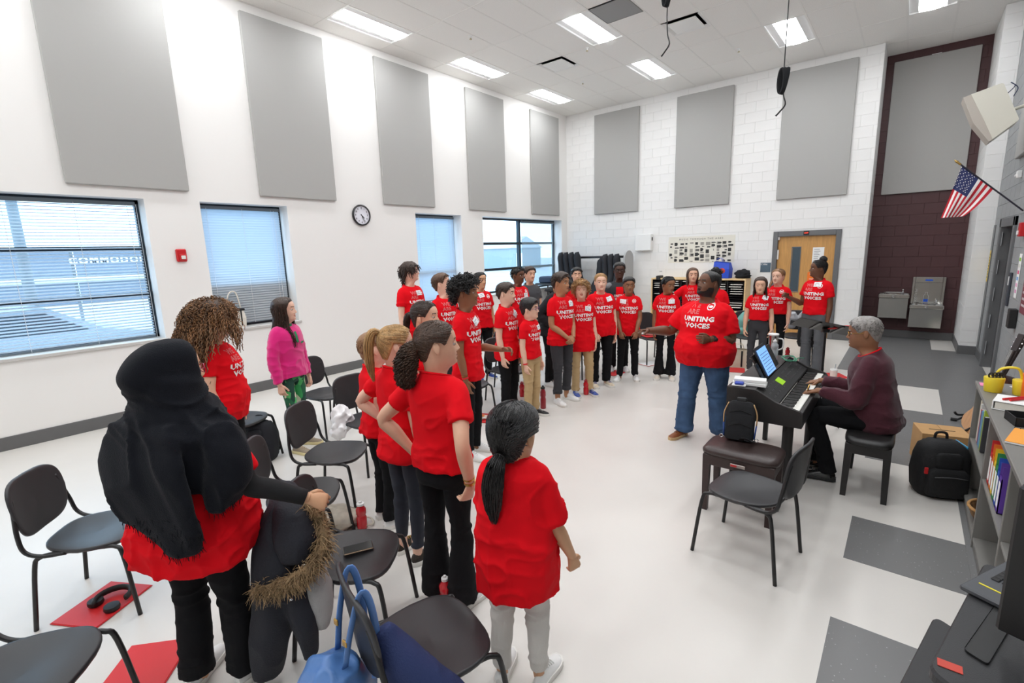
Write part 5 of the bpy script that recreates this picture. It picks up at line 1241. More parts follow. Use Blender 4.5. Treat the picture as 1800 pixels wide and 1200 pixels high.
who('woman in a black headscarf and loose red shirt holding a parka', -2.36, .63, 132, 1.63, OLIVE, None, BLK, 110, shirt=REDT, trousers=BLKJ, bw=1.12, bd=1.22, belly=.05, boxy=.03, hem=.425, flareh=3.2, loose=.03, sleeve=.86, sleeve_r=1.12, ra=((.52,.0,-.85),(.72,.42,-.42),(.7,.5,-.45),(-.3,.6,-.7),.85), la=((.26,-.12,-1),(.12,.22,-1),(.0,.2,-1),(-1,0,0),.7), fem=1, legw=1.12, flare=.075, vox=.009, fold=1.5,
    stance=((.11,.04,10),(-.10,-.02,-12)), extras=[hijab(SCARF), under_sleeves(M('sleeve_black', (18,18,20), .9)), glasses(M('glasses_pink', (170,60,90), .3)), printed()], shoes=(SHOEW, SOLEW, LACEW))
def h_ringlets(P, root, mat):
    m = MB(); rng = np.random.default_rng(12)
    cm = MB(); cap(cm, .05, .012, 26, .186, -.01, .07, .001, .01, 3, widen=.02); finish_hair(P, root, cm, hairmat('curl_base', (62,42,28)), 'hair_base')
    n = 1900; p, nn, th, z = scalp(rng, n, .186, -.01, .08); n = len(p); low = sstep(.22,.06,z)[:,None]
    hd = unit(nn*np.array((1,1,.25))+rng.normal(size=(n,3))*.13); t = np.linspace(0, 1, 22); tt = t[None,:,None]
    rch = (.10+.085*low)[:,None]*rng.uniform(.7, 1.15, (n,1,1)); out = hd[:,None]*rch*(1-(1-tt)**1.7)+np.array((0,0,1.))*(.045*sstep(.14,.21,z))[:,None,None]*np.minimum(1, tt*3)
    lnv = (.10+.09*low)*rng.uniform(.75, 1.15, (n,1)); dn = np.array((0,0,-1.))*(lnv[:,None]*tt**1.9)
    a = unit(np.cross(hd, rng.normal(size=(n,3)))); b = np.cross(unit(hd+np.array((0,0,-1.))), a); ph = rng.uniform(0, 6.3, (n,1,1)); co = .0068
    pts = p[:,None]+out+dn+co*(np.cos(ph+5.5*6.28*tt)*a[:,None]+np.sin(ph+5.5*6.28*tt)*b[:,None])*np.minimum(1, tt*4)
    pts[...,1] -= .02*tt[...,0]
    m.tubes(pts, np.linspace(.0046, .0026, 22), 3)
    curls(m, rng, 1300, .075, .0085, 2.4, .0042, .35, .186, .02, .10, 1., base=.035, jit=.35); finish_hair(P, root, m, mat)
CUR2 = M('hair_ringlets', (126,90,58), .5, var=.25, vscale=25, island=.6, bump=.4, bscale=120)
who('woman with a big mop of brown ringlets beside the large window', -4.21, 1.45, 72, 1.60, LIGHT, h_ringlets, CUR2, 112, bw=1.12, bd=1.2, belly=.05, bust=.03, hem=.435, ra='loose', la='down', armr=1.15, fem=1, legw=1.18, flare=.07, vox=.009, extras=[printed()], fold=1.1)
PINK = M('fleece_pink', (222,22,124), .95, bump=.4, bscale=220, sheen=.4); GRN = M('trim_green', (40,130,84), .8)
def leafmat():
    m = M('leggings_leaf_print', (52,132,84), .8); N = m.node_tree.nodes; K = m.node_tree.links; tc = N.new('ShaderNodeTexCoord'); mp = N.new('ShaderNodeMapping'); mp.inputs['Scale'].default_value = (1,1,.55); mp.inputs['Rotation'].default_value = (.5,.4,0); K.new(tc.outputs['Object'], mp.inputs[0])
    v = N.new('ShaderNodeTexVoronoi'); v.inputs['Scale'].default_value = 17; v.feature = 'F1'; K.new(mp.outputs[0], v.inputs['Vector']); sp = N.new('ShaderNodeSeparateColor'); K.new(v.outputs['Color'], sp.inputs[0])
    r = N.new('ShaderNodeValToRGB'); r.color_ramp.interpolation = 'CONSTANT'; e = r.color_ramp.elements; e[0].color = rgb(28,72,58); e[1].position = .35; e[1].color = rgb(60,160,92)
    q = e.new(.62); q.color = rgb(34,104,70); q = e.new(.8); q.color = rgb(86,190,110); q = e.new(.93); q.color = rgb(222,214,190); K.new(sp.outputs[0], r.inputs[0]); K.new(r.outputs[0], N['Principled BSDF'].inputs['Base Color']); return m
def fleece_bits(P, root):
    m = MB(); hw = .075; a = np.linspace(0, 6.283, 26)
    MB().loft([P.up([(.068*math.sin(t), .062*math.cos(t)-.004, z*P.Ht-.3*.06*math.cos(t)) for t in a]) for z in (.815,.84,.858)], False, False).build('stand_collar', GRN, P.shirt, smooth=True)
    n = 8; V = [((i/2-.5)*.03, -.11+j/n*.11, 0) for j in range(n+1) for i in range(3)]; F = [(j*3+i, j*3+i+1, (j+1)*3+i+1, (j+1)*3+i) for j in range(n) for i in range(2)]
    chest(P, root, V, F, .79*P.Ht, GRN, 'button_placket', P.shirt, P.Ht, .006)
    V = [((i/4-.5)*.10+.09, (j-.5)*.018, 0) for j in range(2) for i in range(5)]; chest(P, root, V, [(i, i+1, i+6, i+5) for i in range(4)], .715*P.Ht, GRN, 'pocket_flap', P.shirt, P.Ht, .006)
who('girl in a bright pink fleece and green leaf print leggings', -4.80, 2.30, 48, 1.58, FAIR, h_long(.30, 420, .012, 5, wave=.008, spread=1.2), BRN, 72, shirt=PINK, trousers=leafmat(), trousers_name='leggings', shirt_name='fleece_pullover', sleeve=2, sleeve_r=1.05, hem=.50, loose=.022, legw=.84, flare=.046, crop=.02, fem=1, la='loose', ra='loose', vox=.009, extras=[fleece_bits], collar=False, shoes=(M('shoe_taupe', (150,136,116), .7), M('sole_cream', (226,212,160), .6), M('lace_tan', (200,180,150), .8)), stance=((.10,.06,4),(-.13,-.04,-14)))
who('short-haired boy half hidden behind the blond ponytail', -2.87, 1.97, 108, 1.44, FAIR, h_short(.007,.002,50,.003,seed=7,tuft=120,tl=.012), LBR, ra='hip', la='down', hem=.50, legw=.9, vox=.010)
who('girl with a long straight blond ponytail in the near row', -2.39, 1.80, 122, 1.545, FAIR, h_back(.008, 4, tail=[(0,-.085,.185),(0,-.135,.20),(0,-.165,.13),(-.005,-.165,.0),(-.008,-.15,-.10)], rad=(.014,.024,.030,.026,.006), n=320, r0=.0024, wob=.002, tiem=BLO, nseg=4, comb=900), BLO, 100, trousers=NAVL, trousers_name='leggings', hem=.47, legw=.84, flare=.042, crop=.10, fem=1, ra='down', la='hip', vox=.009, shoes=(M('shoe_black_leopard', (46,38,30), .7, var=.5, vscale=60), SOLEW, M('lace_gold', (190,150,80), .7)), extras=[])
who('girl with a puffy dark curly ponytail and hands on her hips', -1.87, 1.66, 140, 1.625, LIGHT, h_back(.007, 6, tail=[(0,-.088,.10),(0,-.13,.09),(-.0,-.16,.03),(0,-.165,-.05),(0,-.15,-.10)], rad=(.022,.046,.058,.050,.02), n=620, r0=.0028, wob=.004, curl=.008, turns=10, tiem=BLK, nseg=9, comb=900), hairmat('chestnut', (74,52,38)), 98, hem=.52, flareh=.6, ra=((.40,-.50,-.85),(.0,.22,-1),(-.35,.05,-.95),(-.9,.35,0),.55), la=((.70,-.30,-.75),(-.55,.30,-.80),(-.5,.35,-.8),(-.8,.4,0),.4), flare=.095, legw=.90, fem=1, vox=.009, extras=[wristband(1, GOLD, .006, .02, 'bracelet'), wristband(1, GOLD, .004, .045, 'bracelet')])
who('girl with brown ponytail and orange hair tie behind the curly ponytail', -2.92, 2.50, 78, 1.60, LIGHT, h_back(.008, 8, tail=[(0,-.095,.13),(0,-.145,.12),(0,-.165,.04),(0,-.15,-.04)], rad=(.016,.026,.026,.008), n=150, tiem=ORB, comb=600), BRN, 66, fem=1, hem=.46, vox=.0105)
def partline(m, rng): pass
who('small girl with long black ponytail in the foreground, seen from behind', -1.235, 1.50, 160, 1.335, OLIVE, h_back(.016, 9, tail=[(0,-.105,.055),(0,-.145,.03),(-.01,-.155,-.04),(-.015,-.15,-.12),(-.015,-.145,-.20)], rad=(.022,.036,.042,.034,.010), n=420, r0=.0022, wob=.0015, tiem=BLK, part=.007, nseg=4, comb=1000), hairmat('jet', (20,17,17), .3), 150, trousers=M('joggers_light_grey', (206,203,198), .9, bump=.2, bscale=250, var=.03), hs=1.09, boxy=.035, hem=.375, loose=.035, flareh=1.6, sleeve=.95, sleeve_r=1.22, ra=((.24,.06,-1),(.30,.30,-.9),(.2,.2,-1),(-.6,.6,0),.6), la='front', legw=.98, flare=.05, crop=.05, fem=1, vox=.0085, fold=1.3, shoes=(SHOEW, SOLEW, LACEW), stance=((.115,.0,14),(-.10,-.03,-4)))
# --- the row towards the window
who('tallest boy with wavy brown hair by the wall', -5.30, 4.32, 48, 1.86, FAIR, h_curly(300,.055,.010,.8,.006,.8,.016,21,.17,.0,.07,out=.5), BRN, 82, hem=.45, extras=[printed((.03,.12)), glasses(M('glasses_clear', (190,180,180), .3))], prs=.9)
who('brown-haired boy singing with mouth wide open', -4.52, 4.21, 42, 1.71, FAIR, h_short(.013,.004,45,.010,seed=22), MBR, 74, pitch=-12, mouth=1., extras=[printed()], ra='front', la='front')
who('boy with tall dark curls reaching one hand forward', -3.20, 3.25, 66, 1.72, BROWN, h_curly(620,.060,.012,1.7,.006,.10,.024,23,.18,.035,.10,out=1.2), BLK, 72, ra='down', la=((.10,.14,-1),(-.02,.98,-.10),(0,1,.05),(-.6,0,-.6),.7), extras=[printed((-.02,.11),.4), wristband(1, RBD, .008, .018), wristband(1, GOLD, .004, .04, 'bracelet')], bw=.92, bd=.92, legw=.92, flare=.052, vox=.0095, hem=.45)
who('girl with dark hair pulled back behind the curly-haired boy', -5.10, 5.51, 28, 1.66, OLIVE, h_back(.010, 10, tail=[(0,-.09,.05),(0,-.13,.02),(.0,-.14,-.1),(0,-.13,-.24)], rad=(.025,.04,.05,.02), n=200, curl=.006), BLK, 40, fem=1, extras=[printed((-.03,.14),.2)], hem=.49, shoes=(M('shoe_blue', (40,70,150), .6), SOLEW, LACEW))
who('dark-haired boy standing with arms down in the front row', -3.65, 4.38, 58, 1.60, FAIR, h_short(.014,.003,45,.008,seed=24), BRN, 66, ra='down', la='down', extras=[printed((.03,.11),.8)], bw=.94, vox=.0105, hem=.44)
who('boy with short black curls standing in the back row', -4.86, 6.15, 42, 1.70, DBROWN, h_curly(240,.022,.006,1.2,.006,.1,.012,25,.18,.05,.11), BLK, 48, mouth=.35, extras=[printed((.06,.06))])
who('person in a grey tee partly hidden behind the boy with short curls', -4.98, 6.62, 28, 1.69, LIGHT, h_short(.016,.004,40,.008,seed=26,nape=.0), BRN, 30, shirt=M('tee_charcoal', (74,76,80), .9, bump=.2, bscale=300), ra='clasp', la='clasp')
who('smallest boy with glasses and khaki trousers in the front row', -3.39, 4.49, 54, 1.415, FAIR, h_short(.018,.002,40,.010,front=.172,nape=.02,side=.085,seed=27,tuft=120,tl=.02), BLK, 68, trousers=KHAK, ra='down', la='down', extras=[printed((.05,.10),.1), glasses(PURP), wristband(1, RBD, .008, .012)], hem=.52, bw=.92, legw=.95, flare=.058, vox=.0095, shoes=(JETS, SOLEW, LACEW), prs=.95)
def hood(mat):
    def f(P, root):
        m = MB(); blob(m, (0,0,0), (.12,.075,.06), 5, .2, 24, 12); V = np.array(m.v); V[:,2] -= 0; MB().add(P.up(V+np.array((0,-.10,.83*P.Ht))), m.f).build('hood', mat, P.shirt, smooth=True)
    return f
HOOD = M('hoodie_black', (24,26,30), .92, bump=.3, bscale=220)
who('boy in a black hoodie looking down at the back', -3.98, 5.78, 62, 1.66, BROWN, h_short(.008,.003,70,.004,seed=28,tuft=100,tl=.008), BLK, 70, pitch=48, lean=12, shirt=HOOD, shirt_name='hoodie', sleeve=2, sleeve_r=1.12, loose=.028, ra=((.35,-.3,-.8),(-.3,.75,-.45),(-.3,.9,0),(-.5,-.5,0),.6), la=((.35,-.3,-.8),(-.3,.75,-.45),(-.3,.9,0),(-.5,-.5,0),.6), collar=False, extras=[hood(HOOD)])
who('boy with swept dark hair clasping his hands in front', -3.42, 5.20, 42, 1.67, TAN, h_short(.015,.003,40,.014,seed=29,tl=.03), BRN, 56, mouth=.15, ra='clasp', la='clasp', trousers=DGRJ, cuff=True, crop=.14, flare=.060, extras=[printed((.085,.10))], hem=.46, vox=.0095, shoes=(SHOEW, SOLEW, LACEW), stance=((.12,.05,10),(-.10,-.02,-10)))
who('black-haired boy whose face shows above the curly blond boy', -4.56, 7.45, 12, 1.64, LIGHT, h_short(.013,.003,45,.008,seed=30), BLK, 8, lid=-.1)
who('boy with curly blond hair and khaki trousers', -3.36, 5.60, 20, 1.555, FAIR, h_curly(460,.048,.011,1.6,.0055,.6,.018,31,.172,.02,.08), SAN, 4, trousers=KHAK, mouth=.15, hem=.395, loose=.024, extras=[printed((.06,.09),-.2)], ra='loose', la='down', vox=.0105, shoes=(M('shoe_white_blue', (70,90,160), .6, var=.5, vscale=25), SOLEW, LACEW), stance=((.10,.02,6),(-.12,.02,-10)))
who('heavyset singer with blond hair pulled back', -3.36, 6.13, 22, 1.62, FAIR, h_back(.008, 32), SAN, 8, bw=1.15, bd=1.22, belly=.03, armr=1.15, ra='front', la='down', legw=1.12, flare=.066, hem=.46, extras=[printed((.09,.12),.2)], jowl=.05, shoes=(M('shoe_cream_blue', (214,200,176), .6, var=.2, vscale=30), SOLEW, M('lace_blue', (60,70,150), .7)))
JKT = M('jacket_black', (34,36,40), .8, bump=.2, bscale=200); JKG = M('jacket_grey', (120,122,124), .85)
def jacket_front(P, root):
    n = 10; V = [((i/4-.5)*(.12-.02*abs(j/n-.5)), -.36*P.Ht/1.7+j/n*.40, 0) for j in range(n+1) for i in range(5)]; F = [(j*5+i, j*5+i+1, (j+1)*5+i+1, (j+1)*5+i) for j in range(n) for i in range(4)]
    t = chest(P, root, V, F, .77*P.Ht, REDT, 't_shirt_front', P.shirt, P.Ht, .006)
    V, F = _txt[0]; chest(P, root, [(v[0]*.6, v[1]*.8, 0) for v in V], F, .70*P.Ht, PRW, 'lettering', P.shirt, P.Ht, .010)
    for sx in (1, -1):
        S0, E, W, u, fo, h, nn = P.arm[sx]; b = MB(); b.ell((0,0,0), (.078,.085,.062), 14, 10); MB().add(P.up(np.array(b.v)+S0+np.array((-sx*.012,0,.004))), b.f).build('shoulder_yoke', JKG, P.shirt, smooth=True)
who('tall boy with glasses and an open black and grey jacket', -3.56, 7.10, 4, 1.735, DEEP, h_short(.010,.003,70,.006,seed=33,tuft=100,tl=.008), BLK, 6, shirt=JKT, shirt_name='jacket', sleeve=2, sleeve_r=1.08, loose=.026, extras=[jacket_front, glasses(BLACKS)], hem=.44)
who('boy with short cropped hair and white sneakers facing the camera', -3.18, 6.65, 2, 1.535, BROWN, h_short(.009,.002,70,.010,front=.180,nape=.05,side=.12,seed=34,tuft=120,tl=.010), BLK, 10, ra='front', la='front', extras=[printed((-.09,.11),-.1)], hem=.45, vox=.0105, legw=.95, flare=.052, stance=((.13,.03,16),(-.12,-.02,-8)))
who('girl with black headband and flared black trousers', -2.74, 7.0, -2, 1.535, BROWN, h_back(.008, 35, tail=[(0,-.09,.15),(0,-.15,.12),(0,-.16,0),(0,-.13,-.14)], rad=(.02,.03,.034,.012), n=140, band=BLACKF), BLK, 34, pitch=10, fem=1, flare=.092, legw=.82, ra='down', la='down', extras=[printed((.08,.09),.0)], hem=.485, bw=.92, shoes=(M('shoe_cream', (216,206,190), .6), SOLEW, LACEW))
who('girl with long brown hair, hand on hip, behind the conductor', -2.81, 8.28, 22, 1.60, LIGHT, h_long(.26, 260, .010, 36, wave=.008), MBR, 10, fem=1, ra='hip', la='hip', hem=.57, flareh=.2, legw=.9, flare=.065, extras=[printed()])
who('person with a curly dark bun hidden behind the conductor', -2.29, 7.78, 5, 1.56, TAN, h_back(.008, 37, bun=((0,-.03,.245),.055), extra=lambda m, rng: curls(m, rng, 160, .06, .01, 1.4, .005, .0, zmin=.19)), BLK, 5, fem=1, hem=.47)
# --- conductor
COND = who('conductor in red shirt and blue jeans singing and gesturing', -1.53, 4.97, -22, 1.71, DBROWN, h_short(.005,.001,80,.002,front=.196,nape=.03,side=.11,seed=38,tuft=0), BLK, -52, pitch=-10, mouth=1., beard=1, bw=1.32, bd=1.55, belly=.12, bust=.02, armr=1.32, jowl=.12, hem=.462, flareh=.2, loose=.03, sleeve=.82, sleeve_r=1.38, trousers=JEAN, trousers_name='jeans', legw=1.42, flare=.095, hand=1.06,
    ra=((.52,.22,-.82),(.62,.78,.04),(.45,.88,.08),(-.2,.2,-.95),.8), la=((.20,.05,-1),(-.42,.86,.10),(-.3,.95,.1),(-.85,-.3,-.1),.95), extras=[printed(), wristband(-1, BLACKS, .014, .035, 'watch', BLACKS), wristband(-1, RBD, .006, .062)], prs=1.0, pdz=.045, vox=.0095, fold=.75, shoes=(M('shoe_leather_brown', (136,78,42), .5), M('sole_tan_light', (196,164,120), .6), M('lace_brown', (90,50,30), .7)), stance=((.15,.10,12),(-.15,-.08,-18)))
# --- right-hand trio
who('girl with long wavy brown hair and black jeans by the piano', -1.69, 7.95, 0, 1.48, LIGHT, h_long(.24, 280, .012, 39, wave=.010, spread=1.2), BRN, -2, pitch=6, fem=1, hem=.575, flareh=.2, ra='loose', la='loose', trousers=DGRJ, legw=.86, flare=.05, bw=.9, extras=[printed((.09,.13),-.3)], prs=.95, pdz=.02)
def braid(m, rng):
    C = cr([(.055,-.05,.09),(.095,-.02,.03),(.10,.035,-.04),(.09,.06,-.13),(.085,.065,-.20)], 6); n = len(C)
    for k in range(3):
        ph = k*2.094; m.tube([c+np.array((.012*math.sin(i*1.0+ph), .006*math.sin(2*(i*1.0+ph)), 0)) for i, c in enumerate(C)], np.linspace(.013,.006,n), 7)
who('girl with a light brown side braid beside the wooden door', -1.57, 8.55, -12, 1.57, FAIR, h_back(.009, 40, extra=braid), LBR, -24, fem=1, hem=.56, flareh=.3, extras=[printed()], legw=.86)
who('tall girl with a black top bun and grey jeans near the music stand', -1.03, 8.50, -28, 1.70, DBROWN, h_back(.007, 41, bun=((0,-.055,.235),.045)), BLK, -72, fem=1, trousers=GREJ, trousers_name='jeans', hem=.53, flareh=.5, ra=((.16,.14,-1),(.38,.80,.42),(.3,.8,.5),(-.6,0,-.6),.7), la='down', flare=.085, legw=1.05, bw=1.02, bust=.02, extras=[printed((.045,.14),.05)])
# --- pianist
SWE = M('sweater_maroon', (68,20,34), .92, bump=.3, bscale=200, sheen=.15)
hz = .30
def vneck(P, root):
    V = [(-.055,.06,0),(.055,.06,0),(0,-.055,0),(-.02,.0,0),(.02,.0,0)]; chest(P, root, V, [(0,3,4,1),(3,2,4)], .80*P.Ht, REDT, 'undershirt', P.shirt, P.Ht, .004)
person('seated pianist in a maroon sweater playing the keyboard', -.07, 4.70, 180, 1.69, *BROWN, h_short(.008,.002,60,.003,front=.186,nape=.02,side=.10,seed=42,tuft=260,tl=.010), GRY, z=-hz, shirt=SWE, rib=REDT, shirt_name='sweater', sleeve=2, sleeve_r=1.2, loose=.026, bw=1.10, bd=1.2, belly=.05, lean=13, hem=.47, flareh=-.9, jowl=.06, trousers=BLKJ, head=(0,-4,0), lid=.0,
    legs=((np.array((.12,.44,hz+.545)), np.array((.12,.41,hz+.085)), 4),(np.array((-.12,.42,hz+.545)), np.array((-.12,.30,hz+.085)), -4)), legw=1.1, flare=.06, pelvis=8,
    ra=((.14,.52,-.84),(-.10,.95,.34),(-.05,1,-.06),(0,-.05,-1),.22), la=((.14,.44,-.88),(-.08,.95,.38),(-.08,1,-.06),(0,-.05,-1),.22), vox=.0095, shoes=(M('shoe_black_polished', (18,18,19), .2, coat=.5), SHOEB, SHOEB), extras=[glasses(M('glasses_gold', (190,150,80), .25, metal=1)), wristband(-1, GOLD, .003, -.075, 'ring')])
# ================================================================ more things: right side, chairs' belongings, back corner, outside
def roundprism(mb, cx, cy, hw, hd, z0, z1, r=.6, n=28, f0=1., f1=1.):
    q = np.arange(n)*2*PI/n; c = np.stack([hw*np.sign(np.cos(q))*np.abs(np.cos(q))**r, hd*np.sign(np.sin(q))*np.abs(np.sin(q))**r], -1)
    return mb.loft([[(cx+p[0]*f, cy+p[1]*f, z) for p in c] for z, f in ((z0,f0*.96),(z0+.004,f0),(z1-.004,f1),(z1,f1*.97))])
# ---------------------------------------------------------------- metal bookcase along the right wall
SHM_ = M('shelf_steel_grey', (128,126,122), .45, metal=.2, var=.04); bx0, bx1 = .475, .985
bc = thing('bookcase', 'grey steel bookcase along the right wall with binders', 'bookcase', (0,0,0))
MB().cbox(bx0-.01,bx1,2.42,4.90,.885,.915,.004).build('top', SHM_, bc)
for y in (4.88, 4.05, 3.22, 2.42): MB().cbox(bx0,bx1,y-.012,y+.012,0,.885,.003).build('upright', SHM_, bc)
for (a, b) in ((4.062,4.868),(3.232,4.038),(2.432,3.208)):
    MB().cbox(bx0+.005,bx1,a,b,.05,.075,.003).build('shelf', SHM_, bc); MB().cbox(bx0+.005,bx1,a,b,.46,.48,.003).build('shelf', SHM_, bc); MB().box(bx1-.01,bx1,a,b,.05,.885).build('back_panel', SHM_, bc)
MB().box(bx0+.01,bx1,2.43,4.87,0,.05).build('plinth', SHM_, bc)
rb = random.Random(8)
bcols = [('book_cream',(214,204,184)),('book_white',(226,226,222)),('book_red',(180,60,44)),('book_blue',(60,110,170)),('book_lightblue',(120,170,200)),('book_teal',(90,150,160)),('book_lime',(170,190,60)),('book_charcoal',(60,60,64))]
y = 4.83
blab = ['cream book, first in the row nearest the far end', 'white book beside the cream one', 'thin rust red book in the far bay', 'mid blue book in the far bay', 'pale blue book in the far bay', 'teal book in the far bay', 'lime green book in the far bay', 'charcoal book leaning at the row end']
for i, (nm, c) in enumerate(bcols):
    w_ = rb.uniform(.03,.05); h_ = rb.uniform(.24,.31); b = thing('book', blab[i]+' of the bookcase', 'book', (bx0+.03, y-w_/2, .481), group='books in the far bay')
    MB().cbox(0,.2,-w_/2+.002,w_/2-.002,0,h_,.003).build('cover', M(nm, c, .6), b); MB().box(.004,.196,-w_/2+.005,w_/2-.005,h_-.001,h_+.001).build('page_edge', PAPER, b); y -= w_
y = 4.0
for i, (nm, c) in enumerate((('red',(206,40,40)),('orange',(236,120,36)),('yellow',(236,196,40)),('green',(50,140,80)),('blue',(34,80,180)),('purple',(96,60,160)))):
    w_ = .075; b = thing('magazine_file', '%s magazine file box with a white label in the middle bay' % nm, 'file box', (bx0+.02, y-w_/2, .481), group='coloured file boxes'); m_ = M('file_'+nm, c, .55)
    MB().box(0,.24,-w_/2+.002,-w_/2+.006,0,.27).box(0,.24,w_/2-.006,w_/2-.002,0,.27).box(0,.005,-w_/2+.002,w_/2-.002,0,.20).box(.235,.24,-w_/2+.002,w_/2-.002,0,.27).box(0,.24,-w_/2+.002,w_/2-.002,0,.005).build('box_shell', m_, b); MB().box(-.0015,0,-.022,.022,.03,.17).build('label', PAPER, b); MB().box(.02,.225,-.022,.022,.005,.24).build('papers', PAPER2, b); y -= w_+.004
for i in range(2):
    b = thing('storage_bin', ['lavender storage box standing in the middle bay', 'white storage box standing beside the lavender one'][i], 'box', (bx0+.16, 3.44-.11*i, .482)); MB().cbox(0,.28,-.05,.05,0,.3,.006).build('box_shell', M(['bin_lavender','bin_white'][i], [(170,150,190),(206,204,208)][i], .6), b); MB().cbox(-.004,.284,-.054,.054,.26,.305,.005).build('lid', M(['bin_lavender','bin_white'][i], (200,200,200), .6), b)
pl = thing('paper_pile', 'loose white papers spilling from the near lower shelf', 'papers', (bx0+.06, 3.02, .077))
for k in range(9): o = MB().box(-.11,.14,-.14,.14,0,.004).build('sheet', PAPER, pl); o.location = (.06+rb.uniform(-.03,.03), rb.uniform(-.03,.03), .03*k*.6+.01); o.rotation_euler = (rb.uniform(-.05,.05), rb.uniform(-.12,.05), rb.uniform(-.4,.4))
bk = thing('wicker_basket', 'round patterned basket of odds and ends on the bottom shelf', 'basket', (.62,4.33,.076)); BSK = M('basket_brown', (120,88,54), .9, var=.5, vscale=22, bump=.4, bscale=80)
MB().lathe([(.11,0),(.135,.03),(.15,.075),(.155,.09),(.145,.092),(.135,.075),(.12,.03),(.1,.012)], n=28).build('basket_wall', BSK, bk, smooth=True)
MB().tube([(.152*math.cos(t),.152*math.sin(t),.092) for t in np.linspace(0,6.283,30)], .010, 8, caps=False).build('rim_roll', M('basket_rim', (170,126,76), .8, var=.2, vscale=30), bk, smooth=True)
blob(MB(), (0,0,.04), (.09,.09,.05), 3, .4).build('odds_and_ends', M('mixed_items', (150,130,120), .7, var=.6, vscale=35), bk, smooth=True); MB().ell((-.06,.02,.085), (.015,.015,.012), 10, 6).build('red_clip', REDF, bk, smooth=True)
ZT_ = .916
cd = thing('desk_caddy', 'yellow plastic caddy holding scissors and pens on the bookcase', 'caddy', (.60,4.60,ZT_)); YEL = M('caddy_yellow', (232,206,50), .4)
roundprism(MB(), -.07, 0, .055, .055, 0, .10, .9, 24, .85, 1.).build('cup', YEL, cd, smooth='auto'); roundprism(MB(), .07, -.01, .055, .055, 0, .10, .9, 24, .85, 1.).build('cup', YEL, cd, smooth='auto')
MB().tube(cr([(-.07,.03,.09),(-.04,.02,.16),(.04,.02,.17),(.07,.03,.09)], 5), .014, 8, flat=.6).build('carry_handle', YEL, cd, smooth=True)
for k in range(4): MB().tube([(-.09+.012*math.cos(t)+.018*k,-.02+.01*k,.115+.018*math.sin(t)) for t in np.linspace(0,6.283,14)], .005, 6).build('scissor_grip', BLACKS, cd, smooth=True)
tu = thing('orange_tub', 'tall orange round tub on the bookcase', 'tub', (.72,4.50,ZT_)); MB().lathe([(.065,0),(.068,.01),(.07,.15),(.068,.155)], n=28).build('tub_body', M('tub_orange', (238,112,28), .5, bump=.2, bscale=40), tu, smooth='auto'); MB().lathe([(.072,.148),(.073,.165),(.06,.17)], n=28).build('lid', M('tub_orange', (238,112,28), .5), tu, smooth='auto')
wb_ = thing('ring_binder', 'white ring binder with red markers on the bookcase', 'binder', (.62,4.18,ZT_), R(-12)); MB().cbox(-.12,.13,-.10,.10,0,.006,.002).cbox(-.12,.13,-.10,.10,.05,.056,.002).cbox(-.122,-.116,-.10,.10,0,.056,.002).build('cover', PAPER, wb_); MB().box(-.11,.125,-.095,.095,.008,.047).build('pages', PAPER2, wb_); MB().tube([(-.1,-.06,.03),(-.1,-.05,.03)], .012, 10).build('ring', CHROME, wb_)
for k in range(2): MB().tube([(-.08+.03*k,-.06,.064),(-.0+.03*k,.07,.066)], .007, 8).build('red_marker', REDF, wb_, smooth='auto')
cp = thing('striped_cup', 'pink striped bowl cup at the edge of the bookcase', 'cup', (.78,4.10,ZT_)); MB().lathe([(.04,0),(.05,.02),(.062,.06)], n=24).build('striped_base', M('cup_stripes', (206,150,130), .6, var=.3, vscale=30, stretch=(.1,.1,6)), cp, smooth='auto'); MB().lathe([(.062,.06),(.066,.10),(.062,.104),(.055,.06)], n=24, cap=False).build('pink_rim', M('cup_pink', (190,40,90), .5), cp, smooth='auto')
tr = thing('desk_tray', 'black desk tray with a stapler on the bookcase', 'tray', (.66,3.88,ZT_), R(10)); MB().cbox(-.13,.16,-.08,.08,0,.012,.004).box(-.13,.16,-.08,-.075,0,.05).box(-.13,.16,.075,.08,0,.05).box(-.13,-.125,-.08,.08,0,.05).box(.155,.16,-.08,.08,0,.05).build('tray_body', BLACKS, tr); MB().cbox(-.06,.12,-.02,.02,.055,.085,.01).build('stapler_top', BLACKS, tr); MB().cbox(-.06,.12,-.018,.018,.015,.04,.006).build('stapler_base', BLACKS, tr)
for i, (lab, c, x_, y_, rz_) in enumerate((('orange spiral notebook on top of the bookcase', (240,160,60), .62, 3.55, -14), ('white spiral notebook at the near end of the bookcase', (230,230,228), .68, 3.22, -24))):
    nb = thing('spiral_notebook', lab, 'notebook', (x_,y_,ZT_), R(rz_)); MB().cbox(-.12,.14,-.14,.14,0,.010,.002).build('pages', PAPER, nb); MB().box(-.12,.14,-.14,.14,.010,.012).build('cover', M('cover_%d' % i, c, .6), nb)
    for k in range(12): MB().tube([(-.12+.022*k,.14+.008*math.cos(t),.006+.009*math.sin(t)) for t in np.linspace(0,6.283,9)], .0016, 4).build('coil_ring', BLACKT, nb)
pk = thing('pink_note', 'pink paper note hanging over the bookcase edge', 'note', (.50,4.78,ZT_)); MB().box(-.02,.08,-.05,.05,0,.003).build('sheet', M('note_pink', (240,140,180), .7), pk)
ws = thing('paper_sheet', 'white sheet lying behind the yellow caddy', 'paper', (.80,4.76,ZT_), R(20)); MB().box(-.14,.14,-.10,.10,0,.004).build('sheet', PAPER, ws)
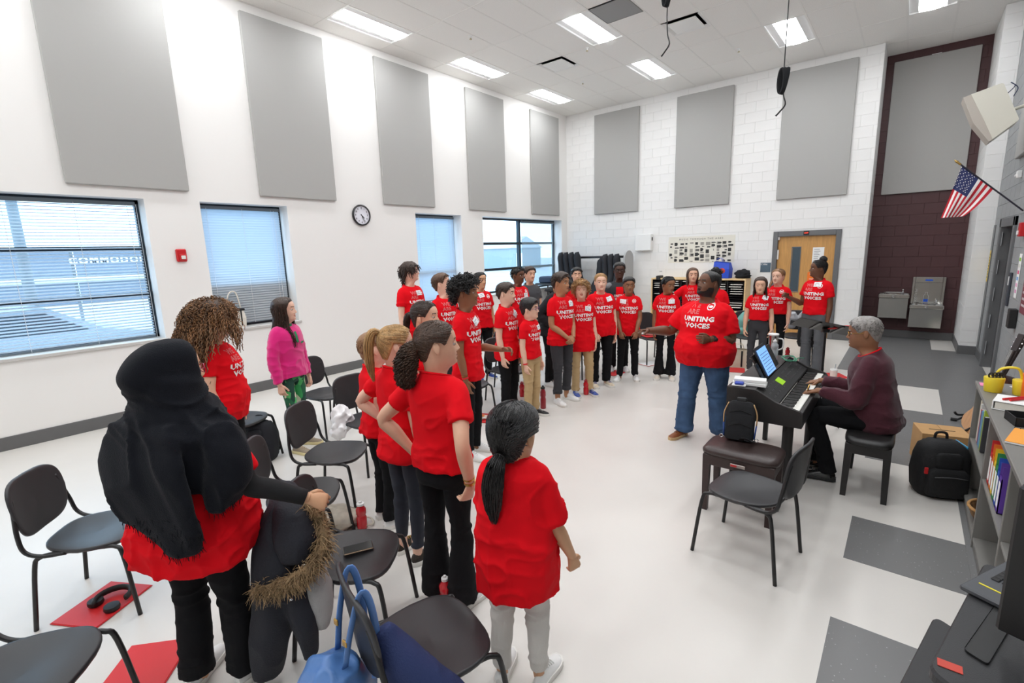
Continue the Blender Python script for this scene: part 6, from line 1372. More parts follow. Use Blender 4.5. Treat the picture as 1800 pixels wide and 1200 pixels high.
# ---------------------------------------------------------------- backpack, box, guitars by the bookcase
def backpack(label, x, y, z, rz, mat, h=.48, hw=.17, hd=.12, name='backpack'):
    t = thing(name, label, 'backpack', (x,y,z), R(rz)); V = []
    for f, zz in ((.86,0),(1,.04),(1.04,h*.4),(.98,h*.7),(.84,h*.88),(.55,h*.98),(.2,h)):
        q = np.arange(30)*2*PI/30; V.append(np.stack([hw*f*np.sign(np.cos(q))*np.abs(np.cos(q))**.6, hd*f*np.sign(np.sin(q))*np.abs(np.sin(q))**.6, 0*q+zz], -1))
    V = np.array(V); P_ = V.reshape(-1,3); V = (P_*(1+.05*vnoise(P_, 14, x*7)[:,None]*np.array((1,1,0)))).reshape(V.shape)
    MB().loft(list(V)).build('main_body', mat, t, smooth=True)
    rbox(MB(), hw*.78, .045, h*.5, .5).build('front_pocket', mat, t, smooth='auto').location = (0,-hd*.98,.03)
    rbox(MB(), hw*.5, .03, h*.28, .5).build('upper_pocket', mat, t, smooth='auto').location = (0,-hd*.86,h*.56)
    MB().tube(cr([(-.04,hd*.3,h*.96),(-.03,hd*.3,h*1.09),(.03,hd*.3,h*1.09),(.04,hd*.3,h*.96)], 4), .010, 8).build('grab_handle', mat, t, smooth=True)
    for s_ in (-1, 1): MB().tube(cr([(s_*.07,hd*.9,h*.9),(s_*.10,hd*1.4,h*.6),(s_*.11,hd*1.2,h*.2),(s_*.13,hd*.9,.06)], 4), .022, 8, flat=.3).build('shoulder_strap', mat, t, smooth=True)
    MB().tube(cr([(-hw*.6,-hd-.05,h*.44),(0,-hd-.062,h*.47),(hw*.6,-hd-.05,h*.44)], 4), .003, 5).build('zip', M('zip_grey', (90,90,92), .4), t, smooth=True)
    return t
bp_ = backpack('large black backpack with a blue folder beside the bookcase', .33, 4.83, .0, 22, M('backpack_black', (20,20,22), .8, bump=.3, bscale=150), .44, .17, .12)
MB().cbox(-.0,.01,-.08,.08,.22,.41,.003).build('blue_folder', M('folder_blue', (60,150,190), .4), bp_).location = (.13,.03,0)
MB().cbox(-.012,.012,-.006,.006,.0,.05,.003).build('red_pull', REDF, bp_).location = (-.14,-.125,.2)
cb = thing('cardboard_box', 'brown cardboard box behind the large black backpack', 'box', (.36,5.52,0), R(12)); MB().cbox(-.17,.17,-.15,.15,0,.30,.003).build('carton', CARD, cb); MB().box(-.17,-.002,-.15,.15,.301,.304).box(.002,.17,-.15,.15,.301,.304).build('flap', CARD, cb); MB().box(-.09,.09,-.005,.005,.304,.306).build('slot', BLACKS, cb)
def guitar(label, x, y, z, rz, tilt, top, neckm):
    t = thing('guitar', label, 'guitar', (x,y,z), 0); t.rotation_euler = (tilt, 0, R(rz)); zz = np.linspace(0, .48, 30); wd = cint(zz, (0,.05,.14,.26,.36,.44,.48), (.02,.14,.19,.13,.135,.10,.02)); loop = [(w_, z_) for w_, z_ in zip(wd, zz)]+[(-w_, z_) for w_, z_ in zip(wd[::-1], zz[::-1])]
    MB().loft([[(a, d_, b) for a, b in loop] for d_ in (.09, 0.)]).build('guitar_body', top, t, smooth='auto'); MB().lathe([(.05,0),(.048,.002),(.01,.0022)], n=20).build('sound_hole', BLACKS, t).location = (0,-.0,.30); t.children[-1].rotation_euler = (R(90),0,0)
    MB().cbox(-.026,.026,-.02,.006,.40,.86,.004).build('neck', neckm, t); MB().cbox(-.035,.035,-.008,.008,.86,1.02,.004).build('headstock', neckm, t); MB().cbox(-.05,.05,-.012,0,.13,.145,.003).build('bridge', BLACKS, t)
    for k in range(6): MB().tube([(-.017+.0068*k,-.024,.14),(-.014+.0056*k,-.022,.86)], .0009, 4).build('string', CHROME, t)
    for s_ in (-1, 1):
        for k in range(3): MB().ell((s_*.045,0,.89+.045*k), (.010,.005,.008), 8, 6).build('tuning_peg', CHROME, t, smooth=True)
    return t
def gstand(label, x, y, rz):
    t = thing('guitar_stand', label, 'guitar stand', (x,y,0), R(rz))
    MB().tube([(0,.12,.02),(0,.10,.5)], .010, 8).build('mast', BLACKT, t)
    for s_ in (-1, 1): MB().tube([(0,.1,.25),(s_*.13,-.10,.02)], .010, 8).build('leg', BLACKT, t); MB().tube(cr([(s_*.09,-.02,.10),(s_*.09,-.12,.09),(s_*.09,-.15,.12)], 4), .012, 8).build('cradle_arm', BLACKT, t, smooth=True); MB().tube([(s_*.13,-.10,.02),(s_*.15,-.15,.02)], .017, 8).build('rubber_foot', BLACKS, t)
    return t
SPR_ = M('spruce_top', (196,148,104), .35, var=.1, stretch=(8,1,1)); NKD = M('neck_dark', (44,30,24), .4)
guitar('tan acoustic guitar on a stand behind the bookcase end', .60, 6.08, .12, -62, R(-16), SPR_, NKD); gstand('black stand under the tan acoustic guitar', .58, 6.08, -62)
guitar('dark electric guitar with chrome tuners leaning at the right wall', .72, 6.85, .12, -70, R(-18), M('guitar_sunburst', (60,30,20), .25), NKD); gstand('black stand under the dark guitar', .70, 6.85, -70)
# ---------------------------------------------------------------- right wall things
apanel((XR, 9.02, 2.98), R(-90), 'grey wall panel at the right edge of the photo')
spk = thing('wall_speaker', 'tilted cream loudspeaker mounted high on the right wall', 'speaker', (0,8.72,0)); CRM = M('speaker_cream', (214,211,198), .5)
sp_ = [(.40,3.72),(.683,3.79),(.86,3.34),(.66,3.15),(.535,3.42)]
MB().loft([[(x, y, z) for x, z in [(.405,3.722),(.67,3.795),(.69,3.785),(.868,3.355),(.862,3.335),(.66,3.155),(.54,3.43)]] for y in (0., .36)]).build('cabinet', CRM, spk)
MB().loft([[(x, y, z) for x, z in [(.335,3.70),(.405,3.722),(.54,3.43),(.66,3.155),(.632,3.13),(.46,3.38)]] for y in (.008, .352)]).build('grille', M('speaker_grille', (188,180,170), .7, bump=.3, bscale=400), spk)
MB().tube(cr([(.80,.2,3.5),(.88,.2,3.52),(1.0,.22,3.56)], 4), .02, 8).build('bracket_arm', CRM, spk, smooth=True); MB().cbox(.985,1.012,.12,.32,3.46,3.66,.006).build('wall_plate', CRM, spk)
MB().tube(cr([(.74,.1,3.68),(.80,.1,3.76),(.76,.12,3.81),(.83,.13,3.74),(.80,.1,3.64)], 5), .005, 6).build('cable', M('cable_navy', (40,50,80), .6), spk, smooth=True)
fg = thing('wall_flag', 'american flag on a slanted pole on the right wall', 'flag', (0,0,0)); A0 = np.array((1.0,8.5,2.26)); A1 = np.array((.39,8.5,2.86)); pd = nrm(A1-A0)
MB().tube([A0, A1], .009, 8).build('pole', M('pole_dark', (30,30,44), .4), fg); b_ = MB(); b_.tube([A1, A1+pd*.02, A1+pd*.035, A1+pd*.06, A1+pd*.10], [.008,.014,.010,.016,.002], 10); b_.build('finial', M('brass', (170,140,80), .3, metal=.9), fg, smooth=True)
nu, nv = 26, 30; Lh, Lf = .44, .64; V = []; F = []; MI = []
dfl = nrm((-.22,-.02,-1.)); side_ = np.array((0,1.,0))
for j in range(nv+1):
    for i in range(nu+1):
        u, v = i/nu, j/nv; p = A1-pd*(.015+u*Lh*(1-.45*v)) + dfl*v*Lf*(1-.28*u*v) + side_*(.035*math.sin(u*9+v*2)*v+.02*math.sin(u*17+1)*v) ; V.append(p)
for j in range(nv):
    for i in range(nu):
        F.append((j*(nu+1)+i, j*(nu+1)+i+1, (j+1)*(nu+1)+i+1, (j+1)*(nu+1)+i)); st = i*13//nu; MI.append(2 if (i < 14 and j < 13) else (0 if st % 2 == 0 else 1))
m = MB(); m.add(V, F); m.mi = MI; FR, FW, FB = M('flag_red', (190,28,44), .8), M('flag_white', (236,232,230), .8), M('flag_blue', (36,44,92), .8); cl = m.build('cloth', [FR, FW, FB], fg, smooth=True)
m = MB(); W_ = np.array(V).reshape(nv+1, nu+1, 3)
for r_ in range(9):
    for c_ in range(6 if r_ % 2 == 0 else 5):
        u = (.5+r_*1.42)/1.; v = (1.1+c_*2.05+(1.02 if r_ % 2 else 0)); i, j = int(u), int(v)
        if i >= 14 or j >= 13: continue
        p = W_[j,i]; n_ = nrm(np.cross(W_[j,i+1]-W_[j,i], W_[j+1,i]-W_[j,i]))
        for sg in (1,-1):
            a_, b2_ = nrm(W_[j,i+1]-W_[j,i]), nrm(W_[j+1,i]-W_[j,i]); pts = [p+n_*.003*sg+(.0085 if k % 2 == 0 else .0035)*(math.cos(k*PI/5)*a_+math.sin(k*PI/5)*b2_) for k in range(10)]; m.add([p+n_*.003*sg]+pts, [(0,1+k,1+(k+1) % 10) for k in range(10)])
m.build('stars', FW, cl)['kind'] = 'stuff'
def wallplate(name, label, cat, y, z, w_, h_, d_, mat, part, extra=None):
    t = thing(name, label, cat, (XR-.002, y, z)); MB().cbox(-d_,0,-w_/2,w_/2,0,h_,min(.006,d_*.3)).build(part, mat, t)
    if extra: extra(t)
    return t
wallplate('fire_bell', 'red fire alarm bell near the right edge of the wall', 'fire alarm', 8.33, 1.96, .13, .16, .05, AR, 'housing', lambda t: MB().cbox(-.066,-.05,-.03,.03,.02,.07,.004).build('strobe_lens', WHITEP, t))
wallplate('motion_sensor', 'small white sensor box high on the grey wall', 'sensor', 9.2, 2.70, .10, .09, .05, WHITEP, 'housing', lambda t: MB().ell((-.05,0,.03), (.018,.025,.02), 10, 6).build('lens', M('sensor_lens', (210,210,208), .3), t, smooth=True))
wallplate('card_reader', 'dark card reader panel beside the doorway', 'card reader', 8.72, 1.10, .10, .42, .025, M('reader_slate', (60,64,72), .4), 'panel', lambda t: MB().cbox(-.028,-.024,-.03,.03,.26,.37,.002).build('switch_plate', WHITEP, t))
wallplate('wall_phone', 'black wall box with a white edge on the grey wall', 'wall box', 7.97, .92, .14, .22, .07, BLACKS, 'housing', lambda t: MB().cbox(-.05,0,.07,.085,.03,.19,.003).build('white_edge', WHITEP, t))
def lines_on(cols):
    def f(t):
        for k, c in enumerate(cols): MB().box(-.006,-.004,-.05,.05,.06+k*.075,.10+k*.075).build('colour_block', M('block_%d%d%d' % c, c, .7), t)
    return f
wallplate('bell_schedule', 'narrow white notice with coloured blocks on the grey wall', 'notice', 8.28, 1.24, .16, .52, .004, PAPER, 'sheet', lines_on(((220,150,190),(230,170,200),(120,170,220),(220,90,130),(220,220,210),(140,190,60))))
wallplate('rules_poster', 'maroon and grey printed poster at the right edge', 'poster', 7.62, 1.12, .42, .62, .004, M('poster_maroon', (118,50,62), .7), 'sheet', lambda t: [MB().box(-.006,-.004,-.15,.15,.08+k*.07,.105+k*.07).build('text_line', M('poster_grey', (190,180,182), .7), t) for k in range(7)])
# ---------------------------------------------------------------- black cart with monitor in the lower right corner
ct = thing('av_cart', 'black rolling presentation cart in the lower right corner', 'cart', (0,0,0)); CB = M('cart_black', (40,40,42), .5, bump=.12, bscale=350)
def slabpoly(mb, pts, z0, z1, r=.03):
    """rounded-corner plate from a polygon"""
    out = []; n = len(pts)
    for i in range(n):
        p0, p, p1 = [np.array(pts[k % n], float) for k in (i-1, i, i+1)]; a = p+nrm(p0-p)*r; b = p+nrm(p1-p)*r
        for t in np.linspace(0, 1, 6): out.append((1-t)**2*a+2*t*(1-t)*p+t*t*b)
    c = np.mean(out, axis=0); return mb.loft([[tuple(c+(q-c)*f)+(z,) for q in out] for z, f in ((z0,.985),(z0+.008,1),(z1-.008,1),(z1,.985))])
slabpoly(MB(), [(.118,1.33),(.60,.98),(.78,1.56),(.262,1.925)], 1.0-.035, 1.0).build('upper_deck', CB, ct)
slabpoly(MB(), [(.045,1.42),(.55,1.02),(.72,1.62),(.178,2.03)], .66, .70).build('lower_deck', CB, ct)
slabpoly(MB(), [(.185,1.44),(.225,1.415),(.30,1.66),(.262,1.685)], .998, 1.0035, .012).build('pen_groove', BLACKT, ct)
MB().tube([(.40,1.42,.06),(.40,1.42,.97)], .035, 12).build('column', BLACKT, ct, smooth='auto'); slabpoly(MB(), [(.12,1.25),(.58,1.05),(.70,1.60),(.25,1.80)], .05, .09).build('base_plate', CB, ct)
for k, (x_, y_) in enumerate(((.16,1.28),(.56,1.10),(.66,1.56),(.28,1.74))): MB().lathe([(.02,0),(.03,.01),(.03,.045),(.012,.05)], (x_,y_,0), 12).build('caster', BLACKS, ct, smooth='auto')
MB().box(-.022,.022,-.013,.013,0,.0015).build('red_sticker', M('sticker_red', (190,60,44), .5), ct).location = (.158,1.365,1.0005)
mo_ = thing('monitor', 'black monitor seen edge-on at the lower right edge', 'monitor', (.525,1.40,1.002), R(-20)); MB().cbox(-.30,.30,-.02,.025,.055,.42,.006).build('screen_housing', M('monitor_black', (14,14,15), .5), mo_); MB().box(-.285,.285,.025,.027,.07,.40).build('screen', M('screen_off', (8,8,10), .15), mo_); MB().cbox(-.04,.04,-.04,.02,.0,.2,.006).build('stand', BLACKS, mo_)
kb = thing('keyboard', 'slim grey keyboard with a yellow stripe on the cart', 'keyboard', (.315,1.815,1.002), R(62)); MB().cbox(-.15,.16,-.06,.06,0,.016,.004).build('key_deck', M('keyboard_grey', (72,74,78), .5), kb)
km = None
for r_ in range(4):
    for c_ in range(11):
        loc = (-.04+.018*c_, -.045+.024*r_, .016)
        if km is None: km = MB().cbox(-.0078,.0078,-.0095,.0095,0,.004,.002).build('key', BLACKS, kb); km.location = loc
        else: link('key', km.data, kb, loc)
MB().box(-.10,-.095,-.05,.04,.016,.0175).build('yellow_stripe', M('stripe_yellow', (226,210,50), .5), kb)
# ---------------------------------------------------------------- belongings on and around the chairs
def cw(cx, cy, deg, f, r, z): a = R(deg); return (cx+math.cos(a)*f+math.sin(a)*r, cy+math.sin(a)*f-math.cos(a)*r, z)     # forward, right of a chair
ph = thing('phone', 'black phone lying on the chair seat in front of the parka', 'phone', (-2.13,1.27,.4465), R(62)); MB().cbox(-.075,.075,-.037,.037,0,.009,.004).build('case', M('phone_gold', (120,100,80), .3, metal=.6), ph); MB().cbox(-.072,.072,-.034,.034,.0085,.0105,.001).build('glass', M('phone_black', (16,16,18), .08), ph)
def cloth(name, mb, vox, mat, parent, seed, amp=.012, sc=(9,9,5), it=6):
    V, N, F = remesh(mb, vox, it); rid = (1-np.abs(vnoise(V*np.array(sc), 1., seed)))**3-.35; V = V+N*(rid*amp)[:,None]; V[:,2] = np.maximum(V[:,2], .003) if parent.location.z < .01 else V[:,2]
    return MB().add(V, F).build(name, mat, parent, smooth=True)
ca, cax, cay = 36, -2.12, 1.24
pk_ = thing('parka', 'navy black parka with a fur-trimmed hood hanging from a chair', 'coat', (0,0,0)); NAVY = M('parka_navy', (24,26,36), .75, bump=.25, bscale=120)
B = lambda f, r, z: cw(cax, cay, ca, f, r, z)
m = MB(); limb(m, [(-2.30,1.00,.855),(-2.20,.96,.80),(-2.17,.90,.70),(-2.14,.86,.58),(-2.10,.83,.44)], [.05,.09,.105,.11,.10], 18, 4)
limb(m, [(-2.16,.86,.56),(-2.13,.82,.40),(-2.15,.79,.22),(-2.16,.77,.06)], [.075,.085,.082,.062], 16, 4)
limb(m, [(-2.07,.90,.52),(-2.00,.89,.36),(-1.96,.885,.18)], [.07,.06,.03], 14, 4)
cloth('coat_body', m, .010, NAVY, pk_, 3, .016)
m = MB(); limb(m, [(-2.26,.99,.85),(-2.15,.95,.80),(-2.06,.93,.71),(-2.03,.90,.62)], [.05,.085,.105,.06], 18, 4); hd_ = cloth('hood', m, .009, NAVY, pk_, 6, .012)
rng = np.random.default_rng(4); C = cr([(-2.08,1.0,.845),(-2.0,1.01,.775),(-1.945,.99,.70),(-1.935,.93,.63),(-1.985,.86,.575),(-2.05,.80,.55),(-2.11,.755,.54)], 12); n = 2200
ii = rng.uniform(0, len(C)-1.01, n); p0 = np.stack([np.interp(ii, np.arange(len(C)), C[:,q]) for q in range(3)], -1); dv = unit(rng.normal(size=(n,3))+np.array((.35,-.35,-.3))); t = np.linspace(0, 1, 5)[None,:,None]
FUR = M('fur_tan', (158,132,98), .9, var=.3, vscale=30, island=.4); m = MB(); m.tube(C, .026, 8); m.tubes(p0[:,None]+dv[:,None]*t*.055+np.array((0,0,-.018))*t*t+rng.normal(size=(n,1,3))*.013, np.linspace(.0024,.0007,5), 3); m.build('fur_trim', FUR, pk_, smooth=True)['kind'] = 'stuff'
gs_ = thing('grey_blanket', 'light grey fleece lining hanging behind the parka', 'cloth', (0,0,0)); m = MB(); limb(m, [(-2.02,.98,.56),(-1.98,.96,.42),(-1.96,.95,.28)], [.05,.06,.03], 12, 4); cloth('fleece', m, .012, M('fleece_grey', (168,166,164), .95, bump=.4, bscale=200), gs_, 2)
for k, q in enumerate((.38,.28,.2)): MB().ell((-2.0+.012*k,.845+.01*k,q+.1), (.010,.010,.010), 8, 6).build('snap_button', CHROME, pk_, smooth=True)
ca, cax, cay = 72, -1.37, 1.10
bb_ = thing('drawstring_bag', 'shiny blue bag hanging by straps on the foreground chair', 'bag', (0,0,0)); LBL = M('bag_satin_blue', (84,126,186), .35, bump=.15, bscale=40)
m = MB(); limb(m, [B(-.34,.02,.56), B(-.37,.02,.48), B(-.39,.0,.34), B(-.37,-.0,.22)], [.06,.125,.145,.09], 20, 4); cloth('bag_body', m, .009, LBL, bb_, 7, .022, (12,12,4))
for s_ in (-1, 1): MB().tube(cr([B(-.35,.03+s_*.05,.56), B(-.325,.03+s_*.07,.70), B(-.285,.03+s_*.08,.836), B(-.255,.03+s_*.08,.80), B(-.24,.03+s_*.08,.64), B(-.26,.03+s_*.09,.50)], 5), .013, 8, flat=.3).build('strap', M('strap_satin', (92,134,196), .4), bb_, smooth=True)
for s_ in (-1, 1): MB().cbox(-.012,.012,-.004,.004,-.012,.012,.003).build('buckle', GOLD, bb_).location = B(-.345,.03+s_*.06,.66)
nj = thing('navy_jacket', 'navy jacket draped on the foreground chair seat', 'jacket', (0,0,0)); m = MB(); limb(m, [B(-.22,.10,.66), B(-.18,.15,.56), B(-.12,.20,.47), B(-.03,.24,.36), B(.02,.25,.24)], [.035,.07,.075,.07,.05], 18, 4); limb(m, [B(-.22,.02,.58), B(-.17,.08,.50), B(-.08,.14,.465)], [.03,.05,.04], 12, 4); cloth('jacket_body', m, .009, M('jacket_navy', (34,48,92), .8, bump=.25, bscale=150), nj, 9, .012)
wc = thing('white_cloth', 'crumpled white cloth hanging on the chair behind the ponytails', 'cloth', (0,0,0)); ca, cax, cay = 0, -3.86, 2.56; m = MB(); blob(m, B(-.16,.20,.45), (.10,.09,.12), 4, .35, 30, 18, 5.); blob(m, B(-.12,.26,.37), (.09,.08,.08), 9, .35, 26, 14, 5.); cloth('cloth_body', m, .008, M('cloth_white', (232,232,232), .85), wc, 4, .014, (13,13,9), 9)
backpack('dark backpack standing under the chair by the girl in pink', -4.86, 1.95, .0, 40, M('backpack_navy_black', (22,24,32), .8, bump=.3, bscale=150), .40, .15, .11)
tt_ = thing('tote_bag', 'cream printed tote bag lying on the floor under the chairs', 'bag', (-3.17,1.72,0), R(30)); blob(MB(), (0,0,.05), (.22,.13,.075), 6, .2).build('bag_body', M('tote_cream', (206,198,182), .9, var=.15, vscale=18), tt_, smooth=True); MB().tube(cr([(.18,.02,.06),(.26,.06,.03),(.30,.0,.02),(.22,-.05,.03)], 4), .010, 6, flat=.4).build('strap', M('tote_cream', (206,198,182), .9), tt_, smooth=True); MB().cbox(-.06,.0,-.15,-.08,.02,.05,.004).build('red_label', REDF, tt_)
RCAP = M('bottle_cap_red', (170,16,30), .3); WTOP = M('spout_white', (230,228,226), .4)
bottle('water_bottle', 'red sports bottle on the floor beside the chair with the phone', (-2.95,1.81,0), .037, .215, REDB, WTOP, neck=.6)
bottle('water_bottle', 'red sports bottle standing at the feet of the curly blond boy', (-3.30,5.62,0), .037, .215, REDB, RCAP, neck=.6)
bottle('water_bottle', 'red sports bottle behind the smallest boy', (-3.98,5.06,0), .037, .21, REDB, RCAP, neck=.6)
b_ = bottle('steel_flask', 'tall dark red steel flask beside the smallest boy', (-3.44,4.80,0), .036, .30, M('flask_maroon', (150,26,40), .35, coat=.3), BLACKS, neck=.6)
bottle('water_bottle', 'navy water bottle on the floor behind the white sneakers', (-3.46,6.98,0), .04, .27, M('bottle_navy', (34,48,96), .4), BLACKS, neck=.6)
bottle('water_bottle', 'pale green bottle on the floor behind the flared trousers', (-2.98,7.85,0), .04, .24, M('bottle_mint', (140,190,166), .4), BLACKS, neck=.6)
bottle('water_bottle', 'red bottle on the floor near the side-braid girl', (-1.48,9.25,0), .037, .22, REDB, RCAP, neck=.6)
bottle('drink_bottle', 'soft drink bottle with a blue label under the phone chair', (-1.86,1.62,0), .035, .2, M('drink_red', (200,30,40), .15, coat=.5), WTOP, neck=.45)
pc = thing('pink_tumbler', 'pale pink lidded tumbler on the floor behind the piano', 'tumbler', (-.69,8.02,0)); MB().lathe([(.035,0),(.04,.01),(.046,.17),(.045,.18)], n=22).build('cup', M('tumbler_pink', (222,198,190), .5), pc, smooth='auto'); MB().lathe([(.048,.178),(.046,.20),(.02,.205)], n=22).build('lid', WHITEP, pc, smooth='auto'); MB().tube([(.01,0,.2),(.015,0,.27)], .006, 8).build('straw', PET, pc)
def folder(label, x, y, rz, w_=.24, h_=.31, mat=REDF, paper=False):
    t = thing('paper_folder', label, 'folder', (x,y,.0028), R(rz), 'red folders on the floor'); MB().cbox(-w_/2,w_/2,-h_/2,h_/2,0,.004,.001).build('cover', mat, t); MB().cbox(-w_/2+.004,w_/2-.004,-h_/2+.004,h_/2-.004,.004,.007,.001).build('back_cover' if not paper else 'sheet_music', mat if not paper else PAPER, t); return t
folder('red folder with headphones on it at the far left', -3.50, .42, 30, .30, .36)
folder('red folder at the bottom left beside the white shoes', -2.74, .42, 48, .30, .36)
folder('red folder with snack wrappers under a chair', -3.80, 4.10, 20)
folder('red folder under the chair behind the white sneakers', -3.52, 6.86, -10)
folder('red folder with sheet music on the floor by the flared trousers', -3.30, 7.75, -20, paper=True)
folder('red folder beside the pink tumbler', -.70, 8.45, 30)
folder('red folder on the floor by the curly woman', -4.72, 1.62, 10)
folder('red folder under the phone chair near the foreground', -1.75, 1.36, 40)
folder('red folder near the tote bag by the conductor', -1.98, 8.05, 15)
hp_ = thing('headphones', 'black headphones lying on the far left red folder', 'headphones', (-3.47,.46,.012), R(20)); MB().tube([(.085*math.cos(t),.085*math.sin(t),.03) for t in np.linspace(.2,PI*1.4,20)], .012, 8, flat=1.6).build('headband', BLACKS, hp_, smooth=True)
for s_ in (-1, 1): MB().lathe([(.035,0),(.04,.01),(.038,.028),(.02,.03)], (.07*s_,-.05,.0), 18).build('ear_cup', BLACKS, hp_, smooth='auto')
sn = thing('snack_wrapper', 'orange and white snack wrapper on the red folder', 'wrapper', (-3.78,4.06,.011), R(30)); blob(MB(), (0,0,.02), (.06,.04,.025), 8, .35, 18, 10).build('foil', M('foil_white', (226,220,210), .35), sn, smooth=True); MB().cbox(-.035,.01,-.03,.02,.035,.05,.005).build('orange_label', M('label_orange', (236,130,40), .5), sn)
for lab, x_, y_, rz_ in (('red pencil on the floor beside the red sports bottle', -3.02, 1.70, 20), ('red pencil on the floor near the blue bag', -1.80, .92, 5)):
    pn_ = thing('pencil', lab, 'pencil', (x_,y_,.006), R(rz_)); MB().tube([(-.09,0,0),(.07,0,0)], .004, 6).build('shaft', REDF, pn_); MB().tube([(.07,0,0),(.09,0,0)], [.004,.0005], 6).build('tip', CARD, pn_); MB().tube([(-.10,0,0),(-.09,0,0)], .0042, 8).build('eraser', BLACKS, pn_)
mw = thing('blue_wrapper', 'small blue wrapper on the floor beside the phone chair', 'wrapper', (-2.78,1.52,.003), R(20)); blob(MB(), (0,0,.008), (.05,.035,.012), 3, .3, 16, 8).build('foil', M('wrapper_blue', (50,110,200), .4), mw, smooth=True)
# sweater, teal jacket, backpack and tote by the right-hand trio; folder and cloth on a chair
ca, cax, cay = -80, -1.35, 9.2; gsw = thing('grey_sweater', 'light grey sweater hung over a chair by the door', 'sweater', (0,0,0)); m = MB(); limb(m, [B(-.26,-.12,.80), B(-.30,-.1,.70), B(-.30,-.08,.55)], [.07,.10,.06], 14, 4); limb(m, [B(-.26,.10,.80), B(-.28,.1,.68), B(-.27,.1,.52)], [.07,.10,.06], 14, 4); cloth('sweater_body', m, .012, M('sweater_grey', (176,178,182), .9), gsw, 3, .014)
backpack('black backpack hanging beside the grey sweater', -1.17, 8.92, .32, 10, M('backpack_black', (20,20,22), .8), .42, .13, .08)
ca, cax, cay = -70, -2.02, 8.80; tj = thing('teal_jacket', 'teal jacket on the chair behind the girl in dark jeans', 'jacket', (0,0,0)); m = MB(); limb(m, [B(-.24,.0,.80), B(-.26,.02,.66), B(-.22,.05,.50), B(-.12,.10,.47)], [.06,.13,.09,.05], 14, 4); cloth('jacket_body', m, .012, M('jacket_teal', (112,168,158), .85), tj, 5, .014)
tb2 = thing('tote_bag', 'cream canvas tote with dark handles on the floor by the conductor', 'bag', (-2.02,8.30,0), R(15)); MB().loft([[(-.14,-.07,0),(.14,-.07,0),(.14,.07,0),(-.14,.07,0)],[(-.16,-.06,.15),(.16,-.07,.15),(.16,.06,.15),(-.16,.07,.15)],[(-.16,-.03,.30),(.15,-.04,.29),(.16,.03,.30),(-.15,.04,.31)]], True, False).build('bag_body', M('canvas_cream', (216,206,184), .9), tb2)
for y_ in (-.045,.045): MB().tube(cr([(-.08,y_,.2),(-.07,y_*1.3,.36),(.05,y_*1.3,.37),(.07,y_,.2)], 4), .012, 6, flat=.3).build('handle', M('canvas_cream', (216,206,184), .9), tb2, smooth=True)
MB().cbox(.03,.055,-.078,-.07,.02,.28,.002).build('dark_stripe', BLACKS, tb2)
ca, cax, cay = -35, -3.36, 7.95; rf = thing('seat_folder', 'red folder with a pink cloth on the chair by the folder cabinet', 'folder', B(0,0,.452), R(-35)); MB().cbox(-.12,.12,-.16,.16,0,.008,.002).build('cover', REDF, rf); blob(MB(), (-.05,0,.05), (.09,.12,.08), 5, .15).build('pink_cloth', M('cloth_pale_pink', (226,196,186), .9), rf, smooth=True)
ye = thing('yellow_book', 'yellow and white book on the floor beside the conductor', 'book', (-2.40,7.45,.003), R(10)); MB().cbox(-.12,.12,-.09,.09,0,.02,.002).build('white_book', PAPER, ye); MB().cbox(-.07,.06,-.05,.06,.02,.03,.003).build('yellow_packet', M('packet_yellow', (230,180,50), .5), ye)
# ---------------------------------------------------------------- purse on the window sill
pu = thing('handbag', 'small white and black handbag on the narrow window sill', 'handbag', (-7.585,2.93,ZS+.005), R(8)); MB().loft([[(-.055,-.11,0),(.055,-.11,0),(.055,.11,0),(-.055,.11,0)],[(-.06,-.12,.13),(.06,-.12,.13),(.06,.12,.13),(-.06,.12,.13)],[(-.045,-.10,.24),(.045,-.10,.24),(.045,.10,.24),(-.045,.10,.24)]]).build('bag_body', M('leather_white', (222,216,204), .5), pu); MB().cbox(-.06,.06,-.115,.115,.235,.27,.008).build('black_flap', BLACKS, pu)
MB().tube(cr([(0,-.09,.25),(0,-.085,.44),(0,-.02,.52),(0,.05,.48),(0,.09,.25)], 6), .010, 8, flat=.6).build('handle', M('leather_white', (222,216,204), .5), pu, smooth=True); MB().cbox(.058,.064,.04,.06,.02,.24,.002).build('black_strip', BLACKS, pu)
# ---------------------------------------------------------------- hanging choir microphones
def mic(label, x, y, zb, coil, zc):
    t = thing('hanging_microphone', label, 'microphone', (x,y,0)); MB().tube([(0,0,H),(.003,0,(H+zb)/2),(0,0,zb+.22)], .0035, 6).build('cable', BLACKT, t)
    MB().tube(cr([(0,0,zb+.22),(.006,.0,zb+.12),(.02,0,zb+.06),(-.01,0,zb+.02),(-.03,0,zb)], 4), [.004]*8+[.005]*8+[.007], 6).build('gooseneck', BLACKT, t, smooth=True)
    m = MB()
    for k in range(7): m.tube([(.004*(k-3)+.016*math.cos(a),.016*math.sin(a)*.5+.004*k-.012,zc+.075*math.sin(a+k*.15)) for a in np.linspace(0,6.283,18)], .006, 6, caps=False)
    m.build('cable_coil', BLACKF, t, smooth=True); return t
mic('black microphone hanging by its cable from the ceiling', -1.31, 3.22, 3.15, True, 3.50)
mic('coiled black microphone cable hanging before the panel above the door', -.715, 3.62, 2.76, True, 2.96)
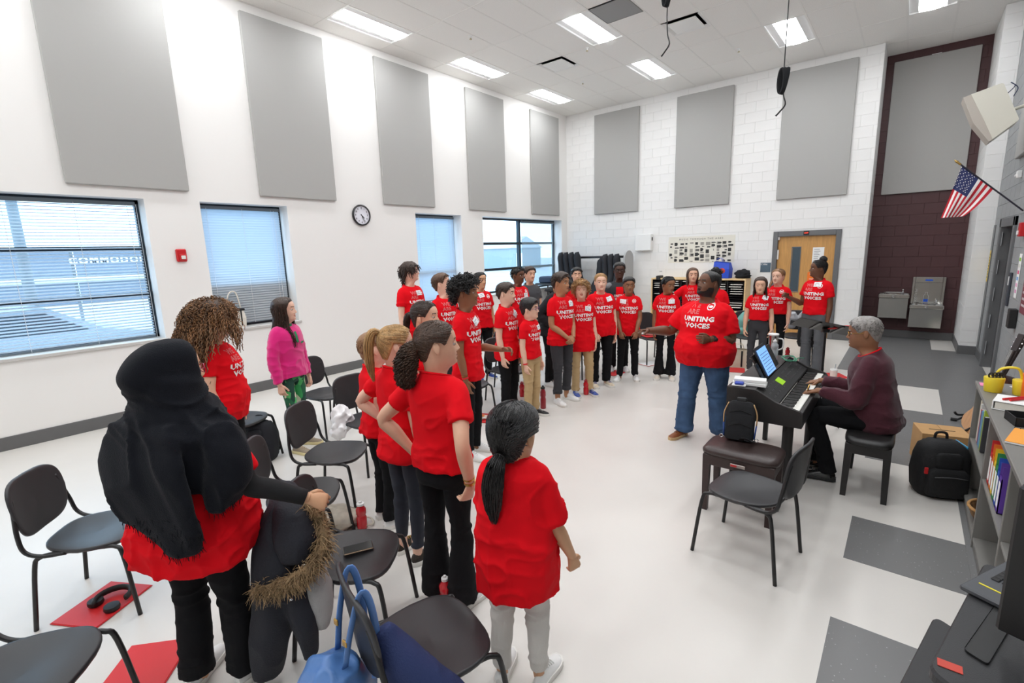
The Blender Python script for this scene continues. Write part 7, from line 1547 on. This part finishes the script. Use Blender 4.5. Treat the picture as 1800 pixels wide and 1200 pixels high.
# ---------------------------------------------------------------- guitar rack and cases in the far corner
rk = thing('guitar_rack', 'grey rack with a black rail and rounded ends in the corner', 'rack', (-6.38, D-.38, 0)); RG = M('rack_grey', (168,168,168), .5)
for s_ in (-1, 1):
    zz = [(-.24,0),(.24,0),(.24,1.7)]+[(.24*math.cos(t),1.7+.2*math.sin(t)) for t in np.linspace(.2,PI-.2,10)]+[(-.24,1.7)]; MB().loft([[(x_, a, b) for a, b in zz] for x_ in (s_*.95-.02, s_*.95+.02)]).build('end_panel', RG, rk)
for z_ in (1.72,.9,.25): MB().cbox(-.93,.93,-.05,.05,z_,z_+.05,.006).build('rail', BLACKT, rk)
MB().cbox(-.93,.93,-.03,.0,1.77,1.79,.003).build('top_strip', RG, rk)
GIG = M('gigbag_black', (30,32,38), .8, bump=.25, bscale=90)
def gig(label, x, y, rz, tilt, sc=1.):
    t = thing('guitar_case', label, 'guitar case', (x,y,.02), R(rz), 'black guitar gig bags'); t.rotation_euler = (R(-10), R(tilt), R(rz)); z = np.linspace(0, 1.9*sc, 40); wd = cint(z/sc, (0,.06,.3,.6,.85,1.05,1.22,1.36,1.6,1.82,1.9), (.12,.22,.26,.22,.20,.20,.15,.105,.10,.09,.02))*sc; q = np.arange(16)*2*PI/16
    MB().loft([[(w_*math.cos(a), .075*math.sin(a), b) for a in q] for w_, b in zip(wd, z)]).build('gig_bag', GIG, t, smooth=True); MB().tube([(w_*1.0,0,b) for w_, b in zip(wd[1:-1], z[1:-1])], .006, 5).build('zip_edge', BLACKS, t, smooth=True); MB().cbox(-.13,.13,-.095,-.06,.2,.62,.02).build('front_pocket', GIG, t)
    return t
for k in range(5): gig(['first guitar bag from the window in the rack','second guitar bag from the window in the rack','third guitar bag from the window in the rack','fourth guitar bag from the window in the rack','fifth guitar bag from the window, leaning right'][k], -6.93+.165*k+(.10 if k == 4 else 0), D-.86, 76 if k < 4 else 30, 3 if k < 4 else 8, 1.0 if k < 4 else .93)
for k in range(3): gig(['guitar bag leaning right behind the glasses boy, leftmost','guitar bag leaning right behind the glasses boy, middle one','guitar bag leaning right behind the glasses boy, rightmost'][k], -5.74+.16*k, D-.86, 76, 8, .97)
am = thing('keyboard_case', 'flat navy case lying on a table below the guitar bags', 'case', (-7.0, D-1.35, 1.15), R(20)); MB().cbox(-.35,.35,-.2,.2,0,.16,.03).build('case_shell', M('case_navy', (40,56,80), .7, bump=.2, bscale=120), am); MB().cbox(-.05,.05,-.22,-.2,.06,.10,.008).build('handle', BLACKS, am)
tbk = thing('corner_table', 'dark table in the far corner holding a navy case', 'table', (-7.0, D-1.35, 0)); MB().cbox(-.4,.4,-.28,.28,1.10,1.145,.006).build('table_top', BLACKP, tbk)
for a in (-1, 1):
    for b in (-1, 1): MB().tube([(a*.36,b*.24,0),(a*.36,b*.24,1.1)], .018, 8).build('leg', BLACKT, tbk)
# ---------------------------------------------------------------- outside the windows
asph = M('asphalt_pale', (176,180,184), .9, var=.08, vscale=.6)
struct('ground_outside', MB().box(-120,-L-.5,-60,120,-.5,-.3), asph, label='pale asphalt outside the windows')
fnc = thing('stadium_fence', 'grey windscreen fence with white lettering outside the big window', 'fence', (0,0,0))
for k in range(6): MB().box(-18.03,-18,-6+k*3,-3.1+k*3,.9,2.35).build('windscreen', M('windscreen_grey', (128,136,148), .9), fnc)
for k in range(7): MB().tube([(-18.06,-6.05+k*3,-.3),(-18.06,-6.05+k*3,2.4)], .04, 8).build('post', M('post_grey', (120,126,130), .5), fnc)
text_obj('lettering', 'COMMODORES', PAPER, fnc, (-17.99,3.9,1.98), (0,1,0), (0,0,1), .26, bold=.012, spacing=1.2, align='CENTER')
MB().tube([(-17.9,-8,1.55),(-17.9,14,1.55)], .06, 8).build('yellow_rail', M('rail_yellow', (232,224,180), .6), fnc)
pol = thing('light_pole', 'grey light pole outside the large window', 'pole', (-14.5,1.6,-.3)); MB().tube([(0,0,0),(0,0,7)], [.11,.07], 12).build('shaft', M('post_grey', (120,126,130), .5), pol, smooth='auto'); MB().lathe([(.2,0),(.2,.5),(.15,.55)], n=14).build('concrete_base', asph, pol)
car = thing('parked_car', 'silver car parked outside the large window', 'car', (-12.3,.9,-.3), R(90)); CARM = M('car_silver', (170,176,184), .25, metal=.5, coat=.5)
cp_ = [(-2.2,.35),(-2.25,.75),(-2.0,.95),(-1.4,1.05),(-.8,1.50),(.5,1.55),(1.25,1.10),(2.0,.95),(2.25,.7),(2.25,.35)]
MB().loft([[(x_, y_*f, z) for x_, z in cp_] for y_, f in ((-.88,1),(-.8,1),(.8,1),(.88,1))]).build('car_body', CARM, car)
for s_ in (-1, 1):
    gl_ = [(-1.25,1.08),(-.75,1.44),(.45,1.48),(1.05,1.10)]; MB().add([(x_, s_*.885, z) for x_, z in gl_], [(0,1,2,3)]).build('side_window', M('car_glass', (40,50,60), .1), car)
    for x_ in (-1.4,1.4): o = MB().lathe([(.33,-.1),(.34,0),(.33,.1),(.2,.11)], n=20).build('wheel', BLACKS, car, smooth='auto'); o.location = (x_, s_*.82, .33); o.rotation_euler = (R(90),0,0)
shd = thing('shed', 'pale grey shed with a white door outside the far window', 'shed', (-40,48.5,-.3)); SHG = M('shed_grey', (150,160,166), .8)
MB().box(-3,3,-3.2,3.2,0,2.6).build('wall', SHG, shd); MB().loft([[(x_,-3.4,2.6),(x_,0,4.0),(x_,3.4,2.6)] for x_ in (-3.2,3.2)]).build('roof', M('roof_pale', (190,196,200), .8), shd); MB().box(3.0,3.06,-1.9,-.7,0,2.0).build('door', WHITEP, shd)
tr_ = thing('bare_tree', 'hazy tree standing behind the shed outside', 'tree', (-56,60,-.3)); rng = np.random.default_rng(2); MB().tube([(0,0,0),(.1,0,3)], [.25,.15], 8).build('trunk', M('bark', (96,88,80), .9), tr_); m = MB(); n = 260; d_ = unit(rng.normal(size=(n,3))*np.array((1,1,.8))+np.array((0,0,.6))); t = np.linspace(0,1,5)[None,:,None]; m.tubes(np.array((.1,0,3.))+d_[:,None]*t*rng.uniform(1.2,3.2,(n,1,1))+rng.normal(size=(n,5,3))*.12*t, np.linspace(.05,.01,5), 3); m.build('branches', M('bark', (96,88,80), .9), tr_)['kind'] = 'stuff'
